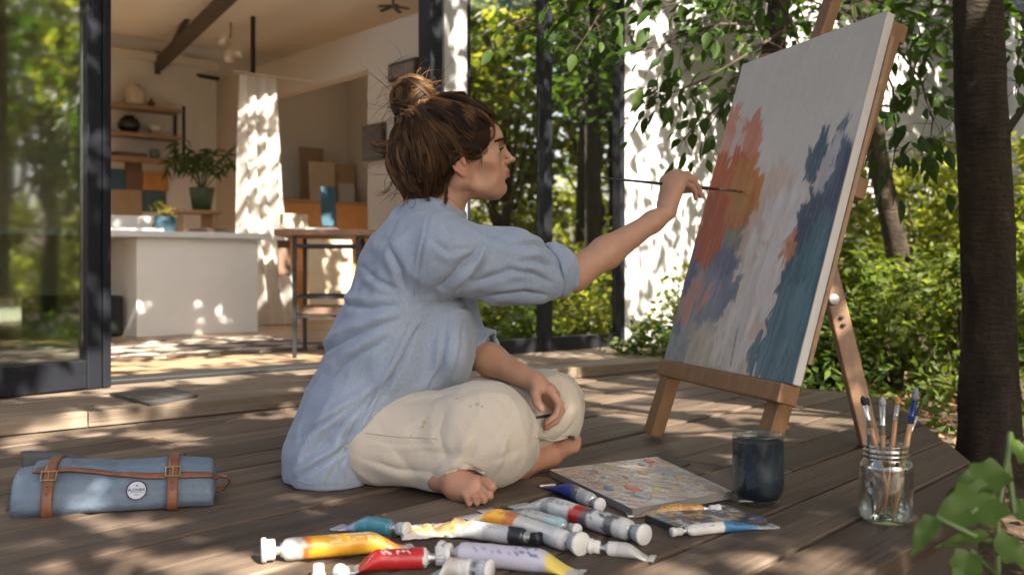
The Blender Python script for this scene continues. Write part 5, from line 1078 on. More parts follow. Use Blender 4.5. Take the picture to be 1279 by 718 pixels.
skin_d = B.ev(cand.astype(np.float32)); cand = cand[skin_d > -.001]
def flow(p0, K, step, off, jit, end=None):
    P = p0.copy(); out = [P.copy()]; tgt = BB if end is None else end
    for k in range(K - 1):
        g = Hs.grad(P.astype(np.float32)); d = tgt - P; dist = np.linalg.norm(d, axis=1, keepdims=True); d = d - (d * g).sum(1, keepdims=True) * g * .9; d /= np.linalg.norm(d, axis=1, keepdims=True) + 1e-6
        P = P + d * np.minimum(step[:, None], dist * .5) + jit * rh.normal(size=P.shape) * .35
        e = Hs.ev(P.astype(np.float32)) - off; P = P - e[:, None] * Hs.grad(P.astype(np.float32)); out.append(P.copy())
    return np.stack(out, 1)
NL, NS_ = 520, 16; q0 = cand[rh.integers(len(cand), size=NL)]; K1 = 12; stp = rh.uniform(.006, .014, NL); offL = np.abs(rh.normal(size=NL)) * .0046 + .0010
PL = flow(q0, K1, stp, offL, .0); tL = np.linspace(0, 1, K1)[None, :, None]; amp = rh.uniform(.001, .0085, (NL, 1, 1)); gL = np.stack([Hs.grad(PL[:, k].astype(np.float32)) for k in range(K1)], 1); tg = np.gradient(PL, axis=1); sd_ = np.cross(gL, tg); sd_ /= np.linalg.norm(sd_, axis=2, keepdims=True) + 1e-9
PL = PL + sd_ * amp * np.sin(tL * rh.uniform(2, 7, (NL, 1, 1)) + rh.uniform(0, 6, (NL, 1, 1))) + gL * amp * .7 * (1 + np.sin(tL * rh.uniform(2, 6, (NL, 1, 1)) + rh.uniform(0, 6, (NL, 1, 1))))
wv = rh.normal(size=(NL, NS_, 1, 1)) * .0032; hv = rh.normal(size=(NL, NS_, 1, 1)) * .0011; fan = 1 + .6 * np.cos(tL * 3)[:, None]
P1 = (PL[:, None] + sd_[:, None] * wv * fan + gL[:, None] * hv).reshape(NL * NS_, K1, 3); r1 = rh.uniform(.0004, .0008, NL * NS_); N1 = NL * NS_; lockc = np.repeat(rh.random(NL), NS_)
NB = 75; P2 = []; bunc = []
for i in range(NB):
    ax = unit(bdir * rh.uniform(.2, 1.0) + rh.normal(size=3) * .6); a = unit(np.cross(ax, (.3, .2, .9))); b = np.cross(ax, a); t0 = rh.uniform(0, 6.28); t = t0 + np.linspace(0, rh.uniform(1.8, 3.6), 13); h0 = rh.uniform(-.8, .8); q0_ = 1.0 + abs(rh.normal()) * .07; cc0 = rh.random()
    for j in range(13):
        h = np.clip(h0 + rh.normal() * .07, -.95, .95); rr = math.sqrt(1 - h * h); q = q0_ + rh.normal() * .02 + .06 * np.sin((t - t0) * 1.6 + i); P2.append(BUN + .050 * q[:, None] * (h * ax + rr * (np.cos(t)[:, None] * a + np.sin(t)[:, None] * b))); bunc.append(cc0)
P2 = np.array(P2); N2 = len(P2); r2 = rh.uniform(.0006, .0012, N2); bunc = np.array(bunc)
def bez(a, b, c, d, K=14): t = np.linspace(0, 1, K)[:, None]; return (1 - t) ** 3 * a + 3 * (1 - t) ** 2 * t * b + 3 * (1 - t) * t * t * c + t ** 3 * d
P3 = []; r3 = []
for i in range(210):                                                           # flyaways round bun, crown and nape
    p = Vh[rh.integers(len(Vh))]; 
    if rh.random() < .5: p = BUN + unit(rh.normal(size=3)) * .05
    lp = (p - HO) @ HM
    if lp[0] > .05 or (lp[0] > -.01 and lp[2] < .03) or (abs(lp[1]) > .05 and lp[2] < .01 and lp[0] > -.04): continue
    g = Hs.grad(p[None].astype(np.float32))[0]; a = unit(np.cross(g, rh.normal(size=3))); Ls = rh.uniform(.02, .06); d1 = unit(a + g * .5); P3.append(bez(p, p + d1 * Ls * .5, p + (d1 + g * .8 + rh.normal(size=3) * .5) * Ls * .7, p + (d1 * .8 + g * .5 + rh.normal(size=3) * .7 + np.array([0, 0, -.3])) * Ls, 11)); r3.append(rh.uniform(.00028, .0005))
def lock_of(pts, n, spread, r):
    pts = [np.asarray(q, float) for q in pts]
    for i in range(n):
        j = [rh.normal(size=3) * spread * s for s in (.5, 1, 1.4, 1.8)]; P3.append(bez(*[q + w for q, w in zip(pts, j)], 11)); r3.append(r * rh.uniform(.6, 1.2))
lock_of([W(500, 158, 2.30), W(490, 176, 2.28), W(478, 186, 2.27), W(463, 178, 2.26)], 26, .0035, .0008)                 # loose tuft behind
lock_of([W(505, 168, 2.30), W(492, 190, 2.28), W(484, 196, 2.28), W(470, 186, 2.28)], 16, .004, .0006)
lock_of([W(496, 215, 2.30), W(490, 232, 2.30), W(486, 246, 2.30), W(474, 243, 2.30)], 12, .005, .0005)
lock_of([W(597, 176, 2.255), W(601, 188, 2.25), W(602, 198, 2.248), W(600, 210, 2.247)], 9, .0022, .0004)                # strand before the ear
lock_of([W(560, 226, 2.27), W(556, 238, 2.265), W(560, 248, 2.26), W(553, 262, 2.255)], 22, .003, .0006)                # nape wisps
lock_of([W(512, 226, 2.28), W(508, 240, 2.275), W(514, 250, 2.27), W(504, 262, 2.27)], 9, .004, .0004)
lock_of([W(530, 230, 2.27), W(527, 244, 2.265), W(534, 252, 2.262), W(528, 264, 2.26)], 9, .004, .0004)
lock_of([W(498, 205, 2.29), W(492, 222, 2.285), W(498, 240, 2.28), W(490, 252, 2.28)], 8, .004, .0004)
lock_of([W(548, 232, 2.28), W(540, 244, 2.27), W(545, 252, 2.27), W(536, 262, 2.27)], 14, .003, .0006)
lock_of([W(540, 128, 2.29), W(552, 118, 2.285), W(572, 112, 2.285), W(586, 120, 2.28)], 40, .0035, .0010)                # sunlit sweep over the crown
lock_of([W(528, 148, 2.285), W(534, 166, 2.262), W(548, 172, 2.25), W(562, 178, 2.245)], 40, .0035, .0010)
lock_of([W(522, 150, 2.285), W(524, 172, 2.262), W(534, 190, 2.25), W(552, 196, 2.245)], 30, .0035, .0010)
hb_ = Vh[(np.abs(B.ev(Vh.astype(np.float32))) < .004)]; lh = (hb_ - HO) @ HM; hb_ = hb_[((lh[:, 2] > -.02) & (lh[:, 0] > .005)) | ((lh[:, 2] < -.03) & (lh[:, 0] < -.0))]
if len(hb_):
    nb2 = 1500; p_ = hb_[rh.integers(len(hb_), size=nb2)] + rh.normal(size=(nb2, 3)) * .002; dv2 = BB - p_; dv2 /= np.linalg.norm(dv2, axis=1, keepdims=True); st_ = p_ - dv2 * rh.uniform(.003, .012, (nb2, 1)); e_ = B.ev(st_.astype(np.float32)); st_ = st_ - (e_ - .0004)[:, None] * B.grad(st_.astype(np.float32)); g_ = Hs.grad(p_.astype(np.float32)); en_ = p_ + dv2 * rh.uniform(.012, .03, (nb2, 1)); en_ = en_ - (Hs.ev(en_.astype(np.float32)) - .002)[:, None] * Hs.grad(en_.astype(np.float32))
    for a_, m_, g2_, b_ in zip(st_, p_, g_, en_): P3.append(bez(a_, a_ * .5 + m_ * .5 + g2_ * .001, m_ + g2_ * .003, b_, 11)); r3.append(rh.uniform(.00025, .00055))
P3 = np.array(P3); r3 = np.array(r3)
def hcol(N, hi): t = np.clip(rh.random(N) ** 2.2 * hi, 0, 1)[:, None]; return np.array([.026, .015, .009]) * (1 - t) + np.array([.32, .17, .07]) * t
V1, F1 = strands(P1, r1); c1 = hcol(N1, .45) * .8 + np.array([.36, .19, .08]) * (lockc ** 2.2)[:, None] * rh.uniform(.3, 1.1, (N1, 1)); C1 = np.repeat(c1, K1 * 3, 0)
V2, F2 = strands(P2, r2); C2 = np.repeat(hcol(N2, .4) * .8 + np.array([.34, .18, .075]) * (bunc ** 2.2)[:, None] * rh.uniform(.3, 1.1, (N2, 1)), 13 * 3, 0)
V3, F3 = strands(P3, r3); C3 = np.repeat(hcol(len(P3), 1.25), 11 * 3, 0)
npmesh('hair_strands', np.concatenate([V1, V2, V3]), np.concatenate([F1, F2 + len(V1), F3 + len(V1) + len(V2)]), M_hair, hair, True, np.concatenate([C1, C2, C3])).data.transform(Matrix.Translation(Vector((.40, -2.33, 0))))
# brows and lashes
P4, r4 = [], []
bq = np.array([L(.1130 - .021 * (i / 119) ** 1.6, (.012 + .034 * (i / 119)) * s, .0295 + .0065 * math.sin((i / 119) * 2.4) + rh.normal() * .0016) for s in (1, -1) for i in range(120)]); bq = B.project(bq, .0006)
for s in (1, -1):
    for i in range(120):
        t = i / 119; a = bq[i + (0 if s > 0 else 120)]; d = unit(HR * s * (.5 + t) + HU * (.7 - t) - HF * .5 * t); P4.append(np.stack([a, a + d * .003, a + d * .0065 - HF * .0008]).repeat(1, 0)); r4.append(.0008)
    for i in range(26):
        t = i / 25; a = L(.1035 - .006 * (2 * t - 1) ** 2, (.031 + .0125 * (2 * t - 1)) * s, .0160 - .0020 * (2 * t - 1) ** 2); P4.append(np.stack([a, a + HF * .004 - HU * .0006, a + HF * .0095 + HU * .0018])); r4.append(.0015)
V4, F4 = strands(np.array(P4), np.array(r4)); npmesh('brows_and_lashes', V4, F4, M_hair, woman, True, np.tile(np.array([.012, .008, .006]), (len(V4), 1)), world=True)
# ---------------------------------------------------------------- cloth folds
def seg_field(px, py, pts):
    """signed distance in photo pixels to a polyline and the position along it"""
    best = np.full(len(px), 1e9); sg = np.zeros(len(px)); al = np.zeros(len(px)); tot = sum(math.dist(a, b) for a, b in zip(pts[:-1], pts[1:])); acc = 0
    for a, b in zip(pts[:-1], pts[1:]):
        dx, dy = b[0] - a[0], b[1] - a[1]; l = math.hypot(dx, dy); t = np.clip(((px - a[0]) * dx + (py - a[1]) * dy) / l ** 2, 0, 1); ex, ey = px - a[0] - t * dx, py - a[1] - t * dy; d = np.hypot(ex, ey); s = np.sign(dx * ey - dy * ex)
        m = d < best; best[m] = d[m]; sg[m] = s[m]; al[m] = (acc + t[m] * l) / tot; acc += l
    return best * np.where(sg == 0, 1, sg), al
def folds(V, F, FL, ymax, seed, amp, dirs, fine=.0012, boost=1.0):
    """creases drawn as a sharp valley between two soft ridges, plus long soft drapes along the given axes"""
    px, py = proj(V); nrm = vnormals(V, F); D = np.zeros(len(V)); fm = sstep(ymax, ymax - .10, V[:, 1]) * sstep(.15, -.25, nrm[:, 1])
    for pts, w, a in FL:
        x, al = seg_field(px, py, pts); x = x + 4.5 * (fbm(V * 22, seed, 2) - .5); tp = np.sin(np.pi * np.clip(al, 0, 1)) ** .9
        D += fm * tp * a * boost * (-1.15 * np.exp(-np.abs(x) / (w * .38)) + .85 * np.exp(-((x - w * .95) / (w * .9)) ** 2) + .40 * np.exp(-((x + w) / (w * 1.0)) ** 2))
    tot = 0; acc = 0
    for (c, r, d, sa, sc_) in dirs:
        d = unit(d); al = V @ d; P = V * sc_ - np.outer(al, d) * (sc_ - sa); n = fbm(P + seed, seed, 2); w = np.exp(-np.linalg.norm(V - c, axis=1) ** 2 / r ** 2) + 1e-6; acc = acc + w * ((1 - np.abs(2 * n - 1)) ** 1.6 - .45); tot = tot + w
    D += amp * acc / tot; D += fine * 2 * (fbm(V * 30, seed + 9, 2) - .5)
    return V + nrm * D[:, None]
def chambray():
    m, nt, out = nmat('blue_chambray'); b = nd(nt, 'ShaderNodeBsdfPrincipled', Roughness=.85); b.inputs['Specular IOR Level'].default_value = .2; b.inputs['Sheen Weight'].default_value = .25
    n = noise_node(nt, 6, 5); r = ramp(nt, n.outputs[0], [(.3, (.245, .300, .385)), (.7, (.315, .368, .448))])
    w = noise_node(nt, 420, 3, stretch=(1, 1, .25)); r2 = ramp(nt, w.outputs[0], [(.3, (.86, .88, .90)), (.7, (1.12, 1.1, 1.08))]); c = mix(nt, r.outputs[0], r2.outputs[0], 1.0, 'MULTIPLY'); nt.links.new(c, b.inputs[0])
    w2 = noise_node(nt, 38, 6, .65, dist=.6); ad = nd(nt, 'ShaderNodeMath', operation='MULTIPLY_ADD'); ad.inputs[1].default_value = .35; nt.links.new(w.outputs[0], ad.inputs[0]); nt.links.new(w2.outputs[0], ad.inputs[2])
    bp = nd(nt, 'ShaderNodeBump', Strength=.28, Distance=.003); nt.links.new(ad.outputs[0], bp.inputs['Height']); nt.links.new(bp.outputs[0], b.inputs['Normal']); nt.links.new(b.outputs[0], out.inputs[0]); return m
def crease_bump(m, scale, stretch, strength, dist):
    """adds a second, larger crumple to a cloth material"""
    nt = m.node_tree; b = [n for n in nt.nodes if n.type == 'BSDF_PRINCIPLED'][0]; old = b.inputs['Normal'].links[0].from_socket
    tc = nt.nodes.new('ShaderNodeTexCoord'); mp = nt.nodes.new('ShaderNodeMapping'); mp.inputs['Scale'].default_value = stretch; mp.inputs['Rotation'].default_value = (.3, .5, .2); nt.links.new(tc.outputs['Object'], mp.inputs[0])
    n = nt.nodes.new('ShaderNodeTexNoise'); n.noise_type = 'RIDGED_MULTIFRACTAL'; n.inputs['Scale'].default_value = scale; n.inputs['Detail'].default_value = 2.5; n.inputs['Distortion'].default_value = .7; nt.links.new(mp.outputs[0], n.inputs['Vector'])
    bp = nt.nodes.new('ShaderNodeBump'); bp.inputs['Strength'].default_value = strength; bp.inputs['Distance'].default_value = dist; nt.links.new(n.outputs[0], bp.inputs['Height']); nt.links.new(old, bp.inputs['Normal']); nt.links.new(bp.outputs[0], b.inputs['Normal']); return m
M_shirt = crease_bump(chambray(), 9, (1.6, 1.6, .8), .75, .009)
S = SDF(); X = np.eye(3)
def se(px, py, Y, rx, ry, rz, k=.06, tilt=0): S.ell(W(px, py, Y), (rx, ry, rz), k, np.array(Matrix.Rotation(R(tilt), 3, 'Y')))
se(512, 322, 2.33, .080, .168, .118, .05, 18); se(500, 390, 2.33, .122, .172, .150, .06, 20); se(490, 450, 2.33, .150, .182, .125, .07, 12); se(453, 512, 2.33, .138, .196, .120, .06); se(422, 566, 2.33, .118, .204, .115, .05)
se(566, 430, 2.33, .050, .150, .100, .05, 4); se(415, 600, 2.32, .102, .165, .045, .04)
S.cap(RShd, LShd, .064, .064, k=.05).cap(Chest, NeckB, .085, .066, k=.05)
armd = unit(RElb - RShd); CufR = W(699, 336, 2.282); cax = unit(RWri - RElb); cax = unit(cax * .6 + armd * .4)
S.cap(RShd + np.array([-.02, .02, -.01]), RShd + (RElb - RShd) * .5 + np.array([0, 0, -.006]), .080, .076, k=.05).cap(RShd + (RElb - RShd) * .5 + np.array([0, 0, -.006]), CufR - cax * .068, .076, .056, k=.04)
S.ell(RShd + (RElb - RShd) * .55 + np.array([0, 0, -.022]), (.13, .055, .055), .04, np.stack([armd, unit(np.cross(zz, armd)), unit(np.cross(armd, np.cross(zz, armd)))], 1))
S.cap(LShd, LElb + np.array([-.015, 0, .02]), .072, .062, k=.05); lax = unit(LWri - LElb); CufL = W(604, 437, 2.435)
S.cap(LElb + np.array([-.02, 0, .015]), CufL - lax * .052, .060, .048, k=.03)
# rolled cuffs with open ends
for c, ax, r, rt in ((CufR, cax, .0455, .0135), (CufL, lax, .038, .011)):
    S.cap(c - ax * .09, c - ax * .052, r + rt * .75, r + rt * .35, k=.02); S.cap(c - ax * .001, c + ax * .10, r - .006, r - .004, k=.004, op='-')
nax = unit(L(-.02, 0, -.03) - NeckB); cc_ = NeckB + nax * .004
S.cap(cc_ + nax * .012, cc_ + nax * .1, .058, .062, k=.005, op='-')
S.box(np.array([0, 2.3, -.1]), (1.5, 1.5, .103), .0005, .006, None, '-')
Vs_, Fs_ = S.mesh(.0042); Vs_ = relax(Vs_, Fs_, 2)
FLS = [([(532, 372), (566, 340), (613, 296)], 9, .010), ([(540, 262), (525, 318), (520, 372)], 3.5, .0035), ([(500, 380), (460, 384), (412, 378)], 8, .009), ([(505, 396), (446, 416), (388, 452)], 8, .011), ([(490, 420), (450, 440), (392, 486)], 7, .008),
       ([(528, 400), (490, 470), (446, 548)], 6, .007), ([(560, 396), (552, 455), (528, 496)], 7, .008), ([(578, 396), (574, 440), (562, 486)], 5, .006), ([(500, 464), (430, 522), (366, 586)], 9, .010), ([(440, 548), (408, 574), (366, 602)], 6, .009), ([(470, 490), (432, 546), (410, 606)], 8, .009), ([(450, 500), (400, 532), (364, 552)], 7, .007), ([(432, 560), (425, 580), (430, 606)], 5, .006),
       ([(692, 314), (668, 306), (636, 308)], 6, .008), ([(692, 352), (662, 342), (630, 336)], 6, .009), ([(688, 368), (655, 364), (600, 370)], 6, .007), ([(692, 334), (672, 326), (645, 326)], 5, .008), ([(612, 298), (604, 326), (570, 366)], 7, .008), ([(588, 275), (612, 298), (650, 314)], 7, .007), ([(536, 300), (560, 314), (592, 308)], 7, .006), ([(500, 270), (480, 310), (455, 350)], 10, .007), ([(484, 300), (502, 338), (506, 366)], 8, .008), ([(452, 330), (474, 352), (500, 362)], 7, .007), ([(556, 356), (600, 350), (660, 330)], 8, .006), ([(540, 384), (590, 386), (640, 378)], 6, .007),
       ([(598, 424), (606, 434), (610, 446)], 4, .005)]
Vs_ = folds(Vs_, Fs_, FLS, 2.40, 3, .0095, [(W(500, 330, 2.2), .16, (.25, 0, -1), 4, 17), (W(430, 500, 2.2), .2, (-.55, 0, -1), 4, 16), (W(640, 345, 2.25), .16, RElb - RShd + np.array([0, 0, .12]), 5, 19)], .0024, 1.4); Vs_[:, 2] = np.maximum(Vs_[:, 2], .002)
shirt = npmesh('shirt', Vs_, Fs_, M_shirt, woman, True, world=True)
for c, ax, r, rt, nm in ((CufR, cax, .0455, .0135, 0), (CufL, lax, .038, .011, 1)):
    un = unit(np.cross(ax, (0, 0, 1.))); wn_ = np.cross(un, ax); o_ = r + rt * .62; prof = [(r - .004, -.020), (o_ + .001, -.027), (o_ + .006, -.025), (o_ + .0075, -.016), (o_ + .006, -.004), (o_ + .0045, .008), (o_ + .0025, .0155), (o_ - .003, .0185), (o_ - .007, .0165), (o_ - .008, .008), (o_ - .009, -.006)]
    A_ = np.linspace(0, 2 * np.pi, 56, endpoint=False); V = []
    for (rad, h) in prof:
        wv_ = .0035 * np.sin(A_ * 3 + h * 130 + nm) + .0028 * np.sin(A_ * 5 - h * 90) + .002 * np.sin(A_ * 9 + h * 200); hh = h + .005 * np.sin(A_ + 2.2) + .003 * np.sin(A_ * 2 + .5) + .0014 * np.sin(A_ * 7 + h * 60); rr_ = rad + wv_ * (.4 + .6 * (h + .03) / .05)
        V.append(c + np.outer(hh, ax) + np.outer(rr_ * np.cos(A_), un) + np.outer(rr_ * np.sin(A_) * 1.06, wn_))
    V = np.concatenate(V); n_ = len(A_); ix = np.arange(len(prof) * n_).reshape(len(prof), n_); Fk = np.stack([ix[:-1], np.roll(ix, -1, 1)[:-1], np.roll(ix, -1, 1)[1:], ix[1:]], -1).reshape(-1, 4)
    npmesh('cuff', V, Fk, M_shirt, shirt, True).data.transform(Matrix.Translation(Vector((.40, -2.33, 0))))
K_ = SDF(); K_.ring(cc_, nax, .063, .0070, k=.004, ry=.019); K_.ring(cc_ + nax * .014, nax, .061, .0055, k=.006); Vk, Fk = K_.mesh(.003); Vk = Vk + vnormals(Vk, Fk) * (.006 * (fbm(Vk * 40, 19, 3) - .5))[:, None]; npmesh('collar', Vk, Fk, M_shirt, shirt, True).data.transform(Matrix.Translation(Vector((.40, -2.33, 0))))
# armhole and back seams as slightly raised stitched lines
def seam(pts, name='seam', VV=None, FF=None, par=None, m=None, rad=.0011):
    VV = Vs_ if VV is None else VV; FF = Fs_ if FF is None else FF; par = par or shirt; m = m or M_shirt
    q = []
    for a, b in zip(pts[:-1], pts[1:]):
        for t in np.linspace(0, 1, 12, endpoint=False): q.append((a[0] + (b[0] - a[0]) * t, a[1] + (b[1] - a[1]) * t))
    out = []; vx, vy = proj(VV); nr = vnormals(VV, FF)
    for x, y in q:
        d = np.hypot(vx - x, vy - y); c = np.argsort(d)[:14]; c = c[VV[c, 1] < VV[c, 1].min() + .03]; out.append(VV[c].mean(0) + nr[c].mean(0) * .0012)
    out = np.array(out); out = np.array([out[max(0, i - 2):i + 3].mean(0) for i in range(len(out))])
    mb = MB(); mb.smooth = True; mb.tube(list(out), rad, 6); o = mb.build(name, m, par); o.data.transform(Matrix.Translation(Vector((.40, -2.33, 0)))); return o
seam([(541, 262), (526, 310), (516, 382)]); seam([(514, 398), (484, 460), (446, 540)]); seam([(366, 598), (386, 603), (408, 604), (430, 602)], 'hem'); seam([(430, 602), (434, 575), (446, 548), (470, 516)], 'hem'); seam([(472, 515), (500, 500), (540, 487), (580, 479)], 'hem')
# ---------------------------------------------------------------- trousers
Q = SDF()
Q.cap(HipR + np.array([.0, .02, 0]), W(600, 545, 2.15), .102, .098, k=.05).cap(W(600, 545, 2.15), KneeR + np.array([-.015, .01, -.005]), .098, .088, k=.05)
Q.ell(W(604, 532, 2.15), (.072, .080, .086), .05); Q.cap(KneeR + np.array([-.02, .02, -.03]), W(640, 560, 2.24), .080, .060, k=.04)
Q.cap(W(470, 556, 2.20), W(560, 568, 2.15), .075, .06, k=.05)
Q.cap(HipL, KneeL + np.array([-.03, 0, 0]), .110, .085, k=.05); Q.ell(KneeL + np.array([-.030, .0, -.006]), (.082, .076, .084), .04); Q.cap(KneeL + np.array([-.01, 0, .0]), W(692, 532, 2.41), .070, .062, k=.03)
Q.cap(KneeL, AnkL + np.array([.01, .03, .01]), .070, .052, k=.04); Q.cap(W(440, 545, 2.33), W(440, 560, 2.33), .10, .10, k=.05)
# left trouser leg end: gathered hem above the near foot
hx = unit(W(585, 604, 2.05) - KneeL); hc = W(580, 588, 2.085)
Q.ring(W(575, 590, 2.085), unit(np.array([.15, -.6, -.75])), .040, .010, k=.012)
hc2 = W(690, 545, 2.395); Q.ring(hc2, unit(np.array([.25, -.25, -1])), .050, .008, k=.01)
Q.cap(hc2 + np.array([.01, -.01, -.010]), hc2 + np.array([.03, -.03, -.10]), .043, .05, k=.006, op='-')
Q.cap(W(583, 598, 2.07), W(600, 625, 2.0), .030, .034, k=.006, op='-')
Q.box(np.array([0, 2.3, -.1]), (1.5, 1.5, .1025), .0005, .006, None, '-')
Vq, Fq_ = Q.mesh(.0042); Vq = relax(Vq, Fq_, 2)
FLQ = [([(606, 566), (630, 530), (648, 500)], 12, .005), ([(612, 576), (634, 570), (654, 556)], 8, .005), ([(584, 562), (556, 566), (510, 560)], 12, .004), ([(700, 470), (706, 500), (700, 536)], 8, .006), ([(676, 476), (684, 510), (676, 544)], 8, .006), ([(470, 508), (540, 498), (610, 482)], 10, .004), ([(556, 508), (550, 540), (560, 586)], 10, .005), ([(596, 545), (590, 562), (578, 582)], 10, .013), ([(640, 540), (632, 572), (618, 606)], 7, .010), ([(448, 548), (500, 556), (556, 552)], 5, .004), ([(470, 520), (490, 560), (530, 604)], 13, .004), ([(560, 590), (580, 580), (606, 592)], 5, .008), ([(600, 486), (632, 505), (650, 545)], 11, .004), ([(664, 470), (690, 480), (715, 505)], 7, .006), ([(715, 500), (700, 530), (668, 546)], 7, .007), ([(720, 520), (708, 540), (690, 552)], 5, .005), ([(660, 500), (668, 530), (664, 556)], 6, .006), ([(446, 570), (500, 585), (550, 590)], 7, .006)]
Vq = folds(Vq, Fq_, FLQ, 2.46, 11, .0055, [(W(500, 550, 2.2), .15, (.8, 0, -.6), 5, 15), (W(620, 540, 2.1), .12, (.3, 0, -1), 5, 16), (W(695, 505, 2.4), .12, (-.5, 0, -1), 5, 15)], .0016, .65); Vq[:, 2] = np.maximum(Vq[:, 2], .0018)
cq = np.tile(np.array([.54, .475, .385]), (len(Vq), 1)) * (.93 + .14 * fbm(Vq * 14, 4, 3))[:, None]
qx, qy = proj(Vq); nearf = Vq[:, 1] < 2.25; rq = np.random.default_rng(3)
for (x, y, r, c) in ((530, 527, 3.2, (.42, .33, .10)), (527, 533, 2.6, (.30, .27, .10)), (534, 522, 2.2, (.5, .4, .12)), (596, 505, 2.4, (.22, .25, .20)), (603, 508, 2.0, (.2, .2, .2)), (588, 507, 1.6, (.25, .25, .2)), (512, 545, 1.6, (.3, .2, .1)), (571, 497, 1.5, (.2, .2, .25))):
    d = np.hypot(qx - x, qy - y) + 1.5 * (vnoise(Vq * 300, 2) - .5); m = (sstep(r, r * .5, d) * nearf)[:, None] * .85; cq = cq * (1 - m) + np.array(c) * m
M_trous = mat('cream_cotton_twill', (1, 1, 1), .88, var=.06, vscale=300, bump=.35, bscale=45, attr=True, spec=.2, sheen=.2); crease_bump(M_trous, 8, (1, 1, 1.5), .22, .006)
M_trous2 = mat('cream_hem_cloth', (.52, .455, .37), .9, var=.1)
trousers = npmesh('trousers', Vq, Fq_, M_trous, woman, True, cq, world=True)
seam([(452, 540), (500, 546), (556, 548)], VV=Vq, FF=Fq_, par=trousers, m=mat('cream_thread', (.48, .42, .34), .9)); seam([(556, 591), (572, 584), (592, 584), (608, 592)], 'hem', VV=Vq, FF=Fq_, par=trousers, m=M_trous2, rad=.0036); seam([(666, 545), (690, 550), (712, 546)], 'hem', VV=Vq, FF=Fq_, par=trousers, m=M_trous2, rad=.0030)
# ---------------------------------------------------------------- brushes in her hands
tipP = on_plane(928, 239.5, -.002); gp = W(872, 234, 2.54); bd_ = unit(tipP - gp)
tt = np.linspace(0, .8, 400); ln = tipP[None] - tt[:, None] * bd_; i = np.argmin(np.abs(proj(ln)[0] - 752)); butt = ln[i]; print('brush', butt, tipP, tt[i])
brush('long dark paintbrush in her raised right hand, tip on the orange paint', butt, tipP, (.018, .022, .032), .07, .030, (.36, .13, .04), .0048, None, fmet=(.45, .42, .40), fr=.0038)
brush('short dark paintbrush held loosely in her lowered left hand', W(697, 516, 2.31), W(652, 525, 2.25), (.02, .022, .03), .02, .012, (.05, .05, .07), .0035, None)
# ================================================================ garden
def bark_mat(name, c0, c1, sc=1.0):
    m, nt, out = nmat(name); b = nd(nt, 'ShaderNodeBsdfPrincipled', Roughness=.85); b.inputs['Specular IOR Level'].default_value = .25
    n = noise_node(nt, 9 * sc, 8, .7, stretch=(1.6, 1.6, .5), dist=.6); r = ramp(nt, n.outputs[0], [(.3, c0), (.60, c1), (.72, tuple(x * 2.1 for x in c1))]); np_ = noise_node(nt, 2.6, 5, .65); rp_ = ramp(nt, np_.outputs[0], [(.45, (1, 1, 1)), (.68, (1.2, 1.35, .95))]); nt.links.new(mix(nt, r.outputs[0], rp_.outputs[0], 1.0, 'MULTIPLY'), b.inputs[0])
    n2 = noise_node(nt, 26 * sc, 8, .7, stretch=(1.2, 1.2, .8), dist=1.0); n3 = noise_node(nt, 34 * sc, 4, .6, stretch=(.5, .5, 2.6)); ad = nd(nt, 'ShaderNodeMath', operation='ADD'); nt.links.new(n2.outputs[0], ad.inputs[0]); nt.links.new(n3.outputs[0], ad.inputs[1])
    bp = nd(nt, 'ShaderNodeBump', Strength=1.0, Distance=.012); nt.links.new(ad.outputs[0], bp.inputs['Height']); nt.links.new(bp.outputs[0], b.inputs['Normal']); nt.links.new(b.outputs[0], out.inputs[0]); return m
M_bark = bark_mat('dark_bark', (.013, .009, .006), (.044, .031, .022)); M_twig = mat('twig_bark', (.06, .042, .028), .85, var=.3)
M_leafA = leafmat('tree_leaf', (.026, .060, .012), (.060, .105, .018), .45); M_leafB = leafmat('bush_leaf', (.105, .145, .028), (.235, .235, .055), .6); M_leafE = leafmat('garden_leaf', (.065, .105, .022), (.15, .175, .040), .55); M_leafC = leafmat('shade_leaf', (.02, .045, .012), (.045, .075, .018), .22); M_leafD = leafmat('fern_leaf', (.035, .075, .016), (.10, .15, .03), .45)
rg = np.random.default_rng(11)
def trunk_mesh(name, pts, rad, m, parent, n=26, rough=.06, seed=0, K=60):
    pts = np.asarray(pts, float); t = np.linspace(0, 1, len(pts)); tt = np.linspace(0, 1, K); C = np.stack([np.interp(tt, t, pts[:, i]) for i in range(3)], 1); rr = np.interp(tt, t, rad)
    for _ in range(4): C[1:-1] = (C[:-2] + C[2:] + C[1:-1] * 2) / 4; rr[1:-1] = (rr[:-2] + rr[2:] + 2 * rr[1:-1]) / 4
    a = np.linspace(0, 2 * np.pi, n, endpoint=False); D = np.stack([np.cos(a), np.sin(a), 0 * a], 1)
    V = (C[:, None] + D[None] * rr[:, None, None]); nz = fbm(V.reshape(-1, 3) * np.array([14, 14, 7]) + seed, seed, 4).reshape(K, n) - .5; V = V + D[None] * (nz * rough * 2 * rr[:, None])[..., None]
    ix = np.arange(K * n).reshape(K, n); F = np.stack([ix[:-1], np.roll(ix, -1, 1)[:-1], np.roll(ix, -1, 1)[1:], ix[1:]], -1).reshape(-1, 4); return npmesh(name, V.reshape(-1, 3), F, m, parent, True, world=True)
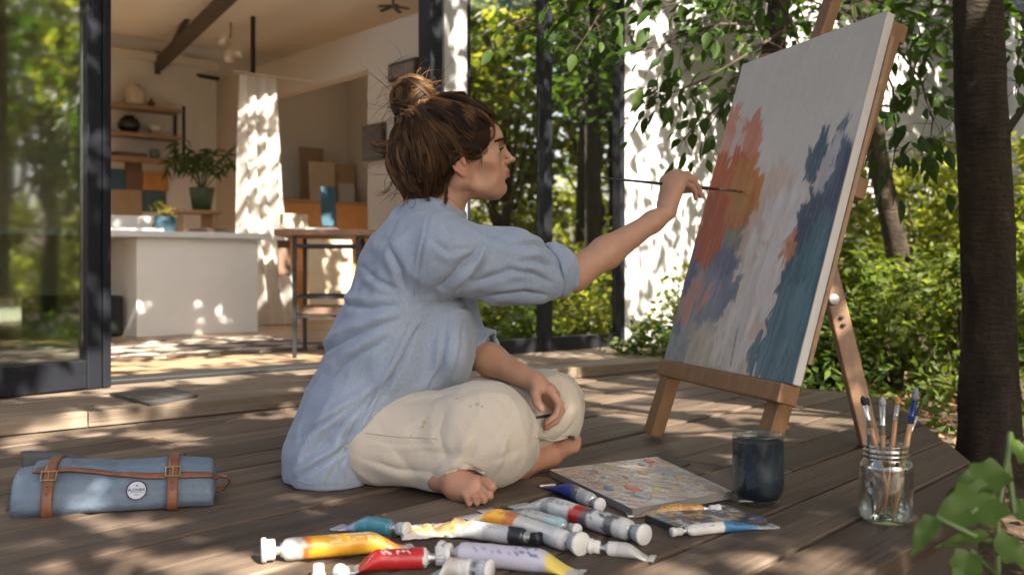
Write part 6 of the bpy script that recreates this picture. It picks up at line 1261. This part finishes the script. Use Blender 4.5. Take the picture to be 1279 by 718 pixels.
# ---- the light that reaches the deck: leaves of the unseen crowns are placed around these gaps
GAPS = [(330, 522, 50, 7), (268, 550, 36, 5), (300, 556, 34, 5), (196, 517, 42, 5), (190, 541, 60, 7), (120, 530, 30, 5), (20, 556, 22, 5), (25, 545, 26, 4), (345, 545, 30, 6), (392, 623, 34, 6), (105, 655, 26, 9), (165, 648, 22, 6), (175, 708, 44, 12), (282, 706, 34, 10), (60, 690, 26, 8), (545, 662, 36, 8), (420, 712, 44, 10), (700, 694, 26, 5),
        (775, 476, 72, 7), (880, 508, 74, 7), (765, 514, 52, 7), (918, 540, 36, 7), (1030, 528, 40, 7), (868, 570, 36, 6), (912, 580, 20, 6), (830, 532, 34, 5), (1028, 702, 62, 20), (890, 692, 34, 8), (828, 714, 40, 8), (700, 484, 44, 6), (824, 494, 44, 5), (600, 462, 50, 5), (690, 456, 60, 5), (990, 512, 36, 6), (960, 520, 30, 6), (735, 498, 34, 5),
        (232, 487, 60, 6), (140, 500, 40, 5), (60, 508, 40, 5), (340, 474, 44, 5), (440, 470, 40, 5), (520, 466, 40, 5), (230, 462, 48, 5), (330, 455, 40, 4), (150, 472, 30, 4), (260, 437, 40, 4)]
def lit(g):
    """1 where the crowns leave a gap over ground point g"""
    px = 639.5 + FPX * g[:, 0] / np.maximum(g[:, 1], .3); py = HOR + FPX * CAMH / np.maximum(g[:, 1], .3); o = np.zeros(len(g)); P3_ = np.stack([g[:, 0], g[:, 1], 0 * g[:, 0]], 1)
    w1 = fbm(P3_ * 7, 3, 3) - .5; w2 = fbm(P3_ * 7 + 31, 4, 3) - .5
    for (x, y, rx, ry) in GAPS:
        c = G(x, y); ax_ = rx / FPX * c[1] + .05; ay_ = min(ry * c[1] ** 2 / (FPX * CAMH), .5) + .075
        d = ((g[:, 0] + w1 * ax_ * 1.2 - c[0]) / ax_) ** 2 + ((g[:, 1] + w2 * ay_ * 1.2 - c[1]) / ay_) ** 2; o = np.maximum(o, d < 1)
    return o.astype(bool)
tanS = math.tan(R(SUN_EL))
def up_sun(g, z): return np.stack([g[:, 0] + SUN[0] / SUN[2] * z, g[:, 1] + SUN[1] / SUN[2] * z, z], 1)
NC = 150000; gx = rg.uniform(-4.0, 7.0, NC); gy = rg.uniform(.6, 11.5, NC); gq = np.stack([gx, gy], 1); P3_ = np.stack([gx, gy, 0 * gx], 1)
fac_q = (gq - F0[:2]) @ HB[:2]; fac_s = (gq - F0[:2]) @ HA[:2]
deckz = (fac_q < -.05) & np.all([gq @ cn < cc + .12 for cn, cc in clips[:2]], 0) | (gy < 1.9)
nclump = fbm(P3_ * 2.6, 21, 3); inside = (fac_q > -.05) & (fac_s < 2.8)
garden = (~deckz) & (fac_q < -.05) | (gx > 2.3)
dens = np.where(deckz & ~(gx > 2.3), 1.0, np.where(inside, .10 + .5 * (nclump > .55), np.where(garden, np.where(nclump > .57, .26, .02), np.where(nclump > .53, .60, .04))))
def hits(g):
    """sun rays over g that would strike the canvas or the seated woman"""
    o = np.array([g[:, 0], g[:, 1], 0 * g[:, 0]]).T; dn = SUN @ CN; t = ((BL - o) @ CN) / dn; p = o + t[:, None] * SUN; u = (p - BL) @ CU / CWID; v = (p - BL) @ CV / CH; h = (u > -.08) & (u < 1.06) & (v > -.06) & (v < 1.05)
    for a, b, r in ((Pel, Chest, .20), (Chest, HO, .15), (RShd, RWri, .10), (HipR, KneeR, .13), (HO, L(.08, 0, 0), .10)):
        a = np.asarray(a); b = np.asarray(b)
        for s_ in np.linspace(0, 1, 9): c = a + (b - a) * s_; w = c - o; h |= np.linalg.norm(w - (w @ SUN)[:, None] * SUN, axis=1) < r
    hot = np.zeros(len(g), bool)
    for c, r in ((L(-.03, .03, .13), .055), (BUN + np.array([.02, -.03, .03]), .045), (W(392, 520, 2.2), .03), (W(640, 585, 2.05), .035)): w = c - o; hot |= np.linalg.norm(w - (w @ SUN)[:, None] * SUN, axis=1) < r
    return h, hot
HT, HOT = hits(gq); keep = (rg.random(NC) < np.maximum(dens, HT)) & ~(lit(gq) & (fac_q < .9) & ~HT) & ~HOT; gq = gq[keep]; zc = rg.uniform(2.4, 4.4, len(gq)); CP = up_sun(gq, zc)
CP = CP[~((CP[:, 1] > 2.2) & ((CP[:, 2] - CAMH) / np.maximum(CP[:, 1], .1) < .30))]
# extra unseen leaves added up the sun rays to shade canvas and woman
ex_ = [cpt(a, b) for a, b in rg.random((1500, 2)) * 1.04 - .02]
for a, b, r in ((Pel, Chest, .19), (Chest, HO, .13), (RShd, RWri, .09), (HipR, KneeR, .11)): a = np.asarray(a); b = np.asarray(b); ex_ += [a + (b - a) * rg.random() + rg.normal(size=3) * r * .5 for _ in range(420)]
ex_ = np.array(ex_); ez_ = rg.uniform(2.4, 4.2, len(ex_)); EP = ex_ + SUN[None] * ((ez_ - ex_[:, 2]) / SUN[2])[:, None]; eg = ex_ - SUN[None] * (ex_[:, 2] / SUN[2])[:, None]; _, eh = hits(eg[:, :2]); CP = np.concatenate([CP, EP[~eh]])
# trunks of the shade trees, all behind or beside the viewer
ST = [(-2.6, -2.6), (.9, -3.6), (4.4, -2.4), (3.0, .9), (6.4, 1.6), (-.8, -5.0), (5.6, 5.0)]
own = np.argmin(np.stack([np.hypot(CP[:, 0] - x, CP[:, 1] - y) for x, y in ST], 1), 1)
labs = ['broad shade tree standing behind the viewer at the left', 'tall shade tree standing straight behind the viewer', 'shade tree behind the viewer at the right of the deck', 'shade tree beside the right deck edge, outside the picture', 'far right shade tree beyond the garden bushes', 'farthest shade tree behind the viewer', 'shade tree at the far right beside the white wall']
for i, (x, y) in enumerate(ST):
    t = thing('shade_tree', labs[i], 'tree', (x, y, -.15), 0, 'shade trees around the deck'); trunk_mesh('trunk', [(x, y, -.2), (x + .03, y + .02, 1.5), (x - .02, y + .06, 3.2), (x + .05, y, 4.8)], [.17, .13, .10, .05], M_bark, t, 14, seed=i, K=24)
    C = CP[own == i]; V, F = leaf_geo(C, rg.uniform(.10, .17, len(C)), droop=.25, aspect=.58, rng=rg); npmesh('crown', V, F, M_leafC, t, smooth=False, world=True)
    mb = MB()
    for k in range(9):
        if len(C): q = C[rg.integers(len(C))]; z0 = rg.uniform(1.9, 3.2); a = np.array([x, y, z0]); mb.tube([a, a * .6 + q * .4 + [0, 0, .15], q], [.035, .02, .006], 6)
    if mb.v: mb.build('branch', M_bark, t, world=True)
# ---- garden trees at the right, seen between the leaves and in the window glass
def tree_crown(h0, h1, rad, n, sz, seed):
    r = np.random.default_rng(seed); k = 26; cl = r.normal(size=(k, 3)); cl /= np.linalg.norm(cl, axis=1, keepdims=True); cl = cl * r.uniform(.35, 1, (k, 1)) * np.array([rad, rad, (h1 - h0) / 2]) + np.array([0, 0, (h0 + h1) / 2]); C = cl[r.integers(k, size=n)] + r.normal(size=(n, 3)) * np.array([.30, .30, .26]) * rad * .55
    return leaf_geo(C, r.uniform(sz * .7, sz * 1.25, n), droop=.3, aspect=.55, rng=r), cl
GT = []
def garden_tree(x, y, h0, h1, rad, n, sz, seed, m, label, tr=.07):
    t = thing('garden_tree', label, 'tree', (x, y, -.15), 0, 'trees in the garden'); (V, F), cl = tree_crown(h0, h1, rad, n, sz, seed); npmesh('crown', V, F, m, t, smooth=False)
    mb = MB(); mb.smooth = True; mb.tube([(0, 0, -.05), (.04, .03, h0 * .6), (-.03, .05, h0 + .3), (0, 0, (h0 + h1) / 2)], [tr * 1.2, tr, tr * .85, tr * .4], 12); mb.build('trunk', M_bark, t)
    mb = MB(); 
    for c in cl[:14]: mb.tube([(0, 0, h0 * .8), tuple(c * .5 + np.array([0, 0, h0 * .5])), tuple(c)], [tr * .4, tr * .22, tr * .08], 5)
    mb.build('branch', M_bark, t); return t
def gcopy(src, x, y, rz, sc, label): c = copy_tree(src); c.location = (x, y, -.15); c.rotation_euler = (0, 0, rz); c.scale = (sc,) * 3; c['label'] = label; return c
g1 = garden_tree(6.1, 4.0, 1.1, 4.6, 1.15, 2600, .15, 1, M_leafB, 'light green garden tree reflected in the window glass, nearest the deck', .06)
g2 = garden_tree(6.6, 5.2, .9, 5.0, 1.4, 3000, .17, 2, M_leafB, 'yellow green garden tree behind the hedge at the right', .08)
g3 = garden_tree(8.2, 3.0, 1.6, 5.6, 1.5, 3000, .18, 3, M_leafA, 'dark green tall garden tree far out at the right', .09)
gcopy(g1, 9.6, 5.6, 1.2, 1.15, 'light green garden tree deep in the garden behind the dark one'); gcopy(g2, 11.5, 2.4, 2.2, 1.2, 'yellow green garden tree at the far end of the garden'); gcopy(g3, 5.2, 7.0, 2.9, .95, 'dark green garden tree close to the white wall')
gcopy(g1, 7.0, .8, 3.6, 1.1, 'light green garden tree right of the viewer'); gcopy(g2, 4.9, -.9, 4.1, .95, 'yellow green garden tree reflected in the sliding door'); gcopy(g3, 12.5, 5.2, .6, 1.2, 'dark green garden tree at the farthest edge of the garden'); gcopy(g1, 7.6, -2.4, 5.0, 1.2, 'light green garden tree far behind the viewer at the right'); gcopy(g2, 8.9, 7.9, 1.9, 1.0, 'yellow green garden tree at the end of the white wall')

# ---- bushes
def bush(x, y, rx, ry, h, n, sz, m, label, seed, z0=-.12, name='bush', group='bushes along the garden edge'):
    r = np.random.default_rng(seed); t = thing(name, label, 'bush', (x, y, -.14), 0, group); k = max(8, int(n / 55)); cl = r.normal(size=(k, 3)); cl /= np.linalg.norm(cl, axis=1, keepdims=True); cl[:, 2] = np.abs(cl[:, 2]) * 1.1; cl = cl * (r.uniform(.30, 1.0, (k, 1)) ** .6) * np.array([rx, ry, h * .92]); cl[:, 2] += .08
    C = cl[r.integers(k, size=n)] + r.normal(size=(n, 3)) * np.array([.10, .10, .085]) * max(rx, .6) * .9; C[:, 2] = np.abs(C[:, 2]) + .02
    V, F = leaf_geo(C, r.uniform(sz * .65, sz * 1.3, n), droop=.2, aspect=.55, rng=r); npmesh('foliage', V, F, m, t, smooth=False)
    mb = MB()
    for c in cl[:16]: mb.tube([(c[0] * .12, c[1] * .12, -.02), tuple(c * .55 + np.array([0, 0, -.03])), tuple(c)], [.012, .008, .003], 5)
    mb.build('stem', M_twig, t); return t
def bpx(px, Y): return (px - 639.5) / FPX * Y
BL = [(838, 5.35, .20, .16, .62, 420, .05, M_leafB, 'thin yellow green shrub against the sunlit white wall'), (905, 5.3, .34, .24, .60, 700, .06, M_leafB, 'light shrub behind the left edge of the canvas'), (1010, 6.3, .62, .5, 1.25, 1900, .075, M_leafE, 'mid green bush behind the canvas'), (1085, 6.9, .70, .55, 1.42, 2700, .07, M_leafB, 'bright yellow green bush between the canvas and the leaning trunk'),
      (1165, 6.4, .66, .5, 1.36, 2700, .07, M_leafB, 'bright yellow green bush left of the big trunk'), (1250, 6.1, .66, .55, 1.36, 2700, .07, M_leafB, 'bright yellow green bush right of the big trunk'), (1340, 5.6, .7, .6, 1.2, 2400, .07, M_leafB, 'yellow green bush at the right edge of the picture'), (1120, 5.0, .42, .34, .66, 1050, .06, M_leafE, 'mid green bush at the foot of the leaning trunk'),
      (1205, 4.7, .40, .34, .58, 950, .055, M_leafE, 'low leafy bush just behind the big trunk'), (1285, 4.4, .40, .34, .60, 950, .055, M_leafE, 'low leafy bush at the right of the big trunk'), (1035, 5.1, .36, .3, .50, 1100, .055, M_leafA, 'low dark bush behind the rear easel leg'), (975, 5.4, .32, .25, .42, 900, .055, M_leafA, 'low dark bush hidden behind the canvas'), (1180, 7.6, .95, .6, 1.75, 3200, .08, M_leafB, 'tall pale green bush in the second row')]
for i, (px, Y, rx, ry, h, n, sz, m, lab) in enumerate(BL): bush(bpx(px, Y), Y, rx, ry, h, n, sz, m, lab, 40 + i)
hb = bush(9.0, 1.0, 1.5, 1.5, 2.3, 3600, .15, M_leafB, 'tall hedge bush far out at the right of the garden', 71, group='hedge at the far side of the garden')
for i, (x, y, lab) in enumerate(((10.5, 3.4, 'second tall hedge bush reflected in the window glass'), (9.8, 5.9, 'third tall hedge bush, nearest the white wall'), (7.6, -1.0, 'tall hedge bush beside the viewer'), (6.2, -3.0, 'tall hedge bush behind the viewer at the right'), (12.2, 1.2, 'tall hedge bush in the farthest row'), (13.0, 4.2, 'last tall hedge bush in the farthest row'))): c = copy_tree(hb); c.location = (x, y, -.14); c.rotation_euler = (0, 0, 1.3 * i + .7); c['label'] = lab
bush(bpx(828, 4.95), 4.95, .24, .15, .20, 650, .05, M_leafD, 'low dark ground shrub at the corner of the deck', 60)
# ---- big trunk at the right
tb0 = G(1234, 592, -.14); rt = thing('tree', 'thick dark barked tree at the right edge of the deck', 'tree', tuple(tb0)); Yt = tb0[1]
wpx = lambda x, y: W(x, y, Yt)
trunk_mesh('trunk', [wpx(1236, 612), wpx(1234, 560), wpx(1236, 430), wpx(1234, 300), wpx(1226, 150), wpx(1221, 0), wpx(1216, -200), wpx(1222, -600), wpx(1230, -1100)], [.128, .094, .077, .077, .074, .070, .066, .055, .03], M_bark, rt, 64, .085, 5, 170)
for pts, rr_ in (((wpx(1245, 180), W(1275, 140, Yt + .1), W(1330, 70, Yt + .3)), [.016, .010, .006]), ((wpx(1220, -520), W(1120, -700, Yt - .2), W(1000, -900, Yt - .1)), [.04, .025, .008]), ((wpx(1222, -560), W(1350, -760, Yt + .4), W(1500, -900, Yt + .6)), [.04, .025, .008])): mb = MB(); mb.tube(list(pts), rr_, 8); mb.build('branch', M_bark, rt, world=True)
C = np.array([W(1222, -950, Yt)]) + rg.normal(size=(1000, 3)) * np.array([.75, .65, .45]); C = C[(C[:, 2] - CAMH) / np.maximum(C[:, 1], .3) > .34]; V, F = leaf_geo(C, rg.uniform(.08, .13, len(C)), rng=rg); npmesh('crown', V, F, M_leafA, rt, smooth=False, world=True)
# ---- leaning trunk behind, and the tree whose leafy twigs hang into the picture
lt = thing('tree', 'slim leaning tree standing in the sunny bushes behind the easel', 'tree', tuple(G(1140, 440, -.14)))
Yl = 5.3; trunk_mesh('trunk', [W(1142, 462, Yl), W(1136, 400, Yl), W(1124, 330, Yl), W(1110, 260, Yl), W(1096, 200, Yl), W(1086, 120, Yl), W(1080, 0, Yl), W(1070, -200, Yl)], [.085, .07, .062, .058, .055, .05, .045, .03], M_bark, lt, 20, .06, 8, 50)
C = np.concatenate([W(px, py, Yl + d) + rg.normal(size=(260, 3)) * np.array([.30, .30, .18]) for px, py, d in ((1060, 20, 0), (1150, -20, .2), (1000, -40, .4), (1240, 10, .3), (1100, -120, 0), (950, 30, .3))]); V, F = leaf_geo(C, rg.uniform(.07, .11, len(C)), rng=rg); npmesh('crown', V, F, M_leafA, lt, smooth=False, world=True)
Yh = 4.25; ht = thing('tree', 'slender tree behind the canvas whose leafy twigs hang across the white wall', 'tree', tuple(G(930, 468, -.14)))
trunk_mesh('trunk', [W(925, 485, Yh), W(938, 330, Yh), W(952, 180, Yh), W(966, 60, Yh), W(978, -40, Yh), W(985, -200, Yh)], [.07, .062, .055, .05, .045, .03], M_bark, ht, 18, .06, 9, 50)
TW = []; LV_ = []
def twig(pts, n, spread, size, jit=6, fineness=1):
    P = np.array([W(*p) for p in pts]); t = np.linspace(0, 1, len(P)); TW.append((P, .006)); n = int(n * .8); u = np.sort(rg.random(n) ** .7); Q = np.stack([np.interp(u, t, P[:, i]) for i in range(3)], 1)
    tang = np.stack([np.gradient(np.interp(np.linspace(0, 1, 50), t, P[:, i])) for i in range(3)], 1); tg = tang[np.clip((u * 49).astype(int), 0, 49)]; tg /= np.linalg.norm(tg, axis=1, keepdims=True)
    off = rg.normal(size=(n, 3)) * spread; E_ = Q + off; d = tg * .5 + off / (np.linalg.norm(off, axis=1, keepdims=True) + 1e-9) * .7 + np.array([0, 0, -.42]); LV_.append((E_, d, rg.uniform(size * .5, size * 1.2, n)))
    for k in range(n): TW.append((np.array([Q[k], Q[k] * .4 + E_[k] * .6 + [0, 0, .004], E_[k]]), .0013))
D1 = 3.5
twig([(975, 40, 4.1), (930, 70, D1), (880, 100, D1), (835, 118, D1 - .1), (800, 130, D1 - .15)], 62, .055, .078); twig([(970, 30, 4.1), (900, 30, D1), (850, 45, D1), (800, 70, D1 - .1)], 70, .065, .078); twig([(975, 0, 4.1), (920, -5, D1), (860, 0, D1), (790, 20, D1)], 80, .07, .078)
twig([(960, 70, 4.0), (920, 110, D1 + .1), (890, 140, D1), (862, 165, D1 - .1), (850, 178, D1 - .1)], 40, .045, .075); twig([(930, 80, 3.8), (905, 128, D1), (880, 168, D1)], 22, .04, .075)
twig([(985, 20, 4.1), (1000, 60, 3.8), (960, 90, 3.7), (935, 92, 3.6)], 40, .07, .075); twig([(985, -20, 4.2), (900, -50, 3.8), (760, -30, 3.6), (690, 10, 3.5), (640, 30, 3.45)], 80, .07, .075); twig([(900, -40, 3.8), (760, 0, 3.6), (735, 40, 3.5), (720, 62, 3.5)], 44, .06, .075); twig([(980, -40, 4.2), (1010, 0, 3.9), (1060, 20, 3.7), (1085, 40, 3.6)], 60, .09, .075)
twig([(1080, 20, 4.0), (1120, 60, 3.5), (1150, 100, 3.45), (1165, 150, 3.4), (1160, 190, 3.4)], 66, .06, .080); twig([(1085, 40, 4.0), (1115, 110, 3.5), (1120, 170, 3.45), (1112, 230, 3.4)], 56, .055, .080); twig([(1090, 0, 4.0), (1150, 20, 3.5), (1190, 40, 3.45)], 50, .07, .078); twig([(1330, -20, 3.6), (1290, 20, 3.4), (1272, 70, 3.4), (1268, 120, 3.4)], 44, .05, .075)
mb = MB()
for P, r in TW: mb.tube(list(P), [r * (1 - .75 * i / (len(P) - 1)) for i in range(len(P))], 5, cap=False)
mb.build('twig', M_twig, ht, world=True)
E_ = np.concatenate([a for a, _, _ in LV_]); d_ = np.concatenate([b for _, b, _ in LV_]); s_ = np.concatenate([c for _, _, c in LV_]); V, F = leaf_geo(E_, s_, rng=rg, fine=True, dirs=d_ * 1.6, aspect=.48, spread=.75); npmesh('crown', V, F, M_leafA, ht, smooth=True, world=True)
# ---- ferny ground cover and leaf litter
q = np.stack([rg.uniform(.4, 5.0, 26000), rg.uniform(1.2, 8.0, 26000)], 1); ok = np.zeros(len(q), bool)
for cn, cc in clips[:2]: ok |= q @ cn > cc + .02
ok &= ((q - F0[:2]) @ HB[:2] < -.08); ok |= (q @ DN[:2] < D0[:2] @ DN[:2] - .03); q = q[ok]
lq = q[:7000]; zl = -.10 + .05 * (fbm(np.stack([lq[:, 0] * 1.3, lq[:, 1] * 1.3, 0 * lq[:, 0]], 1) + 5, 3) - .55) - .03; C = np.stack([lq[:, 0], lq[:, 1], zl + rg.uniform(0, .02, len(lq))], 1); V, F = leaf_geo(C, rg.uniform(.03, .07, len(C)), droop=0, aspect=.55, rng=rg, up=2.2)
M_litter = leafmat('dry_leaf', (.13, .075, .035), (.30, .18, .09), .15); tag(npmesh('leaf_litter', V, F, M_litter, smooth=False), kind='stuff')
gq2 = q[7000:]; nz = fbm(np.stack([gq2[:, 0] * 1.6, gq2[:, 1] * 1.6, 0 * gq2[:, 0]], 1), 91, 3); gq2 = gq2[(nz > .47) & (gq2[:, 1] > 2.9)][:5200]; C = np.stack([gq2[:, 0], gq2[:, 1], -.11 + rg.random(len(gq2)) ** 2 * .22], 1); V, F = leaf_geo(C, rg.uniform(.04, .085, len(C)), droop=-.3, aspect=.42, rng=rg); tag(npmesh('ground_cover', V, F, M_leafD, smooth=False), kind='stuff')
# ---- big leaved plant in the near right corner
M_big = leafmat('big_leaf', (.055, .115, .022), (.10, .165, .035), .40, .4)
pl = thing('leafy_plant', 'broad leaved green plant in the near lower right corner', 'plant', tuple(np.array([.78, 1.22, -.14])))
def bigleaf(base, tip, wpx_, Yb, Yt, tiltv, yel=0.0, name='leaf'):
    b = W(*base, Yb); t = W(*tip, Yt); d = t - b; Lg = np.linalg.norm(d); d /= Lg; n = unit(np.asarray(tiltv, float)); w = unit(np.cross(n, d)); nn = np.cross(d, w); Wd = wpx_ / FPX * (Yb + Yt) / 2
    mb = MB(); mb.smooth = True
    def f(u, v):
        x = (u - .5) * 2; pr = .78 * (math.sin(math.pi * min(v ** .62, 1)) ** .9) * (1 - .35 * v) + .10 * math.sin(v * 21) * (1 - v) * abs(x); ww = Wd * .5 * pr
        return b + d * Lg * v + w * x * ww + nn * (.22 * ww * abs(x) ** 1.3 - .16 * Lg * v * v + .045 * Wd * math.sin(v * 15) * x * x)
    mb.sheet(f, 14, 22); return mb.build(name, M_big, pl, world=True, fixn=False)
for a in (((1256, 588), (1184, 612), 66, 1.22, 1.20, (-.2, -.75, .8)), ((1246, 622), (1166, 648), 92, 1.20, 1.16, (.1, -.7, .7)), ((1168, 645), (1136, 694), 40, 1.16, 1.15, (-.5, -.8, .4)), ((1258, 556), (1296, 580), 60, 1.26, 1.26, (.2, -.6, .8)), ((1240, 676), (1300, 708), 66, 1.16, 1.14, (.2, -.7, .7)), ((1212, 688), (1196, 742), 54, 1.15, 1.12, (-.3, -.8, .5)), ((1262, 640), (1302, 640), 60, 1.24, 1.24, (.2, -.6, .8)), ((1236, 668), (1168, 676), 30, 1.16, 1.15, (-.1, -.5, .9))): bigleaf(*a)
mb = MB(); mb.smooth = True
for pts in ([(1240, 900, 1.22), (1246, 760, 1.2), (1246, 640, 1.21), (1258, 575, 1.24), (1262, 540, 1.26)], [(1246, 640, 1.21), (1230, 628, 1.2), (1212, 640, 1.18)], [(1248, 690, 1.2), (1240, 676, 1.17), (1215, 668, 1.16), (1168, 645, 1.16)], [(1246, 720, 1.2), (1226, 700, 1.16), (1212, 688, 1.15)], [(1258, 575, 1.24), (1268, 640, 1.24), (1262, 640, 1.24)]): mb.tube([W(*p) for p in pts], [.0035] * len(pts), 6)
mb.build('stem', mat('green_stem', (.09, .14, .04), .6), pl, world=True)
# ---- few fallen leaves on the boards
C = np.array([G(x, y, .004) for x, y in ((210, 552), (222, 560), (232, 568), (150, 566), (480, 640), (1003, 636), (1010, 638), (870, 600), (800, 560), (985, 585), (95, 575), (760, 545), (300, 580))]); V, F = leaf_geo(C, rg.uniform(.012, .030, len(C)), droop=0, rng=rg, up=4); tag(npmesh('fallen_leaf_bits', V, F, M_litter, smooth=False), kind='stuff')
